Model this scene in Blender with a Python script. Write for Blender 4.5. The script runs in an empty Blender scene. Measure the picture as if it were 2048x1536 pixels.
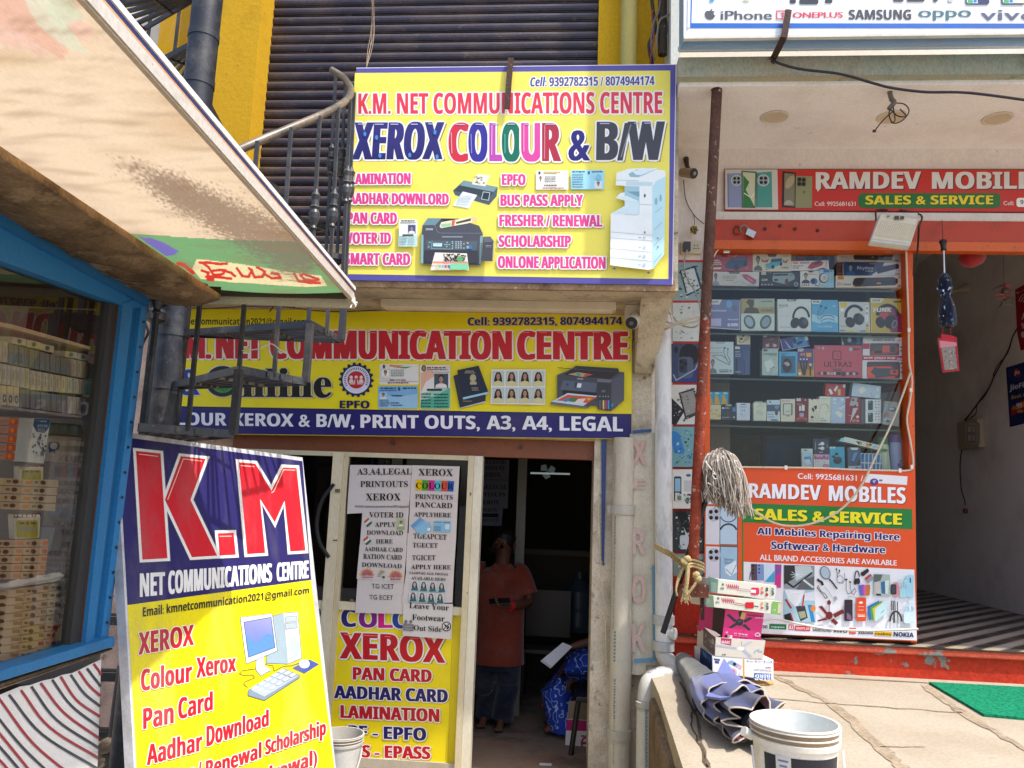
import bpy,math,random
from mathutils import Vector,Matrix
random.seed(7)
S = bpy.context.scene
COL = S.collection
# ------------------------------------------------------------------ camera
FOC,CAMZ = 1537.0,1.77
YAW,PITCH,ROLL = math.radians(4.8),math.radians(8.7),.037
fw = Vector((-math.sin(YAW)*math.cos(PITCH),math.cos(YAW)*math.cos(PITCH),math.sin(PITCH)))
r0 = fw.cross(Vector((0,0,1))).normalized(); u0 = r0.cross(fw)
RT = r0*math.cos(ROLL) + u0*math.sin(ROLL); UP = u0*math.cos(ROLL) - r0*math.sin(ROLL)
CAM = Vector((0,0,CAMZ))
cam = bpy.data.cameras.new('camera'); cam.sensor_width = 36; cam.lens = FOC/2048*36
cam.clip_start = .05; cam.clip_end = 3000
co = bpy.data.objects.new('camera',cam); COL.objects.link(co)
co.matrix_world = Matrix(((RT.x,UP.x,-fw.x,0),(RT.y,UP.y,-fw.y,0),(RT.z,UP.z,-fw.z,CAMZ),(0,0,0,1)))
S.camera = co
# ------------------------------------------------------------------ light
SUN_DIR = Vector((.40,-.24,.885)).normalized()          # towards the sun
w = bpy.data.worlds.new('World'); S.world = w; w.use_nodes = True
nt = w.node_tree; bg = nt.nodes['Background']
sky = nt.nodes.new('ShaderNodeTexSky'); sky.sky_type = 'NISHITA'; sky.sun_disc = False
sky.sun_elevation = math.asin(SUN_DIR.z); sky.sun_rotation = math.atan2(SUN_DIR.x,SUN_DIR.y)
sky.air_density = 1.0; sky.dust_density = 3.0; sky.ozone_density = 1.0
nt.links.new(sky.outputs[0],bg.inputs[0]); bg.inputs[1].default_value = .15
sl = bpy.data.lights.new('sun','SUN'); sl.energy = 2.6; sl.angle = math.radians(.9); sl.color = (1,.965,.91)
so = bpy.data.objects.new('sun',sl); COL.objects.link(so)
so.rotation_euler = SUN_DIR.to_track_quat('Z','Y').to_euler()
S.view_settings.view_transform = 'Standard'; S.view_settings.look = 'None'
S.view_settings.exposure = 1.0; S.view_settings.gamma = 1
S.cycles.max_bounces = 10; S.cycles.diffuse_bounces = 8; S.cycles.transparent_max_bounces = 16
S.cycles.caustics_reflective = False; S.cycles.caustics_refractive = False

# ------------------------------------------------------------------ survey helpers
def ray(px,py): return fw + RT*((px-1024)/FOC) - UP*((py-768)/FOC)
def onY(px,py,y): d = ray(px,py); return CAM + d*(y/d.y)
def onZ(px,py,z): d = ray(px,py); return CAM + d*((z-CAMZ)/d.z)
FULL = (0,0,1)
def U(v,p): return (v[0]+p[0]*v[2],v[1]+p[1]*v[2])
class Plane:
    def __init__(s,p,n): s.p = Vector(p); s.n = Vector(n).normalized()
    def at(s,px,py,lift=0): d = ray(px,py); return CAM + d*((s.p-CAM).dot(s.n)/d.dot(s.n)) + s.n*lift
def YP(y): return Plane((0,y,0),(0,-1,0))
def ZP(z): return Plane((0,0,z),(0,0,1))
_cc = {}
def C(h):
    if not isinstance(h,str): return h
    if h not in _cc:
        q = [int(h[i:i+2],16)/255 for i in (0,2,4)]
        _cc[h] = tuple((x/12.92 if x <= .04045 else ((x+.055)/1.055)**2.4) for x in q) + (1.0,)
    return _cc[h]
def mixc(a,b,t): a,b = C(a),C(b); return tuple(a[i]*(1-t)+b[i]*t for i in range(4))

# ------------------------------------------------------------------ finishes
def finish(name,rough=.5,spec=.4,metal=0,stain='5a4a38',amt=.15,sc=3,lo=.45,hi=.72,st=(1,1,1),
           grain=.08,gsc=90,bump=0,bsc=60,stain2=None,amt2=0,sc2=9,lo2=.55,hi2=.6,trans=0,coat=0,sheen=0):
    m = bpy.data.materials.new(name); m.use_nodes = True; t = m.node_tree; N = t.nodes; L = t.links
    b = N['Principled BSDF']; b.inputs['Roughness'].default_value = rough; b.inputs['Specular IOR Level'].default_value = spec
    b.inputs['Metallic'].default_value = metal; b.inputs['Coat Weight'].default_value = coat; b.inputs['Sheen Weight'].default_value = sheen
    at = N.new('ShaderNodeAttribute'); at.attribute_name = 'Col'
    tc = N.new('ShaderNodeTexCoord'); mp = N.new('ShaderNodeMapping'); mp.inputs['Scale'].default_value = st
    L.new(tc.outputs['Object'],mp.inputs[0]); col = at.outputs['Color']
    def layer(col,scale,lo,hi,hexc,amt,vec):
        n = N.new('ShaderNodeTexNoise'); n.inputs['Scale'].default_value = scale; n.inputs['Detail'].default_value = 8; n.inputs['Roughness'].default_value = .65
        L.new(vec,n.inputs['Vector'])
        r = N.new('ShaderNodeMapRange'); r.inputs[1].default_value = lo; r.inputs[2].default_value = hi; r.inputs[4].default_value = amt
        L.new(n.outputs['Fac'],r.inputs[0])
        x = N.new('ShaderNodeMix'); x.data_type = 'RGBA'; L.new(r.outputs[0],x.inputs[0]); L.new(col,x.inputs[6]); x.inputs[7].default_value = C(hexc)
        return x.outputs[2]
    if amt: col = layer(col,sc,lo,hi,stain,amt,mp.outputs[0])
    if amt2: col = layer(col,sc2,lo2,hi2,stain2,amt2,mp.outputs[0])
    if grain:
        n = N.new('ShaderNodeTexNoise'); n.inputs['Scale'].default_value = gsc; n.inputs['Detail'].default_value = 4; L.new(mp.outputs[0],n.inputs['Vector'])
        r = N.new('ShaderNodeMapRange'); r.inputs[1].default_value = .3; r.inputs[2].default_value = .7; r.inputs[3].default_value = 1-grain; r.inputs[4].default_value = 1+grain
        L.new(n.outputs['Fac'],r.inputs[0])
        x = N.new('ShaderNodeMix'); x.data_type = 'RGBA'; x.blend_type = 'MULTIPLY'; x.inputs[0].default_value = 1
        L.new(col,x.inputs[6]); L.new(r.outputs[0],x.inputs[7]); col = x.outputs[2]
    L.new(col,b.inputs['Base Color'])
    if bump:
        n = N.new('ShaderNodeTexNoise'); n.inputs['Scale'].default_value = bsc; n.inputs['Detail'].default_value = 6; L.new(mp.outputs[0],n.inputs['Vector'])
        u = N.new('ShaderNodeBump'); u.inputs['Strength'].default_value = bump; u.inputs['Distance'].default_value = .01
        L.new(n.outputs['Fac'],u.inputs['Height']); L.new(u.outputs[0],b.inputs['Normal'])
    if trans:
        tr = N.new('ShaderNodeBsdfTranslucent'); L.new(col,tr.inputs[0]); mx = N.new('ShaderNodeMixShader'); mx.inputs[0].default_value = trans
        L.new(b.outputs[0],mx.inputs[1]); L.new(tr.outputs[0],mx.inputs[2]); L.new(mx.outputs[0],N['Material Output'].inputs[0])
    return m
VINYL = finish('flex_vinyl',.42,.35,stain='6a604a',amt=.22,sc=2.2,lo=.5,hi=.8,grain=.05,gsc=260,bump=.3,bsc=4,stain2='3c362c',amt2=.35,sc2=26,lo2=.7,hi2=.76)
VINYLD = finish('worn_flex_vinyl',.5,.3,stain='7d7a78',amt=.3,sc=3.5,lo=.5,hi=.7,st=(1,1,.35),grain=.07,gsc=200,stain2='3a342c',amt2=.4,sc2=40,lo2=.71,hi2=.75)
PAPER = finish('printer_paper',.85,.2,stain='6a5a48',amt=.10,sc=5,grain=.03,bump=.12,bsc=14)
CARD = finish('printed_card',.38,.4,amt=.06,sc=8,grain=.04)
PAINT = finish('worn_enamel_paint',.45,.4,stain='4a2f20',amt=.35,sc=4,lo=.55,hi=.75,grain=.1,bump=.12,bsc=40,stain2='302620',amt2=.5,sc2=22,lo2=.66,hi2=.7)
STEEL = finish('dusty_black_steel',.42,.5,stain='8a8378',amt=.45,sc=7,lo=.5,hi=.85,grain=.25,gsc=140,bump=.1,bsc=90,stain2='9a9488',amt2=.45,sc2=60,lo2=.63,hi2=.72)
RUSTY = finish('rusted_steel',.75,.3,stain='3a1f16',amt=.7,sc=7,grain=.2,gsc=60,bump=.35,bsc=50,stain2='b8a89c',amt2=.75,sc2=26,lo2=.61,hi2=.64)
PLASTER = finish('grimy_plaster',.9,.15,stain='665845',amt=.7,sc=3.2,lo=.44,hi=.7,grain=.16,gsc=120,bump=.6,bsc=38,stain2='2e2820',amt2=.75,sc2=12,lo2=.58,hi2=.7)
WASH = finish('limewash',.9,.15,stain='b5a898',amt=.3,sc=2.4,lo=.48,hi=.75,st=(1,1,.6),grain=.06,gsc=60,bump=.18,bsc=25,stain2='7a6a58',amt2=.35,sc2=16,lo2=.66,hi2=.72)
YPAINT = finish('mustard_wall_paint',.8,.2,stain='6e5218',amt=.45,sc=2.6,lo=.5,hi=.8,grain=.1,gsc=80,bump=.25,bsc=30,stain2='2c2212',amt2=.75,sc2=30,lo2=.68,hi2=.71)
ALU = finish('cream_aluminium',.4,.45,stain='7a6a50',amt=.3,sc=5,lo=.5,hi=.75,st=(1,1,.4),grain=.06,stain2='3a3024',amt2=.6,sc2=28,lo2=.69,hi2=.72)
PLASTIC = finish('plastic',.35,.45,stain='4a3c2c',amt=.14,sc=7,grain=.04,stain2='3a332c',amt2=.35,sc2=40,lo2=.68,hi2=.74)
PVC = finish('grey_pvc',.45,.4,stain='8a7358',amt=.4,sc=4,lo=.48,hi=.75,st=(1,1,.4),grain=.06,stain2='4a4038',amt2=.5,sc2=30,lo2=.68,hi2=.73)
CLOTH = finish('cloth',.9,.1,stain='9a958c',amt=.12,sc=6,grain=.1,gsc=300,bump=.2,bsc=220,sheen=.3)
DARK = finish('dull_interior',.85,.15,stain='4c4136',amt=.3,sc=2,grain=.08)
WIRE = finish('cable_sheath',.5,.4,amt=.1,grain=.1)
CHROME = finish('bare_metal',.3,.5,metal=.9,amt=.15,sc=20)
RED = finish('red_oxide_paint',.8,.2,stain='6d1c10',amt=.45,sc=3,grain=.14,gsc=50,bump=.5,bsc=30,stain2='83857f',amt2=.95,sc2=6,lo2=.615,hi2=.63)
STONE = finish('shahabad_stone',.85,.2,stain='8f8068',amt=.6,sc=1.7,lo=.42,hi=.7,grain=.12,gsc=70,bump=.3,bsc=24,stain2='7c6f5e',amt2=.5,sc2=9,lo2=.62,hi2=.74)
SOIL = finish('rough_concrete',.95,.1,stain='4a3f33',amt=.6,sc=5,grain=.25,gsc=60,bump=.9,bsc=26)
SKIN = finish('skin',.55,.35,amt=.08,sc=10,grain=.04)
HAIR = finish('hair',.5,.4,amt=0,grain=.3,gsc=120)
AWN = finish('banner_cloth_underside',.7,.2,stain='8d7357',amt=.12,sc=1.3,lo=.42,hi=.72,st=(3.5,1,1),grain=.06,gsc=60,trans=.42)
MAT = finish('bristle_mat',.9,.1,stain='06402c',amt=.6,sc=60,lo=.45,hi=.6,grain=.3,gsc=200,bump=1,bsc=180)
def glass(name,tint=(1,1,1),f=.06,rough=0):
    m = bpy.data.materials.new(name); m.use_nodes = True; t = m.node_tree; N = t.nodes; L = t.links
    N.remove(N['Principled BSDF'])
    tr = N.new('ShaderNodeBsdfTransparent'); tr.inputs[0].default_value = (*tint,1)
    gl = N.new('ShaderNodeBsdfGlossy'); gl.inputs['Roughness'].default_value = rough
    fr = N.new('ShaderNodeFresnel'); fr.inputs[0].default_value = 1.5
    mx = N.new('ShaderNodeMixShader'); ge = N.new('ShaderNodeNewGeometry'); mu = N.new('ShaderNodeMath'); mu.operation = 'MULTIPLY'; iv = N.new('ShaderNodeMath'); iv.operation = 'SUBTRACT'; iv.inputs[0].default_value = 1
    L.new(ge.outputs['Backfacing'],iv.inputs[1]); L.new(fr.outputs[0],mu.inputs[0]); L.new(iv.outputs[0],mu.inputs[1]); L.new(mu.outputs[0],mx.inputs[0]); L.new(tr.outputs[0],mx.inputs[1]); L.new(gl.outputs[0],mx.inputs[2])
    L.new(mx.outputs[0],N['Material Output'].inputs[0]); return m
GLASS = glass('window_glass',(.93,.95,.94)); GLASSD = glass('tinted_glass',(.5,.53,.52)); CLEAR = glass('clear_plastic',(.9,.92,.9),rough=.08)

# ------------------------------------------------------------------ text outlines
_cu = bpy.data.curves.new('lettering','FONT'); _cu.resolution_u = 3; _tc = {}
def fancy(s,style):
    o = ''
    base = {'serif': (0x1D400,0x1D41A,0x1D7CE),'bold': (0x1D5D4,0x1D5EE,0x1D7EC),'bi': (0x1D63C,0x1D656,0x1D7EC),
            'si': (0x1D468,0x1D482,0x1D7CE),'plain': None}[style]
    if not base: return s
    for c in s:
        if 'A' <= c <= 'Z': o += chr(base[0]+ord(c)-65)
        elif 'a' <= c <= 'z': o += chr(base[1]+ord(c)-97)
        elif '0' <= c <= '9': o += chr(base[2]+ord(c)-48)
        else: o += c
    return o
CAPH = {'serif': .678,'si': .678,'bold': .714,'bi': .714,'plain': .682}
def glyphs(s,style,off):
    k = (s,style,off)
    if k not in _tc:
        _cu.body = fancy(s,style); _cu.offset = off
        o = bpy.data.objects.new('t',_cu); COL.objects.link(o)
        dg = bpy.context.evaluated_depsgraph_get(); dg.update()
        e = o.evaluated_get(dg); m = e.to_mesh()
        _tc[k] = ([(v.co.x,v.co.y) for v in m.vertices],[tuple(p.vertices) for p in m.polygons])
        e.to_mesh_clear(); bpy.data.objects.remove(o)
    return _tc[k]

# ------------------------------------------------------------------ mesh builder
class MB:
    def __init__(s,plane=None,view=FULL,lift=.0006):
        s.v = []; s.f = []; s.c = []; s.sm = []; s.pl = plane; s.vw = view; s.lift = lift
    def add(s,vs,fs,col,smooth=False):
        n = len(s.v); s.v += [Vector(v) for v in vs]; col = C(col) if not isinstance(col,list) else [C(c) for c in col]
        for i,f in enumerate(fs):
            s.f.append([n+k for k in f]); s.sm.append(smooth)
            if isinstance(col,list): s.c.append([col[k] for k in f])
            else: s.c.append([col]*len(f))
        return s
    # --- flat prints on the plane
    def P(s,p,lift=None): q = U(s.vw,p); return s.pl.at(q[0],q[1],s.lift if lift is None else lift)
    def up(s,d=.00008): s.lift += d
    def poly(s,pts,col): s.add([s.P(p) for p in pts],[list(range(len(pts)))],col); s.up(); return s
    def rect(s,x0,y0,x1,y1,col): return s.poly([(x0,y0),(x1,y0),(x1,y1),(x0,y1)],col)
    def ell(s,cx,cy,rx,ry,col,n=20,rot=0,a0=0,a1=360):
        pts = []
        full = a1-a0 >= 360
        for i in range(n if full else n+1):
            a = math.radians(a0+(a1-a0)*i/n); x,y = rx*math.cos(a),ry*math.sin(a); r = math.radians(rot)
            pts.append((cx+x*math.cos(r)-y*math.sin(r),cy+x*math.sin(r)+y*math.cos(r)))
        return s.poly(pts,col)
    def rrect(s,x0,y0,x1,y1,r,col,n=4):
        pts = []
        for cx,cy,a in ((x1-r,y0+r,-90),(x1-r,y1-r,0),(x0+r,y1-r,90),(x0+r,y0+r,180)):
            for i in range(n+1): t = math.radians(a+90*i/n); pts.append((cx+r*math.cos(t),cy+r*math.sin(t)))
        return s.poly(pts,col)
    def line(s,pts,w,col,closed=False):
        n = len(pts); L = []; R = []
        for i,p in enumerate(pts):
            a = pts[i-1] if (i or closed) else p; b = pts[(i+1) % n] if (i < n-1 or closed) else p
            def un(a,b): d = math.hypot(b[0]-a[0],b[1]-a[1]) or 1; return ((b[0]-a[0])/d,(b[1]-a[1])/d)
            t1 = un(a,p) if a != p else un(p,b); t2 = un(p,b) if b != p else t1
            tx,ty = t1[0]+t2[0],t1[1]+t2[1]; d = math.hypot(tx,ty) or 1; tx /= d; ty /= d
            k = max(.5,tx*t1[0]+ty*t1[1]); h = w/2/k
            L.append((p[0]-ty*h,p[1]+tx*h)); R.append((p[0]+ty*h,p[1]-tx*h))
        vs = [s.P(q) for q in L]+[s.P(q) for q in R]; m = n if closed else n-1
        s.add(vs,[[i,(i+1) % n,n+(i+1) % n,n+i] for i in range(m)],col); s.up(); return s
    def arc(s,cx,cy,rx,ry,a0,a1,w,col,n=14):
        return s.line([(cx+rx*math.cos(math.radians(a0+(a1-a0)*i/n)),cy+ry*math.sin(math.radians(a0+(a1-a0)*i/n))) for i in range(n+1)],w,col)
    def text(s,st,x0,y0,x1,y1,col,r=None,style='bold',fat=0,out=None,ow=3,shadow=None,sd=(2,3),sl=0,off=0,col2=None):
        """cap top y0 / baseline y1 at the left end, r=(y0,y1) at the right end; fat/ow/sd in view pixels"""
        ra,rb = r or (y0,y1)
        BL,BR,TL,TR = (x0,y1),(x1,rb),(x0+sl,y0),(x1+sl,ra)
        base,_ = glyphs(st,style,0); xa = min(p[0] for p in base); xb = max(p[0] for p in base); ch = CAPH[style]
        def lay(off,dx,dy,col,top=None):
            vs,fs = glyphs(st,style,off); W = []; cc = []
            for x,y in vs:
                u = (x-xa)/(xb-xa); v = y/ch
                bx = BL[0]+(BR[0]-BL[0])*u; by = BL[1]+(BR[1]-BL[1])*u; tx = TL[0]+(TR[0]-TL[0])*u; ty = TL[1]+(TR[1]-TL[1])*u
                W.append(s.P((bx+(tx-bx)*v+dx,by+(ty-by)*v+dy)))
                if top: cc.append(mixc(col,top,min(1,max(0,v))))
            s.add(W,fs,cc if top else col); s.up(.000012)
        def many(off,f,dx,dy,col,top=None):
            for d in ((0,) if f == 0 else (-f,f) if f < 2.5 else (-f,0,f)): lay(off,d+dx,dy,col,top)
        if shadow: many(off,fat+(ow*.8 if out else 0),sd[0],sd[1],shadow)
        if out:
            for k in range(10): lay(off,(fat+ow)*math.cos(k*.6283),ow*math.sin(k*.6283),out)
        many(off,fat,0,0,col,col2); s.up(.00004); return s
    # --- solids
    def hexa(s,p,col):
        return s.add(p,[[0,1,2,3],[7,6,5,4],[0,4,5,1],[1,5,6,2],[2,6,7,3],[3,7,4,0]],col)
    def box(s,a,b,col):
        x0,y0,z0 = a; x1,y1,z1 = b
        return s.hexa([(x0,y0,z0),(x0,y1,z0),(x1,y1,z0),(x1,y0,z0),(x0,y0,z1),(x0,y1,z1),(x1,y1,z1),(x1,y0,z1)],col)
    def slab(s,quad,back,col):
        """solid behind a 3-d polygon (ordered round), extruded along vector back"""
        back = Vector(back); n = len(quad); q = [Vector(p) for p in quad]
        return s.add(q+[p+back for p in q],[list(range(n)),list(range(2*n-1,n-1,-1))]+[[i,n+i,n+(i+1) % n,(i+1) % n] for i in range(n)],col)
    def tube(s,pts,r,col,n=8,cap=True,flat=None):
        pts = [Vector(p) for p in pts]; m = len(pts); rs = r if isinstance(r,(list,tuple)) else [r]*m
        vs = []; pu = None
        for i,p in enumerate(pts):
            t = (pts[min(i+1,m-1)]-pts[max(i-1,0)]).normalized()
            if pu is None: pu = t.orthogonal().normalized()
            pu = (pu-t*pu.dot(t)).normalized(); q = t.cross(pu)
            for k in range(n):
                a = 2*math.pi*(k+.5)/n; vs.append(p+(pu*math.cos(a)+q*math.sin(a))*rs[i])
        fs = [[i*n+k,i*n+(k+1) % n,(i+1)*n+(k+1) % n,(i+1)*n+k] for i in range(m-1) for k in range(n)]
        s.add(vs,fs,col,n > 4)
        if cap: s.add(vs[:n],[list(range(n-1,-1,-1))],col); s.add(vs[-n:],[list(range(n))],col)
        return s
    def bar(s,a,b,wd,ht,col,up=(0,0,1)):
        a,b = Vector(a),Vector(b); t = (b-a).normalized(); u = Vector(up); sd = t.cross(u).normalized(); u = sd.cross(t)
        sd *= wd/2; u = u*(ht/2)
        return s.hexa([a-sd-u,a+sd-u,b+sd-u,b-sd-u,a-sd+u,a+sd+u,b+sd+u,b-sd+u],col)
    def lathe(s,prof,c,col,n=24,ax=(0,0,1),smooth=True,cols=None):
        c = Vector(c); ax = Vector(ax).normalized(); u = ax.orthogonal().normalized()
        if abs(ax.z) > .99: u = Vector((1,0,0))
        q = ax.cross(u); vs = []
        for r,h in prof:
            for k in range(n): a = 2*math.pi*k/n; vs.append(c+ax*h+(u*math.cos(a)+q*math.sin(a))*r)
        for i in range(len(prof)-1):
            fs = [[i*n+k,i*n+(k+1) % n,(i+1)*n+(k+1) % n,(i+1)*n+k] for k in range(n)]
            b = len(s.v)
            s.add(vs[i*n:(i+2)*n],[[f-i*n for f in g] for g in fs],cols[i] if cols else col,smooth)
        return s
    def build(s,name,mat,parent=None,label=None,cat=None,group=None,loc=None,kind=None,bevel=0,merge=False):
        root = parent
        while root is not None and root.parent is not None: root = root.parent
        if root is not None: o0 = Vector(root.location)
        elif loc is not None: o0 = Vector(loc)
        else:
            xs = [v.x for v in s.v]; ys = [v.y for v in s.v]; zs = [v.z for v in s.v]
            o0 = Vector(((min(xs)+max(xs))/2,(min(ys)+max(ys))/2,min(zs)))
        me = bpy.data.meshes.new(name); me.from_pydata([tuple(v-o0) for v in s.v],[],s.f)
        ca = me.color_attributes.new('Col','FLOAT_COLOR','CORNER'); fl = []
        for c in s.c:
            for k in c: fl += k
        ca.data.foreach_set('color',fl); me.polygons.foreach_set('use_smooth',s.sm); me.update()
        me.materials.append(mat)
        if mat.name.endswith(('glass','clear_plastic')):
            import bmesh
            b_ = bmesh.new(); b_.from_mesh(me); bmesh.ops.recalc_face_normals(b_,faces=b_.faces[:]); b_.to_mesh(me); b_.free()
        o = bpy.data.objects.new(name,me); COL.objects.link(o)
        if parent is not None: o.parent = parent
        else: o.location = o0
        if label: o['label'] = label
        if cat: o['category'] = cat
        if group: o['group'] = group
        if kind: o['kind'] = kind
        if merge:
            wl = o.modifiers.new('weld','WELD'); wl.merge_threshold = .0004
        if bevel:
            bv = o.modifiers.new('bevel','BEVEL'); bv.width = bevel; bv.segments = 2; bv.limit_method = 'ANGLE'; bv.angle_limit = .6
        return o
def thing(name,label,cat,loc,group=None):
    o = bpy.data.objects.new(name,None); COL.objects.link(o); o.location = loc; o.empty_display_size = .1
    o['label'] = label; o['category'] = cat
    if group: o['group'] = group
    return o
def dup(root,loc,label=None,parent=None):
    r = root.copy(); COL.objects.link(r)
    if parent is None: r.location = loc
    else: r.parent = parent
    if label: r['label'] = label
    for ch in list(root.children): dup(ch,None,None,r)
    return r
def bez(pts,n=8):
    """smooth curve through points (Catmull-Rom)"""
    pts = [Vector(p) for p in pts]; q = [pts[0]*2-pts[1]]+pts+[pts[-1]*2-pts[-2]]; o = []
    for i in range(1,len(q)-2):
        for k in range(n):
            t = k/n; a,b,c,d = q[i-1],q[i],q[i+1],q[i+2]
            o.append(.5*((2*b)+(c-a)*t+(2*a-5*b+4*c-d)*t*t+(3*b-a-3*c+d)*t**3))
    return o+[pts[-1]]
def jit(a): return random.uniform(-a,a)
# ================================================================== SETTING
MB().box((-200,-200,-.3),(200,200,0),'8b8884').build('ground',SOIL,kind='structure')
WY = 5.10                                                    # front wall plane of the photocopy shop
KX0 = onY(600,1000,WY).x - .42                             # left end of the shopfront opening
KX1 = onY(1184,1100,WY).x                                  # right jamb
PX1 = onY(1303,800,5.0).x                                  # right end of its pillar
HZ = onY(900,912,WY).z                                     # head of the opening
FZ = .10
# shop floor (kind: setting)
MB().box((-3.2,WY-.35,0.001),(KX1+.9,9.6,FZ),'8c7868').build('floor',finish('worn_cement_floor',.8,.25,stain='5a5148',amt=.7,sc=2.2,lo=.5,hi=.6,grain=.15,stain2='8a4a3a',amt2=.5,sc2=3.5,lo2=.55,hi2=.7,bump=.2),kind='structure')

kb = thing('shop_building','shop building with mustard columns and a grimy cement ledge over the photocopy doorway','building',(-.8,5.1,0))
m = MB()                                                     # ground floor walls of the photocopy shop
m.box((-6,WY,0),(KX0,WY+.2,3.0),'d9b9a6')
m.box((KX0,WY+.001,HZ+.12),(KX1,WY+.2,3.0),'cdbfa8')
m.build('wall',PLASTER,kb)
m = MB(); m.box((KX1,4.98,0),(PX1,5.6,3.0),'d8cbb6'); m.build('pillar',PLASTER,kb)
m = MB(); bz = 3.0; LX1 = onY(1357,400,4.33).x             # ledge: slab, parapet, haunch
m.box((-3.0,4.33,bz),(LX1,5.35,bz+.11),'c3b59c')
m.box((onY(701,340,4.34).x,4.34,bz+.11),(LX1,4.46,onY(1350,140,4.34).z),'e3d3b4')
m.build('ledge',PLASTER,kb)
m = MB(); xa = onY(1270,650,4.95).x; h0 = 2.62
m.hexa([(xa,4.92,h0),(xa,4.98,h0),(PX1,4.98,h0),(PX1,4.92,h0),(xa,4.5,bz),(xa,4.98,bz),(LX1-.01,4.98,bz),(LX1-.01,4.5,bz)],'c9bba2')
m.build('bracket',PLASTER,kb)
m = MB(); m.box((KX0-.1,4.99,HZ+.12),(KX1+.05,WY,HZ+.21),'c9b795'); m.build('lintel',PLASTER,kb)
m = MB(); m.box((KX0-.05,5.03,HZ),(KX1,WY+.02,HZ+.12),'7a4428')
for x in (-1.2,-.35): m.lathe([(.012,0),(.012,.02),(0,.02)],(x,5.03,HZ+.07),'4a2a1c',10,(0,-1,0))
m.build('shutter_box',PAINT,kb)
# upper floor
shz = onY(600,488,5.08).z
xl0,xl1,xl2 = onY(418,150,4.86).x,onY(510,150,4.86).x,onY(516,150,5.06).x
xr0,xr1 = onY(1197,60,4.97).x,onY(1337,60,4.97).x
m = MB(); m.box((xl0,4.86,bz+.11),(xl1,5.3,9),'c79b1e'); m.build('column',YPAINT,kb)
m = MB(); m.box((xr0,4.97,bz+.11),(xr1,5.3,9),'d3a71f'); m.build('column',YPAINT,kb)
m = MB(); m.box((xl0-4.5,5.25,bz),(xl0,5.4,9),'d9d2c4'); m.box((xl1,5.09,bz+.11),(xr0,5.3,shz),'cbb994')
m.box((xl0-4.5,5.14,3.9),(xl0,5.249,4.62),'e0b02a'); m.box((-3.2,5.1,4.62),(-2.95,5.248,9),'b58a1a'); m.build('upper_wall',WASH,kb)
m = MB(); P = .0735; z = shz                                  # rolling shutter: dust lies on the top of every slat
while z < 8.2:
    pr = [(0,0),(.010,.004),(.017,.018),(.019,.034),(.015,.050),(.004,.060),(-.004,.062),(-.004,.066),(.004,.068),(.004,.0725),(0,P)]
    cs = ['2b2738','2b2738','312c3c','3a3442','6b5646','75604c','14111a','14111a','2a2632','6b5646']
    for i in range(len(pr)-1):
        a,b = pr[i],pr[i+1]
        m.add([(xl1-.02,5.08-a[0],z+a[1]),(xr0+.02,5.08-a[0],z+a[1]),(xr0+.02,5.08-b[0],z+b[1]),(xl1-.02,5.08-b[0],z+b[1])],[[0,1,2,3]],cs[i],True)
    z += P
m.build('rolling_shutter',finish('shutter_paint',.38,.5,stain='7a6650',amt=.35,sc=3,lo=.45,hi=.7,st=(1,1,2),grain=.25,gsc=60,stain2='8a7458',amt2=.4,sc2=14,lo2=.6,hi2=.72),kb)
# dark room behind the shopfront
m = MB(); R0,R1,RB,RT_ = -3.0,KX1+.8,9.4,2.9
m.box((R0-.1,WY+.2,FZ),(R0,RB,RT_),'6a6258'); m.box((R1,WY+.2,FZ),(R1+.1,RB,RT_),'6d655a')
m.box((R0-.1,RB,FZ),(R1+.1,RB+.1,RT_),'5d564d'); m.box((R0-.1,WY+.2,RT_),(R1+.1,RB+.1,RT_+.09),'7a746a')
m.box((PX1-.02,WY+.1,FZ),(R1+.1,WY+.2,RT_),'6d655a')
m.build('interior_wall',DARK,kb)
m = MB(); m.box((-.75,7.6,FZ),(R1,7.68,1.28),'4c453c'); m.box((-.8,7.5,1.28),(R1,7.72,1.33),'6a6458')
m.build('counter',DARK,kb)

# ---------------------------------------------------------------- right hand shop (mobile phones)
SZ = .825                                                    # stone apron
FL = 1.015                                                   # its raised floor
SX0 = onY(1345,700,5.0).x; RX = 3.70
rb = thing('shop_building','whitewashed phone shop building with a green stained canopy beam and red plinth','building',(2,5,0))
m = MB()
m.box((SX0-.16,5.02,.3),(onY(1412,800,5.02).x,5.3,4.3),'e8ded4')            # pier carrying the repair posters
gx = onY(1826,700,5.02).x
zt = onY(1700,437,5.0).z
m.box((onY(1412,800,5.02).x,5.021,zt),(6,5.3,4.3),'e8ded4')                 # wall over the opening
m.build('wall',WASH,rb)
CYF = 4.22; CZ = 4.195
cx0 = onY(1359,130,CYF).x
m = MB(); m.box((cx0,CYF,CZ),(6,5.3,CZ+.12),'f6f2ee'); m.build('canopy_soffit',WASH,rb)
m = MB(); zb0 = onY(1700,162,CYF).z; zb1 = onY(1700,111,CYF-.06).z
m.box((onY(1354,130,CYF).x,CYF-.06,zb0),(6,CYF+.02,zb1),'9fa693')
m.build('canopy_beam',finish('stained_green_plaster',.9,.15,stain='b3a68c',amt=.8,sc=2.5,lo=.42,hi=.6,st=(1,1,.5),grain=.15,bump=.35,stain2='5d6a58',amt2=.6,sc2=8,lo2=.56,hi2=.7),rb)
m = MB(); m.box((onY(1339,60,4.7).x,4.62,CZ+.12),(onY(1362,60,4.6).x,5.6,8),'cfd3cf'); m.build('party_wall',WASH,rb)
m = MB(); m.box((SX0-.15,5.05,CZ+.12),(6,5.3,8),'cfc6b8'); m.build('upper_wall',WASH,rb)
m = MB()                                                     # inside
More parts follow.
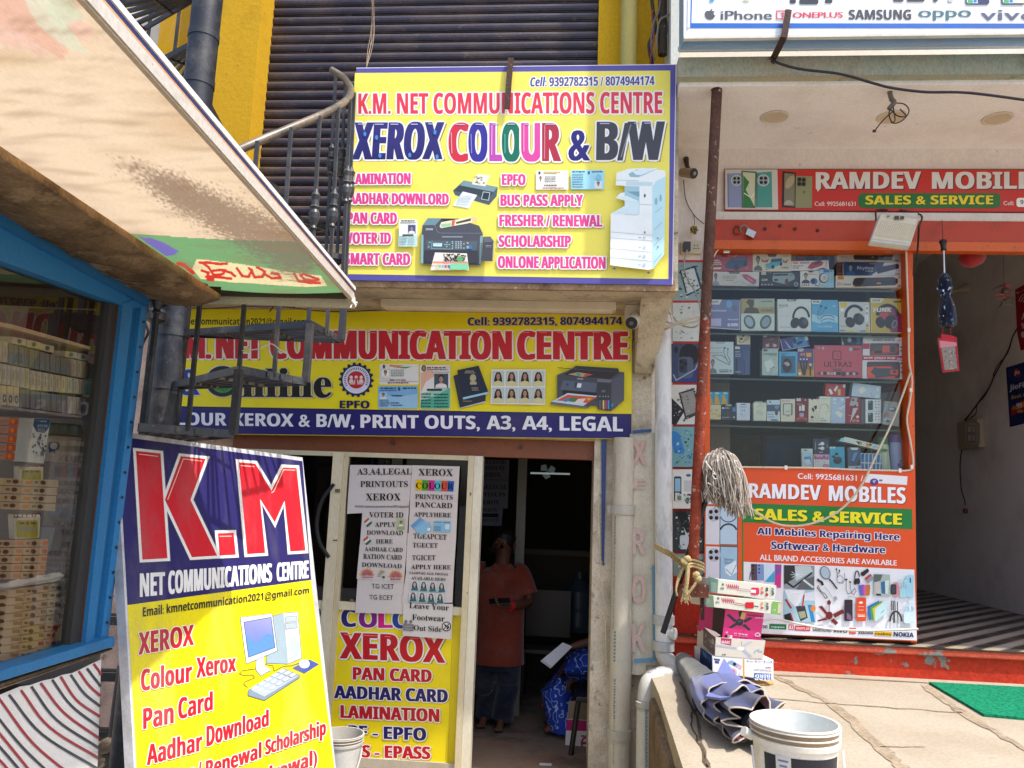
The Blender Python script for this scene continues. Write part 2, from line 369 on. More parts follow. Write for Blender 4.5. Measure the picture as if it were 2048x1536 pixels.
m.box((RX,5.3,FL-.2),(RX+.15,11.5,4.52),'e8e3de'); m.box((SX0-.1,11.5,FL),(RX+.15,11.6,4.52),'c8c2bc')
m.box((SX0-.1,5.3,4.5),(RX+.15,11.6,4.6),'efebe6'); m.box((SX0-.15,5.3,FL),(SX0,11.5,4.52),'a8a29c')
m.build('interior_wall',finish('grubby_interior_paint',.8,.2,stain='a49c96',amt=.5,sc=1.6,lo=.45,hi=.7,grain=.05,stain2='3f3833',amt2=.5,sc2=12,lo2=.68,hi2=.74),rb)
# plinth (red step) and chequered floor
st0 = Vector((onY(1400,1300,4.9).x-.35,0,0))
m = MB(); sx = onY(1347,1260,4.98).x
n = 60
m.box((sx,4.93,.2),(6,5.4,FL-.012),'c03a22'); m.box((sx,4.905,FL-.055),(6,4.93,FL-.012),'c5563f'); m.box((sx,4.96,FL-.012),(onY(1412,1200,4.96).x,5.02,1.35),'a8301e')
m.build('plinth',RED,rb,bevel=.008)
m = MB(); W,D = .105,.07; x0 = sx; y = 4.925; r = 0
while y < 9.0:                                               # stepped black and white floor pattern
    off = (r % 6)*.035; x = x0-.3+off
    while x < RX-.05:
        m.add([(x,y,FL-.008),(x+W,y,FL-.008),(x+W,y+D*.5,FL-.008),(x,y+D*.5,FL-.008)],[[0,1,2,3]],'9d968b' if y > 4.99 else 'a89878'); x += W*2.0
    y += D*.5; r += 1
m.v = [Vector((max(v.x,sx+.002),min(v.y,9),v.z)) for v in m.v]
m2 = MB(); m2.box((sx,4.9,FL-.012),(RX,11.5,FL-.0095),'2e2a2a')
m2.v += []; base = len(m2.v)
for f,c,s_ in zip(m.f,m.c,m.sm): m2.f.append([k+base for k in f]); m2.c.append(c); m2.sm.append(s_)
m2.v += m.v
m2.build('chequered_floor',finish('printed_floor_sheet',.45,.4,stain='8a7a66',amt=.35,sc=4,grain=.1),rb)
# stone apron in front (setting): slabs with joints
m = MB(); edge = [(1318,1388),(1330,1425),(1345,1470),(1366,1536),(1420,1720),(1500,2000)]
E3 = [onZ(px,py,SZ) for px,py in edge]
fr = [onZ(1318,1388,SZ)] + E3[1:]; top = [(p.x,p.y,SZ) for p in fr]
top = [(onZ(1318,1370,SZ).x-.02,4.98,SZ)] + top + [(top[-1][0]+.05,.9,SZ),(6,.9,SZ),(6,4.98,SZ)]
m.slab(top,(0,0,-SZ+.01),'a89d8b'); m.build('pavement',STONE,kind='structure')
pv = ZP(SZ); j = MB(pv,FULL,.003)
def joint(pts,wd,col='9d8d78'):
    P3 = [pv.at(px,py,.003) for px,py in pts]; Q = []
    for i,p in enumerate(P3):
        t = (P3[min(i+1,len(P3)-1)]-P3[max(i-1,0)]).normalized(); nn = Vector((-t.y,t.x,0)); k = wd*random.uniform(.5,1.35)/2; Q.append((p-nn*k,p+nn*k))
    for (a,b),(c,d) in zip(Q,Q[1:]): j.add([a,c,d,b],[[0,1,2,3]],col)
    j.up(.0004)
def wob(a,b,n=9,s=2.5): return [(a[0]+(b[0]-a[0])*i/n+(jit(s) if 0 < i < n else 0),a[1]+(b[1]-a[1])*i/n+(jit(s*.6) if 0 < i < n else 0)) for i in range(n+1)]
joint(wob((1545,1352),(1660,1405))+wob((1664,1408),(1765,1500))[1:]+wob((1765,1500),(1830,1560))[1:],.055)
joint(wob((1850,1372),(1925,1425))+wob((1928,1428),(2060,1505))[1:],.05)
joint(wob((1520,1396),(1660,1408),6,1.5),.014); joint(wob((1662,1408),(1925,1426),10,1.5),.016)
joint(wob((1360,1365),(1395,1440))+wob((1396,1442),(1420,1560),8,4)[1:],.012,'6f6152')
joint(wob((1366,1378),(1390,1396),5,4)+wob((1392,1398),(1382,1450),7,5)[1:]+wob((1382,1452),(1416,1536),8,4)[1:],.009,'5c5044')
joint(wob((1415,1455),(1520,1470),6,2),.006,'8d7c66'); joint(wob((1760,1495),(1850,1494),6,1.5),.01)
joint(wob((1530,1349),(2060,1377),14,1),.03,'8f7d6a')
j.build('pavement_joint',SOIL,kind='structure')
# broken concrete under the apron edge
m = MB()
for i in range(9):
    a = E3[0]+(E3[-1]-E3[0])*(i/9);
    c = Vector((a.x+.02,a.y+.02,0)); s_ = .08+.05*random.random()
    m.box((c.x-s_*.4,c.y-.22,.02),(c.x+.14,c.y+.22,SZ-.06-.05*random.random()),'7a6a58')
m.build('pavement_edge',SOIL,kind='structure',bevel=.03)
# ================================================================== SIGNS
VA = (0,0,.41667); VB = (660,100,.35156); VC = (1320,0,.36455); VD = (1320,480,.35547); V1 = (280,560,.23438); V2 = (700,600,.29297)
V3 = (600,880,.3125); V4 = (640,1180,.32227); V5 = (240,860,.22133); V6 = (240,1160,.24481); V7 = (1180,560,.28648); V8 = (1200,960,.2864)
W1 = (1380,860,.2864); W2 = (1240,1240,.23438); W3 = (1640,1100,.28393); W4 = (1780,460,.4168); W5 = (1180,0,.23438)
E1 = (820,420,.09277); E2 = (1200,330,.1497); E3v = (1060,720,.10254); L1 = (1540,1100,.14648); P1v = (690,920,.11719); P2v = (690,1100,.12371)
def sign_panel(root,name,plane,view,quad,col,mat,th=.03):
    q = [plane.at(*U(view,p)) for p in quad]
    return MB().slab(q,-plane.n*th,col).build(name,mat,root)
def squiggle(m,x0,y0,x1,h,col,wd=2,dense=1.0):
    """a line of print too small to read"""
    x = x0
    while x < x1-h*.3:
        wl = h*random.uniform(.8,2.6)*dense; e = min(x+wl,x1)
        m.rect(x,y0+jit(h*.04),e,y0+h*random.uniform(.75,1),col); x = e+h*.35
def idcard(m,x0,y0,x1,y1,bg,sky=None):
    w,h = x1-x0,y1-y0
    m.rrect(x0,y0,x1,y1,h*.06,bg)
    if sky: m.rect(x0+w*.03,y0+h*.03,x1-w*.03,y0+h*.3,sky)
    return w,h
def face(m,x0,y0,x1,y1,bg,hair='2a1c16',skin='b98868',shirt='e8e4dc',longh=False):
    w,h = x1-x0,y1-y0; cx = x0+w*.5
    if bg: m.rect(x0,y0,x1,y1,bg)
    if longh: m.poly([(cx-w*.26,y0+h*.3),(cx-w*.14,y0+h*.1),(cx+w*.14,y0+h*.1),(cx+w*.27,y0+h*.32),(cx+w*.36,y0+h*.97),(cx+w*.2,y0+h*.97),(cx-w*.2,y0+h*.72),(cx-w*.36,y0+h*.7)],hair)
    else: m.ell(cx,y0+h*.27,w*.2,h*.2,hair,12)
    m.poly([(x0+w*.06,y1-h*.02),(x0+w*.14,y1-h*.24),(cx-w*.1,y1-h*.34),(cx+w*.1,y1-h*.34),(x1-w*.14,y1-h*.24),(x1-w*.06,y1-h*.02)],shirt)
    m.rect(cx-w*.07,y0+h*.5,cx+w*.07,y0+h*.68,skin)
    m.ell(cx,y0+h*.39,w*.15,h*.2,skin,12)
    m.rect(cx-w*.1,y0+h*.35,cx-w*.04,y0+h*.37,hair); m.rect(cx+w*.04,y0+h*.35,cx+w*.1,y0+h*.37,hair)
    m.rect(cx-w*.05,y0+h*.5,cx+w*.05,y0+h*.515,'8a3a36')
# ---------------------------------------------------------------- upper sign
SP = YP(4.295)
rt = thing('shop_sign','upper yellow sign with a violet border and large XEROX COLOUR & B/W lettering','sign',onY(1020,565,4.29))
sign_panel(rt,'panel',SP,VB,[(150,102),(1972,81),(1950,1336),(80,1309)],'5a53a0',VINYL)
m = MB(SP,VB)
m.poly([(142,131),(1936,117),(1925,1303),(85,1275)],'f4e662')
m.line([(150,103),(1970,82.5)],4,'e8e4ee'); m.line([(1969,84),(1948,1334)],5,'d8d4e4')
m.build('printed_ground',VINYL,rt)
m = MB(SP,VB,.0012); WH = 'f4f2ec'
m.text('Cell: 9392782315 / 8074944174',1140,157,1845,208,'49468a',(149,200),'bi',out=WH,ow=6,sl=0,fat=1)
m.text('K.M. NET COMMUNICATIONS CENTRE',163,248,1888,364,'e23a50',(239,361),'bold',out=WH,ow=9,shadow='b9a83a',sd=(4,5),fat=2)
m.text('XEROX',133,413,632,624,'272468',(411,622),'bold',fat=9,out=WH,ow=10,shadow='8f8740',sd=(6,8),sl=14,col2='36327a')
for ch,a,b,c in (('C',682,783,'d42c44'),('O',795,890,'352f96'),('L',914,972,'bd4cae'),('O',985,1078,'107058'),('U',1095,1198,'dd4a9e'),('R',1214,1308,'b02c44')):
    m.text(ch,a,416,b,634,c,None,'bold',fat=8,out=WH,ow=10,shadow='8f8740',sd=(6,8))
m.text('&',1362,446,1474,630,'242070',None,'bold',fat=7,out=WH,ow=9,shadow='8f8740',sd=(6,8))
m.text('B/W',1522,410,1893,628,'46464e',(408,627),'bold',fat=9,out=WH,ow=10,shadow='8f8740',sd=(6,8),sl=4)
for pts in (((160,423),(205,423)),((255,424),(306,424)),((345,424),(390,424)),((460,424),(500,424)),((560,422),(584,422)),((714,424),(768,426)),((828,424),(870,426)),((925,424),(958,424)),
            ((1010,424),(1052,424)),((1105,424),(1135,424)),((1225,424),(1280,424)),((1535,420),(1590,420)),((1730,418),(1762,418)),((1788,418),(1830,418))): m.line(pts,6,'b9b6d8')
for pts,c in ((((690,470),(694,590)),'f09aa2'),(((803,480),(806,590)),'8a86d8'),(((922,430),(920,600)),'e9a6de'),(((995,480),(996,590)),'5ab09a'),(((1103,430),(1103,580)),'f4a4cc'),(((1222,430),(1220,622)),'d8808c'),
               (((1655,612),(1712,425)),'8f8f96')): m.line(pts,6,c)
for x,y in ((200,480),(266,500),(598,470),(285,603),(610,610),(455,600)): m.ell(x,y,9,14,'4a8ad8',10)
PK = 'e2438f'
for s,x0,x1,a,b,c,d in (('LAMINATION',122,457,706,766,702,764),('AADHAR DOWNLORD',108,674,815,878,820,882),('PAN CARD',103,380,926,990,928,992),('VOTER ID',94,345,1040,1104,1041,1105),('SMART CARD',87,455,1156,1222,1160,1226),
                              ('EPFO',981,1110,709,770,710,771),('BUS PASS APPLY',973,1437,826,889,826,890),('FRESHER / RENEWAL',967,1547,940,1004,942,1008),('SCHOLARSHIP',963,1368,1057,1122,1059,1124),('ONLONE APPLICATION',958,1565,1175,1242,1180,1247)):
    m.text(s,x0,a,x1,b,PK,(c,d),'bold',fat=3,out=WH,ow=7,shadow='a0993c',sd=(4,5))
m.build('lettering',VINYL,rt)
m = MB(SP,VB,.0012)                                                              # pictures printed on it
# laminator
m.poly([(700,800),(762,742),(955,780),(948,832),(905,882),(712,826)],'4d606a'); m.poly([(762,742),(955,780),(930,808),(740,770)],'7d98a0'); m.poly([(700,800),(740,770),(930,808),(905,845)],'39434b')
m.poly([(838,706),(912,713),(884,776),(806,764)],'ece8d4')
for i in range(14): m.ell(838+jit(22)+i*1.5,722+random.random()*42,6,3.5,random.choice(['2c2c2c','6a6a5c','b9b294']),7)
m.poly([(756,806),(838,826),(788,903),(698,886)],'eef2f0'); m.poly([(870,806),(912,812),(904,858),(860,850)],'2a3840'); m.line([(872,808),(910,813),(902,856),(862,849)],3,'d4e0e4',True)
for i in range(6): squiggle(m,735-i*4,830+i*10,810-i*5,5,'b8c8d0')
# two identity cards
idcard(m,1172,688,1356,797,'f4f0e8'); m.rect(1215,695,1310,702,'e8a050'); m.rect(1215,704,1290,709,'58a860'); face(m,1180,716,1216,770,'fafafa'); m.ell(1192,702,7,9,'4a4a44',8)
for i in range(4): squiggle(m,1222,722+i*9,1284,5,'8a8a8a')
squiggle(m,1218,770,1290,8,'55504a'); squiggle(m,1210,787,1330,6,'b06a40')
idcard(m,1370,687,1560,797,'a4dcec'); squiggle(m,1378,694,1450,8,'3c5a78'); squiggle(m,1490,694,1552,8,'3c5a78'); m.ell(1472,703,7,11,'4a6a90',8); face(m,1504,750,1548,794,'cfeaf2')
for i in range(6): squiggle(m,1378,712+i*14,1440,6,'5a8098')
m.ell(1528,730,16,18,'88c4d6',10)
idcard(m,395,968,500,1124,'f0f0e6'); m.poly([(394,1062),(500,1058),(497,1124),(391,1122)],'bfe2e2'); face(m,446,1000,490,1050,'4a5a92'); squiggle(m,408,974,485,7,'4c4c4c'); squiggle(m,404,986,490,5,'6a6a6a'); m.rect(416,1054,478,1062,'3a3a3a')
for i in range(6): squiggle(m,398,1066+i*9,440+jit(8),4,'7a8a8a'); squiggle(m,448,1066+i*9,484,4,'9aa8a8')
# ink printer
m.vw = E1
m.poly([(285,360),(400,205),(1060,215),(1380,330),(1500,368),(1580,540),(1545,1190),(1500,1222),(275,1195),(250,1160),(262,560)],'50525a'); m.poly([(285,360),(400,205),(690,215),(560,350)],'6f929c'); m.poly([(690,215),(1060,215),(1240,290),(690,300)],'38343a')
m.poly([(262,560),(305,560),(300,1185),(252,1160)],'86b6c0'); m.poly([(1520,600),(1575,560),(1540,1185),(1502,1190)],'84aab4'); m.line([(300,345),(550,352),(600,490),(660,525),(1560,530)],10,'7c8890')
m.poly([(690,290),(1330,180),(1440,190),(1460,270),(1240,320),(680,420),(650,380)],'ece6c8'); m.poly([(920,255),(990,245),(965,365),(905,372)],'e0604c'); m.poly([(1000,290),(1330,205),(1320,262),(1010,330)],'5a4a3a'); m.poly([(690,330),(900,310),(890,370),(680,400)],'9ad0a0')
m.poly([(1330,180),(1440,190),(1460,270),(1350,280)],'f2c9a0'); m.poly([(365,685),(1465,700),(1440,900),(380,880)],'55646c'); m.rrect(700,592,1150,622,12,'8a94a0'); m.line([(490,695),(480,860),(930,870)],8,'9ac4cc')
m.poly([(515,740),(708,742),(700,815),(512,808)],'cfe8ea'); m.rect(530,755,690,768,'7ab0b8')
for i in range(4):
    for k in range(3): m.rect(990+k*52,702+i*44,1022+k*52,725+i*44,'b9c4c8')
for x,y in ((440,725),(420,825),(810,725),(810,775),(770,775),(860,775),(808,820),(930,715),(930,750),(930,805),(930,850),(1175,760),(1175,850)): m.ell(x,y,18,13,'a8c8cc',8)
m.ell(1256,745,24,22,'d8a080',10); m.rect(1230,800,1285,862,'8ab4c0'); m.rect(1288,790,1350,870,'3c78b4')
m.poly([(330,900),(1480,905),(1490,1180),(320,1150)],'3c3a42'); m.poly([(555,945),(1240,965),(1285,1330),(455,1325)],'eeeadc')
for i in range(70): m.ell(750+random.random()*460,985+random.random()*155,22,14,random.choice(['3a2c24','5a4636','2a201a']),7,random.random()*180)
m.poly([(515,1145),(1255,1145),(1262,1180),(505,1178)],'e8887c'); m.ell(1095,1095,75,48,'52b468',12); m.poly([(895,1180),(1262,1180),(1275,1322),(880,1322)],'86d2a4')
for x,c in ((580,'e8c870'),(640,'9cc890'),(705,'70c4dc'),(768,'d0484c'),(832,'3a80bc')): m.rect(x,1220,x+42,1282,c)
m.text('EPSON',365,435,515,478,'c8d4d8',(433,476))
m.poly([(1590,615),(1745,610),(1820,715),(1800,1140),(1580,1140),(1555,1100)],'4a4a52'); m.poly([(1590,615),(1745,610),(1820,725),(1610,735)],'626a74'); m.line([(1812,735),(1792,1130)],12,'a8b0b8'); squiggle(m,1650,800,1765,22,'9aa0a8'); squiggle(m,1645,835,1770,12,'80868e')
# floor standing copier
m.vw = E2
m.poly([(218,135),(385,82),(560,72),(862,105),(868,190),(850,1215),(700,1410),(640,1425),(225,1375),(132,1360),(140,680),(325,575),(325,510),(280,485),(205,470),(265,405),(325,395),(325,310),(205,300)],'eef4f2')
m.poly([(740,245),(868,180),(850,1215),(700,1410),(688,1400),(690,320)],'bfe4ec'); m.poly([(375,150),(480,95),(610,80),(780,70),(560,175),(500,195),(395,190)],'94bcc8'); m.poly([(430,120),(560,80),(780,70),(540,168),(470,160)],'dff0f2')
m.poly([(325,310),(522,318),(520,530),(325,510)],'a6ccd6'); m.poly([(355,385),(520,385),(520,460)],'7aa4b2'); m.poly([(205,470),(345,440),(520,515),(470,522),(325,505)],'dceef0'); m.poly([(325,525),(515,525),(512,690),(160,675),(325,580)],'d4eaee'); m.poly([(355,245),(700,262),(680,310),(335,300)],'c8dfe4')
m.line([(215,233),(510,240)],4,'8a9aa0'); m.line([(527,556),(688,562)],5,'9aaab0'); m.line([(520,530),(515,680),(480,698),(330,690)],4,'9ab8c0')
for a,b in ((920,965),(998,1040),(1140,1192),(1258,1312)): m.line([(135,a),(690,b)],4,'9aa6ac')
for y in (998,1128,1244,1358): m.ell(585,y,20,22,'c4d8de',10); squiggle(m,510,y-6,540,10,'8a9298')
for a in ((722,670,820,595),(715,895,820,795),(715,1105,815,990),(715,1330,815,1205)): m.line([(a[0],a[1]),(a[2],a[3])],5,'98a8b0')
m.ell(742,515,13,48,'8ab4be',12); m.ell(802,470,12,48,'8ab4be',12); m.ell(592,440,11,24,'2a2a30',8); m.rect(583,915,600,940,'4a4a50'); m.ell(188,1405,22,18,'5a5a60',8); m.ell(640,1462,22,18,'5a5a60',8); m.ell(762,1005,12,14,'8098a0',8); m.ell(764,1120,12,14,'8098a0',8)
m.build('printed_picture',VINYL,rt)
# ---------------------------------------------------------------- lower sign
SP = YP(4.94)
rt = thing('shop_sign','long yellow sign with a navy PRINT OUTS strip right above the dark doorway','sign',onY(800,878,4.94))
sign_panel(rt,'panel',SP,FULL,[(305,617),(1264,626),(1263,878),(284,866)],'f0de12',VINYL,.05)
m = MB(SP,FULL)
m.poly([(287.5,812),(1263,829),(1262.6,877.5),(284.3,865.5)],'221c66'); m.line([(287.5,812),(1263,829)],2,'15124a')
m.build('printed_strip',VINYL,rt)
m = MB(SP,FULL,.0012); OUTL = 'efe6da'
m.text('Cell: 9392782315, 8074944174',936,635.5,1244,650.5,'30265c',(634,649),'bold',fat=.5,out='cfc0a8',ow=1.2,shadow='a08a30',sd=(1,1.5))
m.text('kmnetcommunication2021@gmail.com',352,636,614,649,'35301c',(637,650),'bold')
for s,a,b in (('K.',318,363),('M.',370,420),('NET',435,522),('COMMUNICATION',543,1021),('CENTRE',1037,1253)):
    f = lambda x: 661+2*(x-540)/700
    m.text(s,a,f(a),b,f(a)+56.5,'c4121e',(f(b),f(b)+56.5),'bold',fat=3,out=OUTL,ow=3.4,shadow='b8602a',sd=(1.5,3),col2='cf2230')
for x in (380,446,468,506,556,600,640,690,742,780,822,846,890,930,950,985,1050,1085,1120,1155,1190,1230): m.line([(x-6,665),(x+9,665.4)],1.6,'e8787c')
m.text('COLOUR XEROX & B/W,',300,824.5,708,849,'eceaf0',(829,855),'bold',fat=.8)
m.text('PRINT OUTS,',722,829.5,959,855.5,'eceaf0',(832,858.5),'bold',fat=.8)
m.text('A3,',974,831.5,1030,858.5,'eceaf0',(832,859),'bold',fat=.8); m.text('A4,',1045,832,1103,859,'eceaf0',(833,860),'bold',fat=.8); m.text('LEGAL',1120,832.5,1245,861,'eceaf0',(834,863),'bold',fat=.8)
m.text('&',363,738,399,790,'173a9a',None,'serif',fat=2,out='d8d0c4',ow=2)
m.ell(446,763,36,33,'d8d0b8',30); m.ell(446,763,34,31,'18140c',30); m.ell(446,763,24,23,'3f9a3c',24); m.poly([(432,748),(446,742),(462,748),(458,758),(444,755),(436,762)],'cfe0c8'); m.poly([(428,770),(448,768),(462,778),(448,784),(434,780)],'2c7a30')
m.text('nline',486,737,662,794,'17120a',(738,795),'serif',fat=1.6,out='cfc4a0',ow=2.2,shadow='8a7c20',sd=(1.5,2))
g = []
for i in range(72): a = 2*math.pi*i/72; r = 35 if (i % 4) < 2 else 30.5; g.append((713+r*math.cos(a),760+r*math.sin(a)))
m.poly(g,'1c1a52'); m.ell(713,760,27.5,27.5,'dcdcea',28); m.ell(713,760,17.5,17.5,'c4202c',24)
for i in range(26):
    a = math.radians(150+i*9.4); m.line([(713+20.5*math.cos(a),760+20.5*math.sin(a)),(713+25*math.cos(a),760+25*math.sin(a))],1.5,'35407a')
for x in (703,713,723): m.ell(x,755,3.3,3.6,'e8d8d4',9); m.poly([(x-5,766),(x-3,759),(x+3,759),(x+5,766)],'e8d8d4')
m.rect(700,767,726,769,'e8d8d4'); m.rect(711,757,715,777,'c4202c')
m.text('EPFO',681,801.5,739,816.5,'1a1650',(802,817),'bold',fat=.8)
m.build('lettering',VINYL,rt)
m = MB(SP,V2,.0012)
idcard(m,202,437,470,577,'e9e7e2'); m.ell(232,455,9,15,'4c4a44',8); m.poly([(270,442),(380,448),(330,458),(270,455)],'e08a3a'); m.poly([(290,460),(428,454),(380,468)],'4f9a48'); face(m,212,474,272,538,'f4f4f0')
m.line([(212,474),(272,474),(272,538),(212,538)],2,'8a8a86',True)
for i in range(4): squiggle(m,280,476+i*13,370,7,'7a7a7c')
m.text('0000 1111 2222',272,540,380,553,'4a4a4c'); m.line([(204,553),(468,556)],2,'b04a3a'); squiggle(m,258,562,400,9,'8a4a40')
idcard(m,193,589,463,742,'7fb4dc'); m.poly([(196,640),(330,665),(462,640),(462,738),(196,738)],'9fcbe6'); squiggle(m,210,598,315,12,'27406c'); squiggle(m,362,598,452,12,'27406c'); squiggle(m,208,614,320,8,'3c5a8a'); m.ell(337,608,9,14,'34507c',8)
face(m,202,632,256,678,'a8d0ea'); squiggle(m,285,650,360,9,'2c406a')
for i in range(4): squiggle(m,204,682+i*13,270+jit(10),7,'37588a')
squiggle(m,280,700,340,8,'37588a'); squiggle(m,280,716,360,8,'4a6c9c')
m.rrect(480,445,686,746,10,'ece9e4'); m.poly([(484,500),(560,470),(580,520),(520,560),(484,640)],'eab79c'); m.poly([(484,690),(560,640),(684,600),(684,735),(676,744),(492,744),(482,735)],'57b79c'); m.poly([(484,640),(600,610),(684,600),(600,650),(500,690)],'a4d6c4')
m.ell(506,468,17,22,'5a4432',14); m.ell(506,468,10,14,'a08a6a',10); squiggle(m,528,458,655,13,'97523c'); squiggle(m,528,474,672,8,'6a4a44'); squiggle(m,560,492,680,6,'9a7a6a'); m.rect(660,452,682,478,'dadada')
face(m,577,505,672,604,'3f5160'); m.rect(528,608,630,622,'2c2c2c')
for i in range(5): squiggle(m,488,640+i*21,556,9,'1f5a4c'); squiggle(m,574,642+i*21,672,9,'1f5a4c')
m.poly([(708,520),(740,510),(930,655),(926,692),(752,738)],'2d3038'); m.poly([(752,738),(926,692),(926,700),(754,741)],'b8ccd6'); m.poly([(734,482),(880,451),(948,634),(772,678)],'24283a'); m.poly([(772,668),(948,628),(948,642),(775,682)],'9fd0e4')
m.ell(842,535,22,26,'b8b08a',10); m.rect(822,560,866,580,'b8b08a'); squiggle(m,790,486,848,7,'a8a07c'); squiggle(m,785,498,858,7,'a8a07c'); squiggle(m,832,600,876,7,'a8a07c'); squiggle(m,836,614,880,7,'a8a07c'); squiggle(m,775,690,840,8,'8a8468')
m.poly([(968,478),(1336,478),(1332,718),(962,712)],'f0efea')
for r in range(2):
    for c in range(4):
        x,y = 972+c*91,486+r*115; face(m,x,y,x+84,y+105,'c3ccc8','1e1512','b98468','d8cf96',True)
m.vw = E3v                                                                         # black ink tank printer
m.poly([(530,305),(800,195),(890,125),(1712,175),(1735,245),(1832,250),(1828,795),(1740,855),(1690,920),(1575,1005),(1325,975),(1300,905),(1180,900),(1110,950),(410,880),(405,830),(530,760)],'4b4c54')
m.poly([(890,125),(1712,175),(1735,245),(905,190)],'3a343a'); m.line([(545,162),(890,192)],12,'3c3638'); m.poly([(800,200),(1735,250),(1560,385),(665,305)],'352d30'); m.poly([(740,290),(930,250),(1225,295),(1040,345)],'b9a080'); m.poly([(900,270),(960,258),(1000,320),(920,330)],'6a9a7a'); m.poly([(1080,280),(1225,295),(1030,342)],'cf4a30')
m.poly([(645,405),(1310,460),(1270,640),(590,585)],'5c6476'); m.poly([(930,462),(1010,472),(990,552),(905,545)],'dfe6ee'); m.ell(728,490,26,24,'39457c',12); m.poly([(870,445),(930,450),(905,560),(865,555)],'3c4150')
m.poly([(632,600),(1300,650),(1310,700),(640,700)],'241f22'); m.poly([(735,655),(1310,712),(1040,905),(415,825)],'c9d8e0'); m.poly([(735,690),(1300,735),(1120,850),(520,800)],'d4572c'); m.poly([(620,800),(790,740),(850,760),(700,830)],'3a86c4'); m.poly([(800,740),(930,750),(880,830),(760,820)],'4f7a4c'); m.poly([(940,770),(1090,760),(1010,870),(850,850)],'e0d8d4'); m.poly([(1100,745),(1210,755),(1130,810)],'e8a83c')
m.poly([(410,830),(1040,905),(1120,900),(1110,945),(412,880)],'6a7076'); m.poly([(1310,390),(1580,400),(1560,1000),(1325,975)],'3a3a42'); m.poly([(1310,375),(1600,400),(1560,455),(1310,440)],'6f747c'); m.poly([(1600,400),(1832,255),(1828,795),(1575,1005)],'565862')
for x,c in ((1340,'5a5e68'),(1415,'e0c860'),(1464,'c42a74'),(1512,'3a9ada')): m.poly([(x,795),(x+(50 if x == 1340 else 30),797),(x+(48 if x == 1340 else 30),975),(x,960)],c)
for x in (1360,1425,1475,1522): m.ell(x,722,13,14,'9aa0a8',8)
m.rect(1395,600,1465,640,'6c7078'); m.text('EPSON',925,365,1033,393,'c8ccd0',(370,400)); m.poly([(1590,870),(1620,850),(1615,905),(1588,925)],'4a9ad8')
m.build('printed_picture',VINYL,rt)
# ---------------------------------------------------------------- leaning K.M board
BP1 = onY(231,862,3.1); be = ray(1536,1026); be.z = 0; be.normalize()
bn = Vector((be.y,-be.x,0)); pl_ = Plane(BP1,be); Pb = pl_.at(268,1536); BN = -be.cross(Pb-BP1).normalized()
if BN.dot(CAM-BP1) < 0: BN = -BN
BPL = Plane(BP1,BN)
upv = (BP1-Pb).normalized()
A = BPL.at(231,862); Bq = BPL.at(605,915); hgt = (A.z-.02)/upv.z
A2 = A - upv*hgt; B2 = Bq - upv*((Bq.z-.02)/upv.z)
rt = thing('standing_board','tall leaning K.M board, navy above and yellow below, with a drawn computer','sign board',(A2+B2)/2)
m = MB(); th = BN*-.045
m.slab([A,Bq,B2,A2],th,'d2d2d4'); m.build('frame',finish('wrapped_flex_edge',.45,.4,stain='6d6a68',amt=.5,sc=5,lo=.45,hi=.7,bump=.3,bsc=20),rt)
m = MB(BPL,FULL,.0015); ins = lambda p,e,u: p + be*e - upv*u
def onb(p,k): return p + BN*k
q = [onb(ins(A,.012,.022),.001),onb(ins(Bq,-.006,.022),.001)]
ya,yb = BPL.at(250,1211),BPL.at(622,1160)
yl = [onb(ya+be*.012,.001),onb(yb,.001)]
m.add([q[0],q[1],yl[1],yl[0]],[[0,1,2,3]],'2c2764')
m.add([yl[0],yl[1],onb(B2-be*.006,.001),onb(A2+be*.012,.001)],[[0,1,2,3]],'f0df16')
m.build('printed_ground',VINYLD,rt)
m = MB(BPL,V5,.002); GH = '45465a'
Kp = [(140,190),(362,213),(384,510),(398,600),(546,238),(770,262),(632,632),(874,1136),(645,1150),(402,640),(420,1160),(198,1172)]
Mp = [(1070,292),(1220,305),(1365,548),(1470,338),(1592,345),(1672,1090),(1535,1098),(1483,640),(1395,835),(1262,625),(1308,1112),(1145,1122)]
K1 = [(140,190),(362,213),(424,1160),(198,1172)]; K2 = [(546,238),(770,262),(632,632),(874,1136),(645,1150),(402,632)]
Dp = [(880,934),(1022,930),(1042,1128),(896,1136)]
for q_ in (K1,K2,Mp,Dp): m.line(q_,66,GH,True)
for q_ in (K1,K2,Mp,Dp): m.line(q_,50,'ecebe6',True)
for q_ in (K1,K2,Mp,Dp): m.poly(q_,'cf2230')
for q_ in ([(165,218),(340,240)],[(426,630),(568,262),(735,282)],[(1088,322),(1210,332)],[(1365,568),(1385,555),(1474,360),(1580,364)],[(895,962),(1005,960)]): m.line(q_,9,'f2b8a8')
m.text('NET',178,1298,396,1510,'ecebe8',(1284,1488),'bold',fat=5)
m.text('COMMUNICATIONS',434,1276,1364,1484,'ecebe8',(1206,1372),'bold',fat=5); m.text('CENTRE',1414,1203,1696,1369,'ecebe8',(1180,1338),'bold',fat=4)
m.vw = V6
m.text('Email: kmnetcommunication2021@gmail.com',183,225,1540,300,'33312a',(58,108),'bold',fat=.6)
RD = 'c41f30'; OW = 'f2efd8'
m.text('XEROX',148,432,596,612,RD,(366,530),'bold',fat=4,out=OW,ow=8); m.text('Colour',168,735,580,910,RD,(672,828),'bold',fat=4,out=OW,ow=8); m.text('Xerox',620,636,940,802,RD,(607,746),'bold',fat=4,out=OW,ow=8)
m.text('Pan',185,1052,428,1220,RD,(1000,1170),'bold',fat=4,out=OW,ow=8); m.text('Card',472,966,748,1142,RD,(918,1060),'bold',fat=4,out=OW,ow=8)
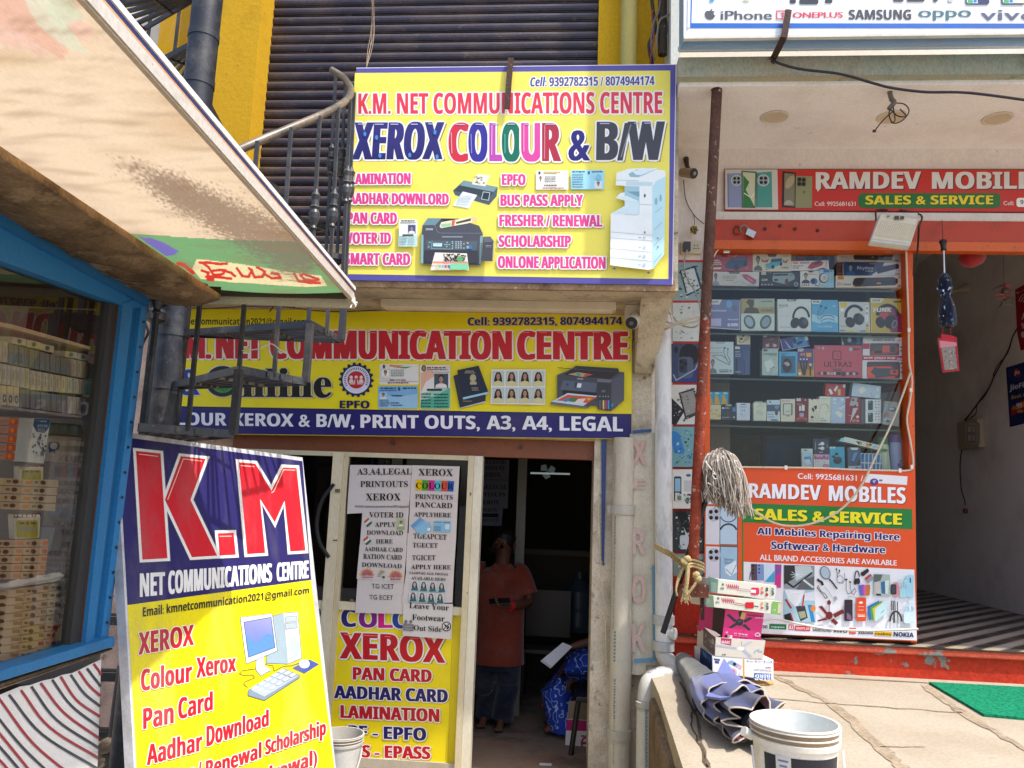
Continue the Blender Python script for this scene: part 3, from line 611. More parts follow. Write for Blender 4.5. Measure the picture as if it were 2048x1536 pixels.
m.text('Aadhar',214,1350,662,1515,RD,(1245,1392),'bold',fat=4,out=OW,ow=8); m.text('Download',702,1196,1205,1362,RD,(1066,1190),'bold',fat=4,out=OW,ow=8)
m.text('Bus Pass /',225,1630,655,1790,RD,(1480,1620),'bold',fat=4,out=OW,ow=8); m.text('Renewal',695,1480,1145,1622,RD,(1330,1452),'bold',fat=4,out=OW,ow=8); m.text('Scholarship',1182,1310,1672,1430,RD,(1145,1262),'bold',fat=4,out=OW,ow=8)
m.text('PF (Withdrawal)',700,1720,1600,1880,RD,(1385,1500),'bold',fat=4,out=OW,ow=8)
m.build('lettering',VINYLD,rt)
m = MB(BPL,V6,.002)                                                               # drawn computer
OL = '4a5058'
m.poly([(1235,298),(1330,270),(1450,262),(1482,640),(1365,688),(1190,680)],'dde6e8'); m.poly([(1235,298),(1335,274),(1372,686),(1190,680)],'9fb2bc'); m.line([(1235,298),(1330,270),(1450,262),(1482,640),(1365,688),(1190,680)],4,OL,True)
for y in (300,355): m.poly([(1345,y+2),(1440,y-8),(1446,y+36),(1350,y+50)],'b9c6cc'); m.line([(1345,y+2),(1440,y-8),(1446,y+36),(1350,y+50)],3,OL,True)
m.ell(1415,550,55,85,'c6d4da',18)
m.poly([(1110,640),(1170,625),(1180,700),(1235,735),(1145,785),(1105,735)],'cfd9de'); m.line([(1110,640),(1105,735),(1145,785),(1235,735)],4,OL)
m.poly([(977,305),(1240,274),(1282,580),(1028,688)],'d3dde2'); m.line([(977,305),(1240,274),(1282,580),(1028,688)],4,OL,True)
m.poly([(1008,345),(1230,305),(1262,552),(1046,632)],['8d8cc4','9d9ad0','5d84c0','5a84c2']); m.poly([(1022,440),(1080,510),(1130,515),(1190,440),(1240,450),(1262,552),(1046,632)],'5f8fca'); m.line([(1008,345),(1230,305),(1262,552),(1046,632)],5,'3d4470',True)
m.line([(1105,725),(1000,740),(972,765),(1000,778),(1080,775),(1095,800),(1020,830),(1005,850),(1040,880)],5,'54503c'); m.line([(1180,690),(1245,700),(1255,745),(1330,705),(1400,700),(1462,678)],5,'54503c')
m.poly([(1405,718),(1545,650),(1622,688),(1502,764)],'4a5aa8'); m.ell(1502,686,44,36,'dfe4ea',16)
m.poly([(1042,905),(1330,722),(1462,780),(1460,800),(1175,985),(1040,945)],'8595a4'); m.poly([(1050,890),(1330,724),(1460,782),(1175,952)],'b5c2cc'); m.line([(1042,905),(1330,722),(1462,780),(1460,800),(1175,985),(1040,945)],4,OL,True)
for r in range(5):
    for c in range(3):
        x,y = 1100+r*54+c*43,885-r*34+c*17; m.poly([(x-38,y),(x+6,y-26),(x+40,y-12),(x-6,y+15)],'a2b2be'); m.poly([(x-30,y-1),(x+6,y-21),(x+30,y-11),(x-6,y+9)],'d8e0e6')
m.build('printed_picture',VINYLD,rt)
# ================================================================== PHOTOCOPY SHOPFRONT
DP = YP(5.06)
def D(px,py,y=5.06): return onY(px,py,y)
rt = thing('shopfront','cream aluminium shopfront of narrow glass panes beside the dark open doorway','shopfront',D(780,1530))
def post(m,xa,xb,y0=914,y1=1545,ya=5.0,yb=5.08,col='d8ccae'):
    za,zb = D(xa,y1).z,D(xa,y0).z; x0,x1 = D(xa,1200).x,D(xb,1200).x
    m.box((x0,ya,max(FZ,za)),(x1,yb,min(HZ,zb)),col); return x0,x1
a0,a1 = post(MB(),652,678); zc = D(660,1206).z; z1 = D(760,1209).z; zs = D(700,1528).z
m = MB(); post(m,651,672,905,1700); m.box((D(672,1200).x+.001,5.015,FZ),(D(682,1200).x,5.08,HZ),'cfc2a2'); m.build('mullion',ALU,rt)
dl,dr = D(927,1200).x,D(956,1200).x
m = MB(); m.box((dl,4.99,FZ),(dl+(dr-dl)*.4,5.085,HZ),'d2c5a4'); m.box((dl+(dr-dl)*.4+.001,5.0,FZ),(dr,5.085,HZ),'e2dac4'); m.build('door_post',ALU,rt)
pl0,pr0 = D(682,1200).x+.001,dl-.001
MB().box((KX0,5.01,HZ-.03),(pr0,5.075,HZ),'c9bd9e').build('rail',ALU,rt); m = MB()
tz0,tz1 = D(780,1222).z,D(780,1206).z
m.box((pl0,5.012,tz0),(pr0,5.075,tz1),'d6caac'); m.box((KX0,5.014,tz0),(D(651,1200).x-.001,5.075,tz1),'d6caac'); m.build('rail',ALU,rt); MB().box((KX0,5.013,FZ),(pr0,5.075,FZ+.055),'b8b09c').build('rail',ALU,rt)
m = MB(); m.box((pl0,5.04,tz1),(pr0,5.046,HZ-.03),'ffffff'); m.build('pane',GLASSD,rt)
m = MB(); m.box((KX0,5.04,tz1),(D(651,1200).x-.001,5.046,HZ-.03),'ffffff'); m.build('pane',GLASSD,rt)
m = MB(); m.box((KX0,5.035,FZ+.055),(D(651,1200).x-.001,5.05,tz0),'ead51a'); m.box((pl0,5.036,FZ+.055),(pr0,5.05,tz0),'d8c418'); m.build('lower_panel',VINYL,rt)
m = MB(YP(5.0),FULL,.012)
for x,y,w_,h_ in ((671,978,10,7),(667,1079,9,3),(701,1198,7,6),(940,985,3,6),(934,1184,2,3)): m.rect(x,y,x+w_,y+h_,'6d6450')
m.build('tape_scrap',PAPER,rt)
# yellow COLOUR XEROX sticker sign
SP = YP(5.03); VY = V4
rt = thing('window_sign','yellow COLOUR XEROX, PAN CARD and LAMINATION sign filling the lower pane by the doorway','sign',D(790,1530,5.03))
sign_panel(rt,'panel',SP,VY,[(105,84),(824,110),(790,1085),(62,1060)],'ecd614',VINYL,.004)
m = MB(SP,VY,.0012); NV = '1b1660'; RD2 = 'bd0f1c'; OW = 'e9e2dc'; SH = '8f7f18'
for ch,a,b,c,d in (('C',137,222,NV,0),('O',246,352,'7c1a7a',5),('L',366,448,'cc0f78',9),('O',454,560,'123c96',12),('U',572,664,'c03a28',16),('R',676,770,'1c6a44',20)):
    m.text(ch,a,115+d,b,228+d*.8,c,None,'bold',fat=5,out=OW,ow=8,shadow=SH,sd=(4,6))
m.text('XEROX',128,262,772,424,RD2,(288,452),'bold',fat=7,out=OW,ow=10,shadow=SH,sd=(5,8))
for q_ in ([(150,275),(200,277)],[(262,280),(360,284)],[(402,288),(440,290)],[(560,298),(610,300)],[(668,302),(700,304)]): m.line(q_,6,'e46a6c')
m.text('PAN CARD',208,478,690,555,RD2,(494,572),'bold',fat=4,out=OW,ow=7,shadow=SH,sd=(4,5))
m.text('AADHAR CARD',92,592,790,670,NV,(618,698),'bold',fat=4,out=OW,ow=7,shadow=SH,sd=(4,5))
m.text('LAMINATION',132,714,738,792,RD2,(738,818),'bold',fat=4,out=OW,ow=7,shadow=SH,sd=(4,5))
m.text('PF - EPFO',180,838,656,912,NV,(856,934),'bold',fat=4,out=OW,ow=7,shadow=SH,sd=(4,5))
m.text('BUS - EPASS',130,958,682,1034,RD2,(972,1048),'bold',fat=4,out=OW,ow=7,shadow=SH,sd=(4,5))
m.build('lettering',VINYL,rt)
rt = thing('window_sign','mostly hidden yellow sign ending in a dark green R, behind the standing board','sign',D(620,1530,5.03))
sign_panel(rt,'panel',SP,V3,[(-60,1035),(168,1043),(158,1400),(-60,1395)],'ecd614',VINYL,.004)
m = MB(SP,V3,.0012); m.text('COLOUR',-250,1072,138,1182,'1c5a48',(1075,1185),'bold',fat=4,out=OW,ow=8); m.build('lettering',VINYL,rt)
# paper notices: each sheet its own thing, slightly curled
def notice(label,view,quad,col='cfc6c2',lift=.0,name='paper_notice'):
    pl = YP(5.008-lift); q = [pl.at(*U(view,p)) for p in quad]; n = 6; m = MB(); vs = []
    for j_ in range(n+1):
        for i in range(n+1):
            u,v = i/n,j_/n; p = (q[0]*(1-u)+q[1]*u)*(1-v)+(q[3]*(1-u)+q[2]*u)*v
            k = .0015*math.sin(u*5+v*3)+.003*max(0,v-.75)*4*.3+.002*math.cos(v*9); vs.append(p+Vector((0,-max(0,k)*.6,0)))
    m.add(vs,[[j_*(n+1)+i,j_*(n+1)+i+1,(j_+1)*(n+1)+i+1,(j_+1)*(n+1)+i] for j_ in range(n) for i in range(n)],col,True)
    o = m.build(name,PAPER,None,label,'notice','paper notices taped to the shopfront')
    return o,MB(YP(5.008-lift-.0045),view)
INK = '1a1618'
def lines(m,L,style='serif'):
    for s,x0,y0,x1,y1,dy in L: m.text(s,x0,y0,x1,y1,INK,(y0+dy,y1+dy),style)
o,m = notice('topmost left sheet reading A3,A4,LEGAL PRINTOUTS XEROX with an email line',P1v,[(88,84),(1150,92),(1090,865),(35,918)])
lines(m,[('A3,A4,LEGAL',210,148,1140,250,-2),('PRINTOUTS',262,360,1072,460,0),('XEROX',358,572,948,690,0),('EMAIL:kmnetcommunication2021@gmail',172,775,1090,808,2)]); m.build('print',PAPER,o)
o,m = notice('top right sheet reading XEROX COLOUR PRINTOUTS with a rainbow band',P1v,[(1150,90),(1958,110),(1925,705),(1108,690)],lift=.005)
for i,c in enumerate(('dcb40e','4f9a2c','c42e84','54b8c4','d4502e','1f58a8')): m.poly([(1208+i*109,338+i*4),(1208+(i+1)*109,342+i*4),(1203+(i+1)*108,517+i*4),(1203+i*108,513+i*4)],c)
lines(m,[('XEROX',1255,150,1840,262,12),('COLOUR',1212,388,1850,484,14),('PRINTOUTS',1197,582,1842,662,18)]); m.build('print',PAPER,o)
o,m = notice('sheet reading PANCARD APPLYHERE with fanned blue cards, right column',P1v,[(1112,690),(1925,706),(1898,1300),(1085,1268)],lift=.0075)
lines(m,[('PANCARD',1196,715,1830,805,20),('APPLYHERE',1178,890,1808,965,15)])
for a,b,c in ((1120,1120,'6a98c4'),(1170,1160,'7caed0'),(1210,1190,'8cbcd8')): m.poly([(a,b),(a+165,b-145),(a+270,b-40),(a+105,b+100)],c)
m.poly([(1190,1170),(1445,1050),(1480,1215),(1225,1245)],'8ab8d6'); m.rect(1405,1160,1455,1205,'dce8ee'); m.poly([(1515,1038),(1808,1046),(1798,1232),(1510,1225)],'86b8d4'); m.poly([(1710,1098),(1785,1100),(1783,1182),(1708,1180)],'c8d8e0'); squiggle(m,1530,1055,1640,14,'3c6288'); squiggle(m,1670,1058,1790,14,'3c6288')
for i in range(4): squiggle(m,1525,1130+i*22,1640,10,'4c7498')
m.build('print',PAPER,o)
o,m = notice('sheet reading VOTER ID APPLY DOWNLOAD HERE with tricolour marks, left column',P1v,[(300,855),(1090,862),(1050,1465),(255,1450)],lift=.0035)
lines(m,[('VOTER ID',412,890,998,978,4),('APPLY',512,1062,868,1140,0),('DOWNLOAD',372,1200,992,1275,8),('HERE',528,1352,815,1424,0)])
for dx,dy in ((0,0),(-15,310)):
    for k,c in enumerate(('b85a34','ded8d0','3c6a4a')): m.poly([(325+dx+k*18,1050+dy+k*32),(400+dx+k*24,985+dy+k*30),(416+dx+k*26,1012+dy+k*32),(342+dx+k*20,1080+dy+k*34)],c)
m.rect(880,995,1022,1195,'b4b894'); face(m,910,1030,1000,1130,'a4a884',skin='8a6a58'); m.rect(890,1140,1015,1185,'8ea878'); m.build('print',PAPER,o)
o,m = notice('sheet reading AADHAR CARD RATION CARD DOWNLOAD with two sun emblems',P2v,[(238,-88),(1000,-78),(955,520),(188,465)],lift=.006)
lines(m,[('AADHAR CARD',320,-52,935,15,18),('RATION CARD',296,62,918,140,20),('DOWNLOAD',272,200,918,270,28)])
for cx,cy in ((358,415),(820,445)):
    for r,c in ((100,'d9a23c'),(82,'c8504c'),(62,'b03a4a'),(42,'a82e48'),(22,'b03a4a')): m.arc(cx,cy,r,r*1.05,180,360,12,c)
    for k in range(7): a = math.radians(190+k*27); m.ell(cx+118*math.cos(a),cy+122*math.sin(a),8,10,'d89a3c',6)
    squiggle(m,cx-85,cy+16,cx+90,24,'a8485a',1,.6)
m.poly([(540,380),(600,330),(660,352),(600,380)],'8aa06a'); m.poly([(540,345),(590,318),(640,340)],'d49a4c'); m.rect(606,420,645,458,'4c4c54')
for k in range(3): squiggle(m,525,392+k*18,590,8,'6c6c70')
m.build('print',PAPER,o)
o,m = notice('plain creased sheet reading TG ICET TG ECET at the foot of the left column',P2v,[(205,465),(955,520),(942,1035),(165,1015)],lift=.0025)
lines(m,[('TG ICET',432,545,792,618,10),('TG ECET',394,725,780,796,12)],'plain'); m.build('print',PAPER,o)
o,m = notice('sheet reading TGEAPCET TGECET TGICET APPLY HERE, right column',P2v,[(1012,-272),(1800,-245),(1760,370),(985,340)],lift=.006)
lines(m,[('TGEAPCET',1105,-268,1645,-186,20),('TGECET',1095,-118,1500,-42,8),('TGICET',1085,85,1465,165,0),('APPLY HERE',1068,236,1712,306,10)]); m.build('print',PAPER,o)
o,m = notice('sheet advertising PASSPORT SIZE PHOTOS with eight portraits of a long haired woman',P2v,[(990,340),(1760,370),(1738,850),(918,865)],lift=.008)
lines(m,[('PASSPORT SIZE PHOTOS',1042,350,1666,388,28),('AVAILABLE HERE',1074,428,1630,474,26)])
for r in range(2):
    for c in range(4): x,y = 1058-r*24+c*146,492+r*178+c*9; face(m,x,y,x+136,y+165,'c2ccd0','4a3634','c4b0ac','2f6a72',True)
m.build('print',PAPER,o)
o,m = notice('lowest right sheet asking Leave Your Footwear Out Side with a no shoes ring',P2v,[(945,862),(1745,870),(1720,1445),(932,1385)],'d2ccc8',lift=.0105)
lines(m,[('Leave Your',1040,848,1680,938,40),('Footwear',1085,1040,1612,1130,25),('Out Side',1112,1212,1560,1296,30)])
m.ell(1640,1236,76,78,'2a2628',22); m.ell(1640,1236,62,63,'d2ccc8',22); m.poly([(1600,1190),(1640,1215),(1650,1260),(1610,1230)],'2a2628'); m.poly([(1660,1220),(1690,1240),(1670,1280),(1640,1290)],'2a2628'); m.line([(1590,1285),(1690,1188)],12,'2a2628')
m.poly([(945,1185),(1112,1202),(1106,1312),(942,1298)],'6c686a')
for k in range(4): squiggle(m,962,1208+k*25,1094,12,'b8b4b4')
for x in (985,1065): m.ell(x,1158,26,28,'7a7678',10)
m.build('print',PAPER,o)
# notices inside, on the far glass
IP = YP(6.4)
rt = thing('inner_partition','dim glazed partition inside the doorway with pale printed notices pasted on it','partition',onY(1010,1250,6.4))
m = MB(); xa,xb = onY(940,1000,6.4).x-.5,onY(1034,1000,6.4).x
m.box((xb,6.38,FZ),(xb+.075,6.44,2.88),'8a8478'); m.build('mullion',ALU,rt)
m = MB(IP,V3,.002)
for q_ in ([(1090,125),(1340,128),(1335,255),(1085,250)],[(1085,255),(1335,260),(1330,438),(1080,434)],[(1060,438),(1300,440),(1290,550),(1050,545)]): m.poly(q_,'6a6a76')
for s,a,b,c,d in (('A3,A4,LEGAL',1120,132,1318,152),('PRINTOUTS',1140,168,1308,192),('XEROX',1163,208,1282,236),('A3,A4,LEGAL',1110,286,1326,314),('PRINTOUTS',1112,336,1312,362),('XEROX',1146,384,1275,412),('XEROX',1166,440,1262,458),('PRINTOUTS',1155,502,1275,522)): m.text(s,a,b,c,d,'14141a',None,'serif')
m.rect(1150,470,1270,494,'1c1c24'); m.build('print',PAPER,rt)
# ---------------------------------------------------------------- mobile shop fascia
SP = YP(4.985)
rt = thing('shop_sign','red mobile shop fascia with white capitals, a green SALES & SERVICE lozenge and phone pictures','sign',onY(1750,420,4.985))
sign_panel(rt,'panel',SP,VC,[(354,926),(2450,926),(2450,1164),(354,1152)],'c22e22',VINYL,.02)
m = MB(SP,VC); m.poly([(358,930),(644,930),(648,1150),(358,1148)],'c9c4b8'); m.line([(355,928),(2440,928)],4,'4a5a48'); m.line([(355,928),(356,1150)],4,'4a5a48'); m.build('printed_ground',VINYL,rt)
m = MB(SP,VC,.0012)
for p0,p1,cw,c in (('RAMDEV',(858,1428),0,0),('MOBILES',(1495,2110),0,0)):
    m.text(p0,p1[0],945,p1[1],1036,'d9d2ca',(942,1036),'bold',fat=4,shadow='5a2820',sd=(6,5))
m.poly([(858,1036),(880,1036),(865,1052)],'d9d2ca')
m.rrect(1087,1060,1868,1142,26,'256a2c')
m.text('SALES & SERVICE',1128,1074,1826,1122,'e9cf1e',(1073,1121),'bold',fat=2,shadow='1c3a18',sd=(3,3))
m.text('Cell: 9925681631',848,1107,1072,1130,'e6d4cc',None,'plain',fat=.4); m.text('Cell:',1884,1104,1940,1126,'e6d4cc',None,'plain',fat=.4)
m.rrect(1955,1086,2200,1136,14,'e8e4dc'); m.text('95',1975,1098,2012,1120,'2c2a2a')
m.build('lettering',VINYL,rt)
m = MB(SP,VC,.0012)
def lens3(m,cx,cy,r,ring='c8cdd0'):
    m.ell(cx,cy,r,r,ring,16); m.ell(cx,cy,r*.88,r*.88,'9aa4a8',16)
    for dx,dy in ((-.35,-.35),(.35,-.35),(-.35,.35),(.35,.35)): m.ell(cx+dx*r,cy+dy*r,r*.28,r*.28,'17181c',10)
m.poly([(372,952),(450,950),(448,1138),(374,1138)],'8a92b4'); m.line([(372,952),(374,1138)],5,'5f6890'); lens3(m,420,990,30)
m.poly([(446,936),(530,942),(524,1142),(448,1140)],'4f6a50'); m.poly([(454,945),(522,950),(518,1132),(456,1130)],'c8c8a8'); m.poly([(456,960),(490,1000),(470,1040),(518,1132),(456,1130)],'2f7a3c'); m.line([(460,1060),(500,1085),(518,1060)],5,'e2e2c8')
m.poly([(532,948),(612,942),(616,1138),(530,1138)],'4a9488'); lens3(m,567,990,33); m.line([(532,950),(530,1138)],5,'2c6a60')
m.poly([(672,940),(745,948),(748,1142),(668,1136)],'28241e'); m.poly([(682,950),(738,956),(738,1134),(680,1128)],'7f7660'); m.ell(712,1000,20,40,'a89a78',12,30); m.ell(705,1125,26,26,'a8a48c',14,0,180,360)
m.poly([(745,966),(835,968),(832,1142),(742,1142)],'8c8a62'); m.poly([(750,972),(800,974),(800,1024),(750,1022)],'6a6848')
for x,y in ((764,986),(788,988),(764,1010),(787,1011)): m.ell(x,y,11,11,'1a1a18',10)
m.ell(790,1055,8,9,'6e6c4c',10)
m.build('printed_picture',VINYL,rt)
# ---------------------------------------------------------------- big lightbox over the canopy
y0 = 3.98; SP = YP(y0)
rt = thing('lightbox_sign','white and blue lightbox listing phone makers, mounted over the canopy with a blue underside','sign',onY(1720,100,y0+.1))
q = [SP.at(*U(VC,p)) for p in ((140,-420),(2500,-420),(2500,178),(130,178))]
zb = q[2].z; xl = q[3].x
m = MB(); m.box((xl,y0,zb),(q[2].x,y0+.018,zb+1.5),'e9ebee'); m.build('panel',VINYL,rt)
m = MB(); pb = onY(1357,109,y0+.24)
m.add([(xl+.006,y0+.02,zb-.002),(q[2].x,y0+.02,zb-.002),(q[2].x,CYF-.02,pb.z),(pb.x,CYF-.02,pb.z)],[[0,1,2,3]],'2f74a6')
m.add([(xl+.006,y0+.02,zb-.002),(pb.x,CYF-.02,pb.z),(pb.x,CYF-.02,zb+1.4),(xl+.006,y0+.02,zb+1.4)],[[0,1,2,3]],'8fb0c4')
m.build('underside',PAINT,rt)
m = MB(); m.box((pb.x-.01,CYF-.075,pb.z-.012),(q[2].x,CYF-.05,pb.z+.006),'b9c2c4'); m.box((xl,y0-.006,zb-.008),(q[2].x,y0+.02,zb+.006),'d8d6cc'); m.build('edge_trim',ALU,rt)
m = MB(SP,VC,.002); BL_ = '1a66c4'
m.poly([(172,128),(2500,131),(2500,154),(164,154)],BL_); m.poly([(176,-400),(188,-400),(172,128),(164,154)],BL_)
GY = '54555a'
m.text('iPhone',334,60,612,108,GY,(60,108),'plain',fat=2.2); m.text('ONEPLUS',730,69,1001,98,'d43a56',(67,97),'plain',fat=2); m.text('SAMSUNG',1036,55,1376,107,'43444a',(54,108),'bold',fat=1.5)
m.text('oppo',1418,42,1704,95,'3c7078',(40,94),'plain',fat=2); m.text('vivo',1758,52,2075,111,'5a607c',(52,111),'plain',fat=2)
m.ell(274,84,27,24,GY,18); m.ell(262,78,17,18,GY,12); m.ell(288,78,15,17,GY,12); m.ell(302,76,8,10,'e9ebee',10); m.ell(281,57,4,9,GY,8,35)
m.line([(640,62),(698,62),(698,105),(640,105)],6,'d43a56',True); m.text('1',660,70,678,98,'d43a56'); m.rect(690,52,712,58,'d43a56')
for a in ((712,-10,745,20),(765,-8,868,24),(905,-5,945,18)): m.rrect(a[0],a[1],a[2],a[3],8,'2a3440')
m.rrect(1280,-20,1335,10,6,'3c444c'); m.rrect(1355,-20,1450,10,6,'32363c'); m.ell(1510,0,14,12,'40444c',10); m.ell(1593,0,16,14,'c4c8d0',10)
for x in (1675,1872): m.rrect(x,-60,x+130,26,12,'2c4a60'); m.rrect(x+6,-60,x+124,20,10,'cfe0e8'); m.rect(x+12,2,x+40,18,'3cb060'); m.ell(x+52,8,10,9,'2a7ad0',10); m.rrect(x+66,-14,x+126,20,6,'2b3666' if x < 1800 else 'e8e0d0')
m.ell(285,0,14,12,'3aa0d8',10); m.ell(475,-2,22,10,'e0d8a8',10); m.poly([(162,-400),(176,-400),(164,154),(150,154)],'e9ebee')
m.build('lettering',VINYL,rt)
# ================================================================== SHOWCASE OF THE MOBILE SHOP
X1 = (1400,490,.11719); X2 = (1600,490,.11719); X3 = (1400,650,.11719); X4 = (1600,650,.11719); X5 = (1400,800,.11719); X6 = (1600,800,.11719)
def F(px,py,y=5.0): return onY(px,py,y)
OR = 'd8581a'
rt = thing('showcase','glass showcase of boxed gadgets in an orange frame beside the open shop entrance','display case',F(1620,1270,5.1))
lx0,lx1 = F(1410,750).x,F(1421,750).x; rx0,rx1 = F(1808,900).x,F(1818,900).x
gz0 = F(1620,942).z; gz1 = F(1620,502).z; bz1 = F(1620,440).z
m = MB(); m.slab([F(x,y,4.985) for x,y in ((1410,488),(1421,488),(1419,1264),(1408,1264))],(0,.11,0),OR); m.slab([F(x,y,4.985) for x,y in ((1813,488),(1826,488),(1834.5,1285),(1822,1285))],(0,.6,0),OR); m.box((lx1,4.99,gz1),(rx0,5.1,gz1+.12),'d2621c'); m.box((lx1,4.99,gz0-.03),(rx0,5.06,gz0),'c8541c')
m.build('frame',PAINT,rt,bevel=.003)
m = MB(); m.box((lx1,5.02,gz0),(rx0,5.026,gz1),'ffffff'); m.build('pane',GLASS,rt)
m = MB(); m.box((lx0,5.62,FL),(rx1,5.66,gz1+.1),'3a3634'); m.box((lx0-.02,5.1,FL),(lx0,5.66,gz1+.1),'4a4644'); m.box((lx0,5.1,gz1+.1),(rx1,5.66,gz1+.14),'4a4644'); m.box((lx0,5.03,gz0-.06),(rx1,5.62,gz0-.03),'4a4644'); m.box((lx0,5.0,FL),(rx1,5.03,gz0-.03),'6a3a20')
m.build('cabinet',DARK,rt)
SH = [F(1620,y,5.06).z for y in (581,671,761,856)]
for z in SH:
    m = MB(); m.box((lx1+.002,5.045,z-.008),(rx0-.002,5.5,z),'ffffff'); m.build('shelf',GLASSD,rt)
    m = MB(); m.box((lx1+.002,5.0405,z-.009),(rx0-.002,5.0445,z+.001),'3a5048'); m.build('shelf_edge',PLASTIC,rt)
m = MB(YP(5.0),FULL,.02)
for x,y in ((1452,502),(1773,501)): m.rect(x-6,y,x+6,y+6,'b8ac94')
m.build('pane_clip',CHROME,rt)
def draw(m,ops):
    for o in ops:
        k = o[0]
        if k == 't': m.text(o[1],o[2],o[3],o[4],o[5],o[6],None,*(o[7:] or ('bold',)))
        elif k == 'e': m.ell(*o[1:5],o[5],16,*(o[6:] or (0,)))
        elif k == 'p': m.poly(o[1],o[2])
        elif k == 'r': m.rect(*o[1:])
        elif k == 'l': m.line(o[1],o[2],o[3])
        elif k == 'f': face(m,*o[1:])
        elif k == 'q': squiggle(m,*o[1:])
        elif k == 'a': m.arc(*o[1:])
        elif k == 'rr': m.rrect(*o[1:])
        elif k == 'h':                                                             # over-ear headphones
            _,cx,cy,r,c = o; m.arc(cx,cy,r,r*1.15,175,365,r*.22,c); m.ell(cx-r*.72,cy+r*.55,r*.42,r*.6,c,16,20); m.ell(cx+r*.72,cy+r*.5,r*.46,r*.62,c,16,-20); m.ell(cx+r*.8,cy+r*.52,r*.24,r*.38,'4c4e52',12,-20)
def item(view,q,bg,label,cat='box',ops=(),th=.06,y=5.075,name='gadget_box',mat=None,group='boxed gadgets on the showcase shelves'):
    if len(q) == 4 and not isinstance(q[0],tuple): q = [(q[0],q[1]),(q[2],q[1]),(q[2],q[3]),(q[0],q[3])]
    p = YP(y); m = MB(p,view,.0006); P = [p.at(*U(view,a)) for a in q]
    m.slab(P,(0,th,0),bg); draw(m,ops)
    return m.build(name,mat or CARD,None,label,cat,group)
WT = 'd8dad4'; BK = '1c1c20'
item(X1,(205,155,900,442),'b04a4c','red box with a dark blue jeep, top left corner of the showcase',ops=[('p',[(420,340),(560,215),(800,205),(810,340),(740,370),(640,420),(440,395)],'3c5078'),('p',[(555,260),(600,225),(780,215),(780,265)],'52668c'),('e',620,385,42,50,'2c3444'),('e',770,330,30,40,'2c3444'),('q',215,255,330,20,WT),('q',215,288,360,20,WT),('q',215,320,370,20,WT),('p',[(205,390),(370,382),(350,412),(205,418)],WT),('t','1:1',780,390,810,415,WT),('p',[(560,210),(620,165),(640,165),(590,212)],'d09050')])
item(X1,(902,158,1555,450),'d4cfb4','cream TURBO box with a turquoise jeep between red flames',ops=[('f',905,165,1075,445,None,'2a2a2c','8a7c70','5a5a5e'),('p',[(1150,160),(1310,160),(1290,205),(1170,205)],'5c5f62'),('p',[(1040,240),(1100,270),(1180,235),(1150,300),(1060,290)],'a84a3c'),('p',[(1410,250),(1450,280),(1520,240),(1470,310),(1420,300)],'a84a3c'),('p',[(1110,335),(1200,300),(1220,235),(1400,220),(1410,310),(1360,340),(1200,405),(1125,390)],'4fa8c0'),('p',[(1215,250),(1390,235),(1385,280),(1210,295)],'32506a'),('e',1242,375,28,34,'20262c'),('e',1380,325,24,32,'20262c'),('t','TURBO',1385,375,1510,402,'3a3028'),('t','1800',1105,405,1170,425,'c05a30'),('q',1410,185,1510,12,'5a5850')])
item(X1,(1540,110,1800,275),'b0a844','small olive yellow box half hidden above the DRIFT car box',ops=[('rr',1630,165,1795,270,30,'5a2c50'),('rr',1655,190,1775,250,14,'8a3c5c'),('q',1560,150,1640,18,'4a5060')],y=5.16)
item(X2,(272,140,515,330),'32506e','small dark blue speckled box at the back of the top shelf',ops=[('r',370,190,470,250,'16202c'),('q',290,155,480,16,'a8b8c4')],y=5.17)
item(X1,[(1562,275),(1930,265),(2230,262),(2210,432),(1558,436)][:1]+[(2190,262),(2205,425),(1558,438)],'dcd6d2','white DRIFT box with a red sports car',ops=[('t','DRIFT',1705,292,1870,318,'3a3846','bi'),('p',[(1830,390),(1900,300),(2050,255),(2110,300),(2080,350),(1900,415)],'a8343a'),('p',[(1930,320),(2030,280),(2060,300),(1960,345)],'4a2c34'),('r',1590,285,1670,325,'e08a3a'),('q',1585,350,1760,16,'6a6a72'),('t','CAR',1582,375,1690,402,'4c4a54'),('p',[(1980,420),(2100,385),(2190,420)],'3c4a78')]+[('e',2150,290+i*28,9,9,'4c4a52') for i in range(4)])
item(X1,[(190,452),(1012,460),(1006,705),(185,688)],'cdc9c0','long pale OCEAN SONG box with a pink speed boat',ops=[('p',[(480,455),(690,458),(665,494),(505,492)],'6a6c70'),('f',200,460,340,690,None,'4a4a52','77707a','8c98ac'),('t','OCEAN SONG',388,525,625,552,'8d8a74'),('q',390,565,620,12,'9a978a'),('q',440,600,570,12,'6c6a64'),('p',[(705,508),(800,500),(960,600),(945,650),(900,668),(760,580)],'b04c68'),('p',[(780,540),(880,580),(920,640),(850,620)],'d07c8c'),('l',[(560,650),(700,620),(820,680),(900,690),(975,640),(960,590)],14,'a0b4cc')])
item(X1,[(1030,455),(1705,460),(1700,712),(1030,700)],'232228','black box with a silver hatchback, bottom of the top shelf',ops=[('p',[(1235,560),(1260,480),(1560,478),(1610,510),(1620,580),(1500,640),(1440,668),(1240,620)],'8a9c9c'),('p',[(1270,492),(1500,490),(1505,520),(1255,530)],'281c24'),('p',[(1525,490),(1590,510),(1580,540),(1530,525)],'6a8084'),('e',1480,640,32,66,'57303a'),('r',1265,580,1330,612,'202024'),('t','CAR',1050,578,1150,612,WT,'bi'),('r',1045,455,1130,510,'b8b8a0'),('e',1640,672,34,34,'b8bccc'),('e',1640,672,24,24,'33365a')]+[('r',1045+i*55,665,1075+i*55,690,'9a9a98') for i in range(4)]+[('q',1170,470,1225,16,'77757a')])
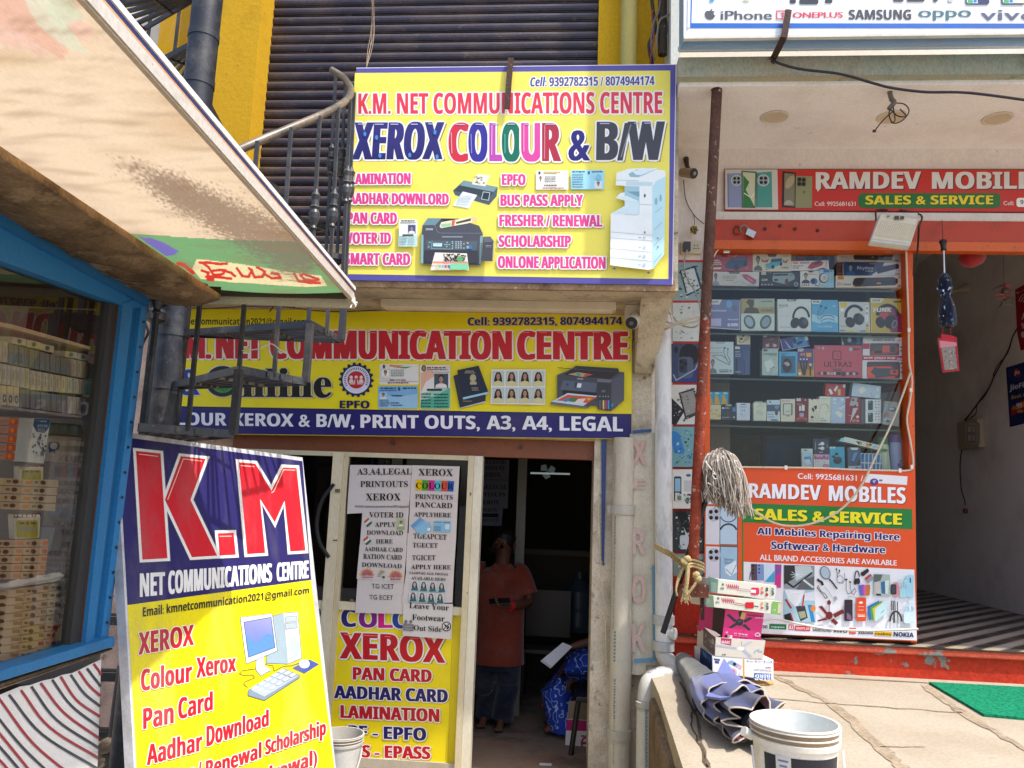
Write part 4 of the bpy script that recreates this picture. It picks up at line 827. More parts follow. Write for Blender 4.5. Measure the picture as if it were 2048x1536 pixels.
item(X1,(1712,445,2030,720),'d9d4c8','white box with a portrait and a small blue round speaker',ops=[('f',1720,460,1890,660,None,'2c2026','9a8a80','33283c'),('e',1945,620,64,54,'2f6cae'),('e',1930,615,40,42,'1a2434'),('q',1845,495,2000,14,'9a8c8a'),('q',1960,682,2020,16,'3a3836'),('p',[(1845,446),(1940,446),(1920,470),(1860,470)],'4a3038')]+[('e',1742+i*36,684,11,13,'4c4844') for i in range(4)])
item(X2,(330,425,580,728),'9cc6da','light blue box with a purple round speaker beside a white box',ops=[('e',405,565,82,88,'4c3060'),('e',415,560,66,72,'c8ccc4'),('e',420,560,30,34,'a8b0ac'),('r',400,425,502,470,'2f6cb0'),('r',360,670,405,712,'d8c82c'),('q',515,440,560,16,'3c5a78'),('r',512,480,522,715,'b8d8e4')])
item(X2,[(632,122),(1715,140),(1720,295),(640,280)],'b4b0ae','grey sound bar box, top of the right stack',ops=[('p',[(905,200),(940,148),(1555,150),(1585,180),(1575,265),(930,252)],'2c2c2e'),('t','RIZZ',655,128,745,155,'4a4a4c','bi'),('q',655,200,800,14,'8a8684'),('q',1595,255,1695,22,'2a2a2c'),('q',1220,205,1255,12,'b8b8b8')])
item(X2,[(745,300),(1735,300),(1745,520),(750,520)],'d4d6d8','Rhythm sound bar box with a man in blue, middle of the right stack',ops=[('p',[(745,300),(1440,300),(1400,385),(1215,520),(750,520)],'27406c'),('f',765,305,960,515,None,'1c2230','8c98a4','2a5a94'),('t','Rhythm',975,365,1240,418,'d4dae2','plain'),('q',1115,440,1240,14,'b8c8dc'),('p',[(1140,300),(1410,300),(1370,345),(1175,338)],'3a3c44'),('t','aston',1185,308,1280,326,'c8ccd4'),('p',[(1320,380),(1660,322),(1690,340),(1685,400),(1330,492),(1310,470)],'2b2c54'),('t','30W',1615,480,1710,508,'3c3c40','plain')])
item(X2,[(625,300),(742,300),(742,520),(625,520)],'5a3836','narrow dark end of a box beside the Rhythm sound bar',ops=[('q',640,320,730,22,'8a5a40'),('q',640,480,725,20,'a06a3a')],y=5.1)
item(X2,[(612,522),(1750,528),(1755,742),(610,735)],'d9d6d0','BOOMBAR sound bar box with an orange tag, bottom of the right stack',ops=[('r',640,530,745,588,'d8862c'),('t','BOOMBAR',640,660,875,690,'3a3432','plain',.8),('q',640,640,710,16,'c88a50'),('p',[(900,640),(925,575),(985,560),(1600,548),(1665,580),(1672,640),(1620,688),(940,715),(900,690)],'3c2a30'),('p',[(955,630),(1640,600),(1640,670),(960,705)],'20262c'),('r',1310,640,1380,668,'d8803a'),('t','20W',1665,680,1748,712,'2c2a2a'),('p',[(610,718),(1755,724),(1755,742),(610,735)],'d89a3c'),('q',1670,552,1720,14,'7a7874')])
# second shelf
item(X1,[(172,930),(690,935),(682,1450),(150,1415)],'747ea8','lavender Soulmate earphone box, leftmost on the second shelf',ops=[('p',[(172,930),(375,932),(330,1018),(165,1015)],'d0d4d4'),('t','KDM',190,955,310,985,'3a4a50','bi'),('t','Soulmate',172,1095,450,1135,'d4d8ee','serif'),('e',495,1010,52,68,'6aa8d4'),('e',590,1080,40,60,'6a7488'),('r',190,1255,362,1385,'b4b8d8'),('r',525,1335,650,1388,'c8cce0'),('r',470,1338,512,1390,'c8cce0'),('q',475,1262,650,26,'c0c4dc'),('l',[(684,940),(678,1445),(155,1412)],12,'d0d2dc')])
item(X1,(702,915,1272,1462),'ccd6cc','STUDIO headphone box with a silhouetted head above two grey ear cups',ops=[('r',702,915,1272,1170,'a89c6c'),('p',[(740,1165),(780,1080),(850,1060),(820,1010),(785,980),(830,925),(920,935),(915,1030),(895,1060),(990,1090),(1020,1168)],'554a38'),('p',[(930,920),(1272,915),(1272,1060),(930,1060)],'a8b4a0'),('t','STUDIO',1042,1100,1235,1135,'3a3c3a'),('q',1040,955,1230,18,'5c5c58'),('e',845,1315,95,125,'56666e',-25),('e',840,1310,62,90,'a0b4bc',-25),('e',1120,1315,95,125,'56666e',25),('e',1122,1315,62,90,'90a4ac',25),('l',[(705,1172),(1270,1172)],8,'b8c0b8')])
item(X1,[(1322,925),(1895,925),(1902,1475),(1328,1470)],'d0d6d2','white ROCK headphone box with black headphones',ops=[('t','ROCK',1355,1015,1505,1052,'55595a','plain',1),('q',1355,1062,1425,12,'8a8e8e'),('p',[(1480,926),(1655,926),(1630,962),(1500,962)],'6a6e72'),('q',1520,935,1600,18,'d8d8d8'),('a',1725,1250,135,185,180,355,36,'2f3033'),('e',1620,1330,75,95,'2c2d30',25),('e',1760,1330,90,100,'2f3034',-20),('e',1790,1310,45,50,'505458'),('l',[(1350,1215),(1560,1215)],3,'a0a8a8'),('q',1370,1395,1560,20,'b4bab8')])
item(X2,[(200,938),(645,938),(655,1488),(200,1478)],'5aa6cc','sea blue TOUCHBAND neckband box between two white ones',ops=[('p',[(200,938),(370,938),(330,1005),(200,1005)],'cfdcdc'),('q',220,960,330,26,'4a5a60'),('p',[(200,1180),(320,1210),(480,1180),(640,1220),(648,1330),(480,1300),(330,1340),(200,1300)],'a4d0e2'),('a',470,1270,120,70,180,340,14,'33465a'),('a',480,1310,115,50,170,340,10,'33465a'),('l',[(365,1050),(310,1160),(300,1240),(345,1300)],7,'3c5a74'),('l',[(440,1075),(360,1180),(310,1250)],6,'3c5a74'),('e',360,1045,22,20,'2c4a74'),('e',440,1072,22,20,'2c4a74'),('t','TOUCHBAND',295,1375,550,1408,'d0e8f0','plain'),('q',560,1035,610,16,'b8dcea')])
item(X2,[(660,965),(1185,975),(1200,1498),(672,1488)],'c4c8c4','grey headphone box with a yellow logo patch, second from the right',ops=[('p',[(680,985),(800,985),(790,1060),(690,1055)],'d8c01c'),('e',718,1105,38,34,'e4e8e8'),('a',930,1210,150,170,170,330,50,'26262a'),('e',855,1320,80,95,'222226',-30),('e',1000,1265,90,105,'26262a',-25),('e',1045,1255,52,66,'3c3c42',-25),('r',1110,1035,1165,1310,'dcdedc'),('q',1120,1060,1160,40,'9aa09c'),('q',1120,1150,1160,40,'9aa09c'),('e',1148,1375,22,26,'c08a30'),('r',1125,1420,1170,1495,'d8b820'),('q',690,1452,765,20,'3c3c3c'),('r',775,1448,925,1480,'d8cc6c'),('q',1035,1460,1110,20,'3c3c3c'),('q',690,1380,810,14,'8a8c8a')])
item(X2,[(1202,905),(1758,918),(1772,1508),(1210,1498)],'c6ac48','mustard FUNK headphone box, rightmost on the second shelf',ops=[('p',[(1202,905),(1440,912),(1385,985),(1202,985)],'d8d8c4'),('t','KDM',1235,930,1370,962,'3c4038','bi'),('q',1595,955,1725,34,'4c4030'),('p',[(1330,1130),(1600,1080),(1755,1200),(1760,1490),(1560,1490)],'8a3458'),('p',[(1330,1170),(1500,1160),(1560,1330),(1400,1330)],'b85048'),('a',1490,1180,165,150,170,375,56,'1f1e22'),('e',1370,1320,78,100,'232226',-20),('e',1540,1310,100,120,'26252a',25),('e',1610,1350,46,76,'8a8c98',20),('e',1610,1350,30,56,'4a4c58',20),('t','FUNK',1252,1070,1555,1145,'e2dcd4','bold',4),('l',[(1206,915),(1215,1492),(1768,1500)],10,'d8cca0')])
# third shelf
item(X3,[(135,285),(572,288),(572,835),(130,832)],'bcd0d2','pale blue neckband box with a young man in the corner, third shelf left',ops=[('f',135,560,300,830,None,'5a5c60','8c8480','6c787c'),('p',[(260,286),(440,288),(415,320),(290,318)],'9aaeb2'),('l',[(410,385),(405,470),(440,560),(490,650)],9,'3c464a'),('l',[(478,405),(470,520),(520,620),(500,680),(450,660),(330,600),(215,530),(260,512),(380,520),(440,570)],9,'49545a'),('e',420,392,20,12,'2c3438'),('e',475,408,14,12,'2c3438'),('q',160,385,380,20,'9ab4bc'),('q',170,470,380,14,'88a0a8'),('q',330,760,480,18,'5a8aa0'),('q',330,790,480,16,'3c5560'),('e',520,785,18,20,'8a9a8c')])
item(X3,[(588,352),(860,345),(850,855),(582,845)],'3a4a72','navy carded cable pack next to the pale blue neckband box','packet',[('r',600,370,680,410,'c8ccd0'),('r',600,450,680,466,'b8a83c'),('r',740,430,850,850,'44567c'),('q',600,490,700,18,'9aa4b8'),('q',600,525,690,18,'9aa4b8'),('l',[(625,580),(620,840)],22,'1a2236'),('l',[(750,600),(760,830)],10,'202a44'),('q',600,795,700,16,'a8b0c0')],th=.02)
item(X3,[(628,150),(855,148),(858,338),(632,338)],'c9c2a6','small cream earphone box on top of the navy packs',ops=[('l',[(840,190),(760,260),(700,305),(665,285),(690,245)],8,'3c3a34'),('l',[(845,230),(720,310)],6,'3c3a34'),('e',740,185,26,16,'2c2a28',-20),('e',705,235,24,20,'2c2a28'),('r',650,160,690,190,'d8b070'),('l',[(634,334),(856,334)],8,'a06a4a')])
item(X3,[(1080,150),(1355,155),(1350,410),(1065,405)],'583036','maroon earbud box with white earbuds, tilted back on a grey one',ops=[('p',[(1080,150),(1160,150),(1135,208),(1075,205)],'b8b4b0'),('e',1150,350,32,26,'b8a8a4'),('e',1275,350,34,26,'b8a8a4'),('e',1172,325,10,18,'9a8884'),('e',1250,325,10,18,'9a8884'),('q',1190,230,1250,22,'8a6a6c'),('l',[(1350,158),(1346,406),(1068,402)],9,'c0a8a4')])
item(X3,[(1060,410),(1335,410),(1332,862),(1060,858)],'a8bab4','grey green charger box under the maroon earbud box',ops=[('t','CHARGER',1080,482,1310,510,'3c4c4c','bi'),('q',1180,520,1310,12,'6a7a78'),('p',[(1095,640),(1215,575),(1270,700),(1150,810)],'c8d4ce'),('l',[(1250,725),(1190,850)],7,'8a9a98'),('l',[(1330,740),(1240,858)],9,'c8d0cc'),('e',1250,722,14,14,'4a585c'),('e',1205,748,12,12,'4a585c'),('r',1080,415,1150,450,'4a5450')])
item(X3,[(1362,240),(1825,160),(1875,355),(1410,440)],'3d3a78','tilted violet box with two bottle shaped lights, lying across others',ops=[('p',[(1560,205),(1800,168),(1840,350),(1600,390)],'3f80b8'),('e',1610,265,34,55,'2a3038',-20),('e',1700,305,60,26,'1c2430',-25),('e',1650,225,30,16,'9ab0c8',-15),('p',[(1775,170),(1825,162),(1850,255),(1800,270)],'b8c4d0'),('p',[(1430,250),(1470,290),(1560,400),(1520,390)],'a8acd0'),('l',[(1366,244),(1412,434),(1870,352)],9,'b0b4cc')],y=5.068)
item(X3,[(1350,452),(1665,455),(1662,876),(1348,870)],'5aa4cc','bright blue box with a window showing a dark red mouse',ops=[('rr',1382,530,1630,825,20,'2f6880'),('e',1485,690,82,125,'3a1c24'),('p',[(1420,650),(1490,625),(1540,670),(1500,710)],'a8a0a8'),('q',1385,478,1500,12,'3a6a88'),('q',1385,505,1450,18,'2c5a78')])
item(X3,[(1668,402),(1942,405),(1945,882),(1670,878)],['c08a30','c08a30','59427c','59427c'][0],'purple and orange K4 cable box with three black plugs',ops=[('p',[(1668,402),(1942,405),(1944,650),(1669,640)],'57427a'),('p',[(1669,640),(1944,650),(1944,760),(1670,750)],'8a643c'),('p',[(1670,404),(1775,404),(1745,452),(1670,450)],'d4d0c8'),('q',1680,420,1750,18,'3a3444'),('t','K4',1712,478,1795,525,'e0a82c','bi'),('r',1812,475,1900,545,'d8982c'),('l',[(1715,590),(1720,690),(1760,820),(1770,860)],30,'2c2834'),('l',[(1770,590),(1772,860)],30,'2c2834'),('l',[(1825,590),(1818,690),(1790,820),(1780,860)],30,'2c2834'),('l',[(1885,680),(1880,760),(1885,870)],26,'25302c'),('r',1702,572,1730,600,'c8c8d0'),('r',1756,572,1784,600,'c8c8d0'),('r',1810,572,1838,600,'c8c8d0'),('r',1868,660,1900,700,'d0d0d0'),('e',1702,830,22,24,'e0dcd0'),('l',[(1940,410),(1942,876),(1676,872)],8,'c8b888')])
item(X4,[(708,180),(1065,180),(1075,348),(715,342)],'263440','dark teal gadget box on top of the red ULTRA2 box',ops=[('e',845,262,36,34,'9ab8c4'),('rr',880,240,960,285,20,'16202c'),('p',[(910,190),(1020,200),(1040,330),(960,335),(985,260)],'2f7aa8'),('l',[(712,186),(718,338)],10,'b8c0c0'),('l',[(708,184),(1065,184)],8,'b8c0c0'),('p',[(715,342),(745,340),(740,290),(715,280)],'c8ccc8')],y=5.1)
item(X4,[(245,345),(1055,350),(1060,905),(248,885)],'b9505c','big salmon red ULTRA2 watch box, widest on the third shelf',ops=[('t','ULTRA2',410,625,885,715,'3a2028','plain',1.5),('rr',553,440,705,598,34,'4a242c'),('rr',566,452,693,586,28,'b9505c'),('l',[(600,490),(650,480),(620,520),(660,540),(640,560)],8,'8a3c48'),('rr',560,748,712,782,14,'3c2028'),('q',575,758,700,12,'b8787c'),('rr',300,795,990,850,20,'8a3a42'),('r',355,800,390,850,'b0a49c'),('r',400,805,450,848,'2c2630'),('r',460,800,500,848,'a8acb4'),('r',505,805,570,850,'b0908a'),('r',575,805,610,850,'b8c0cc'),('r',615,805,690,852,'2a2028'),('e',740,840,40,36,'3a3a44'),('r',790,808,830,852,'b4b8c0'),('r',840,812,890,852,'344038'),('r',900,812,940,854,'b0b4bc'),('r',950,815,985,852,'3c2a2c'),('e',318,392,24,22,'8a9498'),('e',392,398,20,26,'b0aca8'),('e',865,415,34,32,'a4b0a8'),('t','BIG',905,395,1010,430,'3a2428','plain',1)])
item(X4,[(1082,200),(1770,215),(1778,530),(1068,520)],'d2d2d4','white SPORTS RACING CAR box with an orange model behind a window',ops=[('t','SPORTS',1240,238,1412,278,'33303a'),('t','RACING CAR',1435,242,1615,272,'33303a'),('t','6+',1675,250,1730,272,'b0303a'),('r',1075,315,1185,408,'b02430'),('rr',1190,312,1690,520,24,'55444a'),('p',[(1200,480),(1290,400),(1380,400),(1640,350),(1685,420),(1640,480),(1300,515)],'9a4a3c'),('r',1405,350,1530,465,'d05a48'),('e',1340,380,70,40,'4a5a60'),('e',1580,410,50,56,'3a444c'),('r',1270,430,1400,485,'2c2e34'),('q',1712,370,1745,30,'55555a'),('q',1712,430,1745,30,'55555a')],th=.11)
item(X4,[(1065,528),(1775,530),(1780,928),(1065,912)],'cfd0d2','red banded SPRAY car box with a black and orange racer',ops=[('p',[(1065,528),(1775,530),(1776,605),(1065,600)],'b4182c'),('t','SPRAY',1268,545,1470,585,'e0dce0'),('q',1485,550,1630,32,'d8c8cc'),('rr',1650,560,1755,595,14,'b4c4dc'),('q',1090,545,1240,32,'e0c8cc'),('rr',1140,625,1705,915,36,'4a3438'),('p',[(1145,720),(1280,705),(1260,770),(1200,800),(1270,840),(1290,905),(1150,905)],'dc5230'),('p',[(1270,720),(1540,715),(1680,760),(1670,850),(1500,880),(1300,880),(1200,805)],'40454c'),('p',[(1535,770),(1675,765),(1668,860),(1540,840)],'e0502c'),('p',[(1280,708),(1540,705),(1600,740),(1300,735)],'dc5230'),('p',[(1290,905),(1610,870),(1630,912)],'dc5230'),('e',1610,800,24,22,'201c20'),('q',1715,640,1750,36,'4a4a50'),('q',1718,720,1752,30,'4a4a50'),('q',1718,790,1752,30,'4a4a50')],th=.11)
# fourth shelf
item(X3,[(120,1142),(488,1142),(478,1355),(120,1360)],'2fa0c4','blue box of three yellow sails standing behind, fourth shelf left',ops=[('p',[(x,1355),(x+20,1190),(x+60,1215),(x+100,1350)],'d8a81c') for x in (125,245,365)]+[('e',x,1165,40,18,'a8d8e0') for x in (170,290,430)],y=5.12)
item(X5,[(110,80),(358,82),(355,332),(110,328)],'c8c49c','cream earbud box with a blue spot, leftmost in the fourth row',ops=[('e',150,108,26,26,'33466c'),('e',325,268,28,30,'c8b41c'),('q',200,225,290,20,'b8b078'),('e',125,180,8,16,'4a4838'),('e',185,180,6,14,'4a4838'),('e',285,172,12,10,'4a4838')])
item(X5,[(362,108),(615,112),(612,342),(362,338)],'202a44','small dark navy box with a pale blue corner in the fourth row',ops=[('r',555,125,610,195,'3f78b0'),('e',392,138,18,16,'c8ccd0'),('q',415,130,500,18,'b0b4bc'),('e',475,225,34,46,'3c3a3c'),('q',375,290,510,16,'a0a4ac'),('e',580,295,14,16,'c0c4c8'),('p',[(450,72),(545,74),(530,108),(430,106)],'9a9a84')])
item(X5,[(625,48),(855,52),(852,348),(628,345)],'c2ccda','white adapter box marked with two small prongs, fourth row',ops=[('q',695,68,780,20,'4a5260'),('q',672,112,805,14,'8a929c'),('r',712,160,722,195,'5a626c'),('r',752,160,762,195,'5a626c'),('a',737,230,50,50,0,350,4,'a8b0bc'),('q',700,240,730,14,'6a727c')])
item(X5,[(912,42),(1135,45),(1132,355),(915,350)],'c8ccb8','plain cream adapter box next to the one with prongs',ops=[('e',1028,78,18,16,'a8ac9c'),('q',965,108,1090,12,'a8ac9c'),('p',[(950,190),(1030,170),(1090,230),(1060,275),(960,230)],'b4bcac'),('r',930,20,1070,42,'8e9288')])
item(X5,[(1142,0),(1368,0),(1365,362),(1145,358)],'b8ccd4','pale box with a dark lake picture band and a small figure',ops=[('r',1142,80,1367,195,'3c5470'),('e',1310,120,40,30,'5a8ab0'),('e',1304,215,28,48,'5a4230'),('q',1155,235,1260,18,'7a94a0'),('q',1160,280,1270,18,'7a94a0'),('p',[(1200,350),(1220,328),(1310,330),(1330,352)],'3c4c50'),('r',1180,20,1210,48,'55666c')])
item(X3,[(1378,1262),(1622,1262),(1620,1650),(1380,1645)],'cdc8b4','cream box with a grey square charger outline',ops=[('rr',1415,1338,1580,1540,20,'5c5e5c'),('rr',1430,1352,1556,1530,14,'c4c8bc'),('t','XIGI',1455,1458,1540,1490,'6a6c68','plain'),('r',1470,1546,1525,1560,'8a5a58'),('q',1400,1290,1540,16,'b08a8a')])
item(X3,[(1628,1245),(1848,1250),(1845,1655),(1626,1650)],'6a1c26','dark red box with two white plugs and red loops',ops=[('r',1648,1250,1722,1300,'b8c0c4'),('q',1785,1270,1825,24,'b8b0b0'),('rr',1690,1380,1725,1465,10,'d0d0d4'),('rr',1735,1365,1785,1465,10,'d0d0d4'),('l',[(1705,1470),(1705,1640)],7,'c85a5c'),('l',[(1758,1470),(1758,1640)],7,'c85a5c'),('e',1735,1535,40,36,'9a9cb0'),('a',1735,1640,85,60,190,350,34,'b05058'),('q',1655,1345,1755,16,'c08a8c')])
item(X6,[(148,-20),(330,-15),(325,385),(145,380)],'d0ccb6','cream cable box with two black plugs crossing',ops=[('e',205,-10,14,14,'5a3038'),('l',[(225,185),(290,380)],9,'b0a898'),('l',[(265,160),(325,360)],9,'b0a898'),('p',[(195,145),(225,125),(250,185),(220,205)],'2a2628'),('p',[(235,105),(285,90),(290,145),(255,165)],'2a2628'),('e',208,293,26,24,'3c3a3c'),('q',170,340,240,14,'9a968c')])
item(X4,[(330,1218),(525,1220),(522,1670),(330,1662)],'d0d0bc','pale box with a line drawn phone stand, vertical blue lettering on top',ops=[('t','ubuntu',375,1242,478,1262,'4a98b0','plain'),('a',410,1410,60,60,150,380,5,'6a706c'),('l',[(440,1340),(490,1390),(500,1470),(430,1490)],5,'5a605c'),('q',350,1585,415,26,'8ab4c8'),('q',350,1628,455,14,'5a605c')])
item(X4,[(528,1222),(775,1225),(772,1680),(530,1675)],'a4b8cc','light blue box with a tilted white charger cube, standing',ops=[('p',[(590,1500),(640,1460),(740,1520),(690,1590)],'d4d6c4'),('p',[(640,1430),(690,1395),(760,1350),(765,1400),(700,1450)],'c0ccd8'),('l',[(690,1390),(775,1330)],9,'9a4a6a'),('r',560,1250,620,1290,'c8d4dc'),('e',720,1270,30,28,'c8d4d8'),('r',560,1320,620,1345,'c8d4dc')])
item(X4,[(780,1225),(1030,1228),(1032,1690),(785,1682)],'8a1c28','crimson UT-9A box with a white lightning bolt cable',ops=[('p',[(780,1225),(850,1226),(830,1250),(782,1250)],'b8c4cc'),('p',[(880,1235),(985,1235),(950,1360),(900,1380),(845,1370)],'9aa4ac'),('p',[(905,1420),(990,1415),(900,1580),(850,1670),(890,1500)],'b4c0c4'),('e',905,1280,26,26,'9a3a44'),('t','UT-9A',895,1615,1015,1655,'d8b8b8'),('e',982,1568,26,24,'d8ccc8'),('r',960,1320,990,1390,'a4b0b8'),('q',825,1540,890,10,'c8a0a0')])
for lb,dy in (('green phone picture box, upper of two identical ones',0),('green phone picture box, lower of two identical ones',207)):
    item(X4,[(1118,1265+dy),(1385,1270+dy),(1384,1470+dy),(1120,1468+dy)],'d0d4d6','white '+lb,ops=[('rr',1160,1290+dy,1245,1452+dy,16,'1f4a42'),('e',1190,1312+dy,18,20,'6a9488'),('q',1280,1300+dy,1310,20,'5a6064'),('q',1330,1300+dy,1355,20,'8a9094'),('q',1280,1350+dy,1310,20,'8a9094'),('q',1330,1350+dy,1355,20,'8a9094'),('q',1280,1400+dy,1310,20,'8a9094'),('q',1330,1400+dy,1355,20,'8a9094')])
item(X4,[(1035,1262),(1115,1265),(1118,1690),(1040,1688)],'50545a','narrow grey box end between the crimson and green phone boxes',ops=[('q',1062,1300,1092,100,'8c9096'),('q',1062,1500,1092,100,'8c9096')],y=5.08)
item(X4,[(438,998),(775,1015),(772,1222),(432,1205)],'a83038','red box showing white lighters, lying on top of the fourth row',ops=[('p',[(485,1105),(520,1085),(565,1165),(525,1192)],'d4d8d4'),('p',[(575,1110),(625,1032),(655,1050),(605,1138)],'d4d8d4'),('r',645,1095,692,1200,'c8a860'),('p',[(735,1012),(775,1015),(772,1080),(730,1060)],'c8ccc8'),('q',535,1030,550,50,'d8a0a0'),('q',470,1180,500,16,'c8a030')],y=5.07)
item(X4,[(905,985),(1382,1045),(1370,1258),(878,1210)],'aebfd0','tilted pale blue charger box propped on the green phone boxes',ops=[('p',[(990,1115),(1075,1045),(1130,1110),(1050,1185)],'d2d4c4'),('l',[(1160,1150),(1235,1240)],14,'c0c8d4'),('l',[(1195,1160),(1240,1235)],6,'8a4a6a'),('r',1305,1065,1345,1130,'cdd2c8'),('e',1315,1210,26,24,'cdd2c8')],y=5.066)
o = item(X4,[(1440,1295),(1705,1325),(1690,1735),(1400,1690)],'9aa0ac','yellow bordered card of a small toy in a crinkled plastic bag, fourth row right','packet',[('l',[(1445,1300),(1700,1330),(1680,1730)],14,'b8a04c'),('r',1535,1350,1600,1380,'c8a830'),('e',1580,1440,80,40,'4c505c'),('e',1560,1430,50,20,'b8bcc4'),('p',[(1430,1520),(1520,1480),(1540,1560),(1440,1580)],'a8685c'),('p',[(1460,1660),(1500,1590),(1540,1660)],'2a2c30'),('q',1420,1600,1560,20,'c8ccd0')],name='toy_packet',th=.02)
m = MB(); p0 = YP(5.062); q = [p0.at(*U(X4,p)) for p in ((1380,1160),(1600,1140),(1740,1160),(1750,1700),(1390,1690))]; m.slab(q,(0,.05,0),'ffffff'); m.build('plastic_bag',CLEAR,o)
# bottom row
item(X6,[(25,830),(215,832),(218,1165),(32,1160)],'b8ccc8','hang card of white capsules, leftmost in the bottom row','packet',[('p',[(50,868),(90,848),(135,868)],'2c3438'),('r',40,900,190,950,'8ab8d0'),('p',[(60,970),(180,960),(215,1100),(130,1110)],'4a8ac0'),('p',[(75,1020),(160,1005),(205,1095),(115,1115)],'c4d4e0'),('t','CAPCUT',45,920,165,948,'d4dce0'),('e',200,925,14,26,'d8d8a8')],th=.02)
item(X6,[(222,660),(498,665),(500,925),(228,918)],'22304a','navy earbud box with two white earbuds, stacked on a pink and white one',ops=[('e',380,745,36,30,'c8d0d4'),('e',335,760,26,12,'c8d0d4'),('e',380,825,36,30,'c8d0d4'),('e',335,822,26,12,'c8d0d4'),('r',258,715,268,850,'8a94a4'),('r',458,755,468,820,'8a94a4'),('q',330,885,390,16,'b0b8c0')])
item(X6,[(232,925),(502,930),(505,1175),(236,1168)],'d0d2d2','pink topped boAt earbud box under the navy one',ops=[('p',[(232,925),(502,930),(503,1022),(234,1018)],'c890b4'),('t','boAt',252,950,490,1010,'3a2c3a','plain',1.5),('rr',395,1095,488,1165,24,'3a2c38'),('rr',402,1100,482,1158,20,'c890b8'),('q',255,1045,330,14,'9a9c9c'),('p',[(395,1040),(410,1035),(430,1065),(415,1072)],'c8a0b4')])
item(X6,[(505,798),(758,800),(768,1180),(515,1172)],'2f9cbc','turquoise box with a black earbud case and two black earbuds',ops=[('p',[(505,798),(605,799),(585,835),(507,832)],'c8dcdc'),('q',518,812,580,16,'2c5058'),('e',640,1030,75,62,'16323c'),('e',640,1000,72,30,'224450'),('e',572,965,28,20,'14242c'),('e',625,920,28,22,'14242c'),('l',[(600,930),(580,1000)],9,'14242c'),('t','TRINITY',560,1138,735,1162,'a8d8e4','plain')])
item(X6,[(810,810),(1030,815),(1035,1195),(820,1188)],'43586e','slate blue boxed shaver shaped device in the bottom row',ops=[('p',[(850,811),(1000,814),(970,852),(885,850)],'c0d0d8'),('p',[(905,880),(1010,870),(1015,900),(930,1070),(860,1060)],'2c4a74'),('p',[(915,900),(990,885),(925,1045),(875,1040)],'5a8ac4'),('p',[(820,1130),(1034,1120),(1035,1195),(820,1188)],'a8bcc4'),('q',835,860,855,110,'a8b4c0'),('q',945,1150,1025,20,'4a5a64')])
item(X6,[(1035,905),(1520,925),(1545,1200),(1040,1198)],'b8c4c4','sheet of blue sachets in two rows, bottom row right','sachet strip',[('p',[(1045+i*68,915+i*3),(1095+i*68,917+i*3),(1095+i*66,1060+i*2),(1045+i*66,1058+i*2)],'2f68a4') for i in range(7)]+[('p',[(1045+i*66,1080+i*2),(1090+i*66,1082+i*2),(1092+i*64,1192),(1048+i*64,1192)],'2f68a4') for i in range(6)],th=.015)
item(X6,[(668,690),(690,640),(775,625),(1410,790),(1390,850),(1320,880)][:1]+[(775,628),(1410,785),(1325,850),(668,705)][0:3],'c4d0c8','slanting patterned box with black and yellow triangles laid over the bottom row',ops=[('p',[(668,700),(700,650),(760,665),(740,715)],'7cc0d4'),('p',[(950,700),(1000,760),(1060,740),(1040,712)],'2c2a28'),('p',[(1010,700),(1020,760),(1070,770)],'d09a1c'),('p',[(1120,730),(1230,760),(1200,800),(1130,790)],'d8943c'),('p',[(1280,770),(1320,780),(1300,830),(1230,800)],'7cc0d4'),('p',[(1330,800),(1400,780),(1380,845),(1330,850)],'d0a01c'),('p',[(1180,745),(1230,755),(1200,790)],'2c2a28')],y=5.066,th=.07)
def can(view,xc,y0,y1,w_,cap,body,label,deco):
    p = YP(5.1); a = p.at(*U(view,(xc-w_/2,y1))); b = p.at(*U(view,(xc+w_/2,y1))); t = p.at(*U(view,(xc-w_/2,y0))); r = (b.x-a.x)/2; h = t.z-a.z; c = Vector(((a.x+b.x)/2,5.1,a.z))
    rt = thing('spray_can',label,'spray can',c)
    m = MB(); m.lathe([(0,0),(r,0),(r,h*.74),(r*.9,h*.78),(0,h*.78)],c,body,20); m.build('body',PLASTIC,rt)
    m = MB(); m.lathe([(r*.96,h*.78),(r*.96,h*.97),(r*.8,h),(0,h)],c,cap,20); m.build('cap',PLASTIC,rt)
    m = MB(YP(5.1-r-.001),view)
    for d in deco: m.ell(*d,8)
    m.build('print',CARD,rt)
can(X6,1640,590,1205,200,'5a3a86','8c9cc4','tall spray can with a violet cap at the right end of the bottom row',[(1720,1040,20,26,'4a4a90'),(1690,1110,30,34,'4a4a90'),(1730,1150,24,24,'3c3c84')])
can(X6,1430,628,1205,190,'1f6a34','a8bca4','spray can with a green cap half hidden behind the sachets',[(1440,860,60,30,'2f7a40')])
m = MB(); p0 = YP(5.3); q = [p0.at(*U(X5,p)) for p in ((1090,1150),(1130,610),(2060,600),(2500,680),(2520,1180))]; m.slab(q,(0,.25,0),'24405e'); m.build('gadget_bag',CLOTH,None,'wide navy blue cloth bag lying at the back of the bottom row','bag',bevel=.02)
m = MB(); q = [p0.at(*U(X5,p)) for p in ((360,1150),(430,700),(560,640),(1050,620),(1030,1150))]; m.slab(q,(0,.25,0),'2c2a28'); m.build('gadget_bag',CLOTH,None,'dark charcoal cloth bag behind the mop head','bag',bevel=.02)

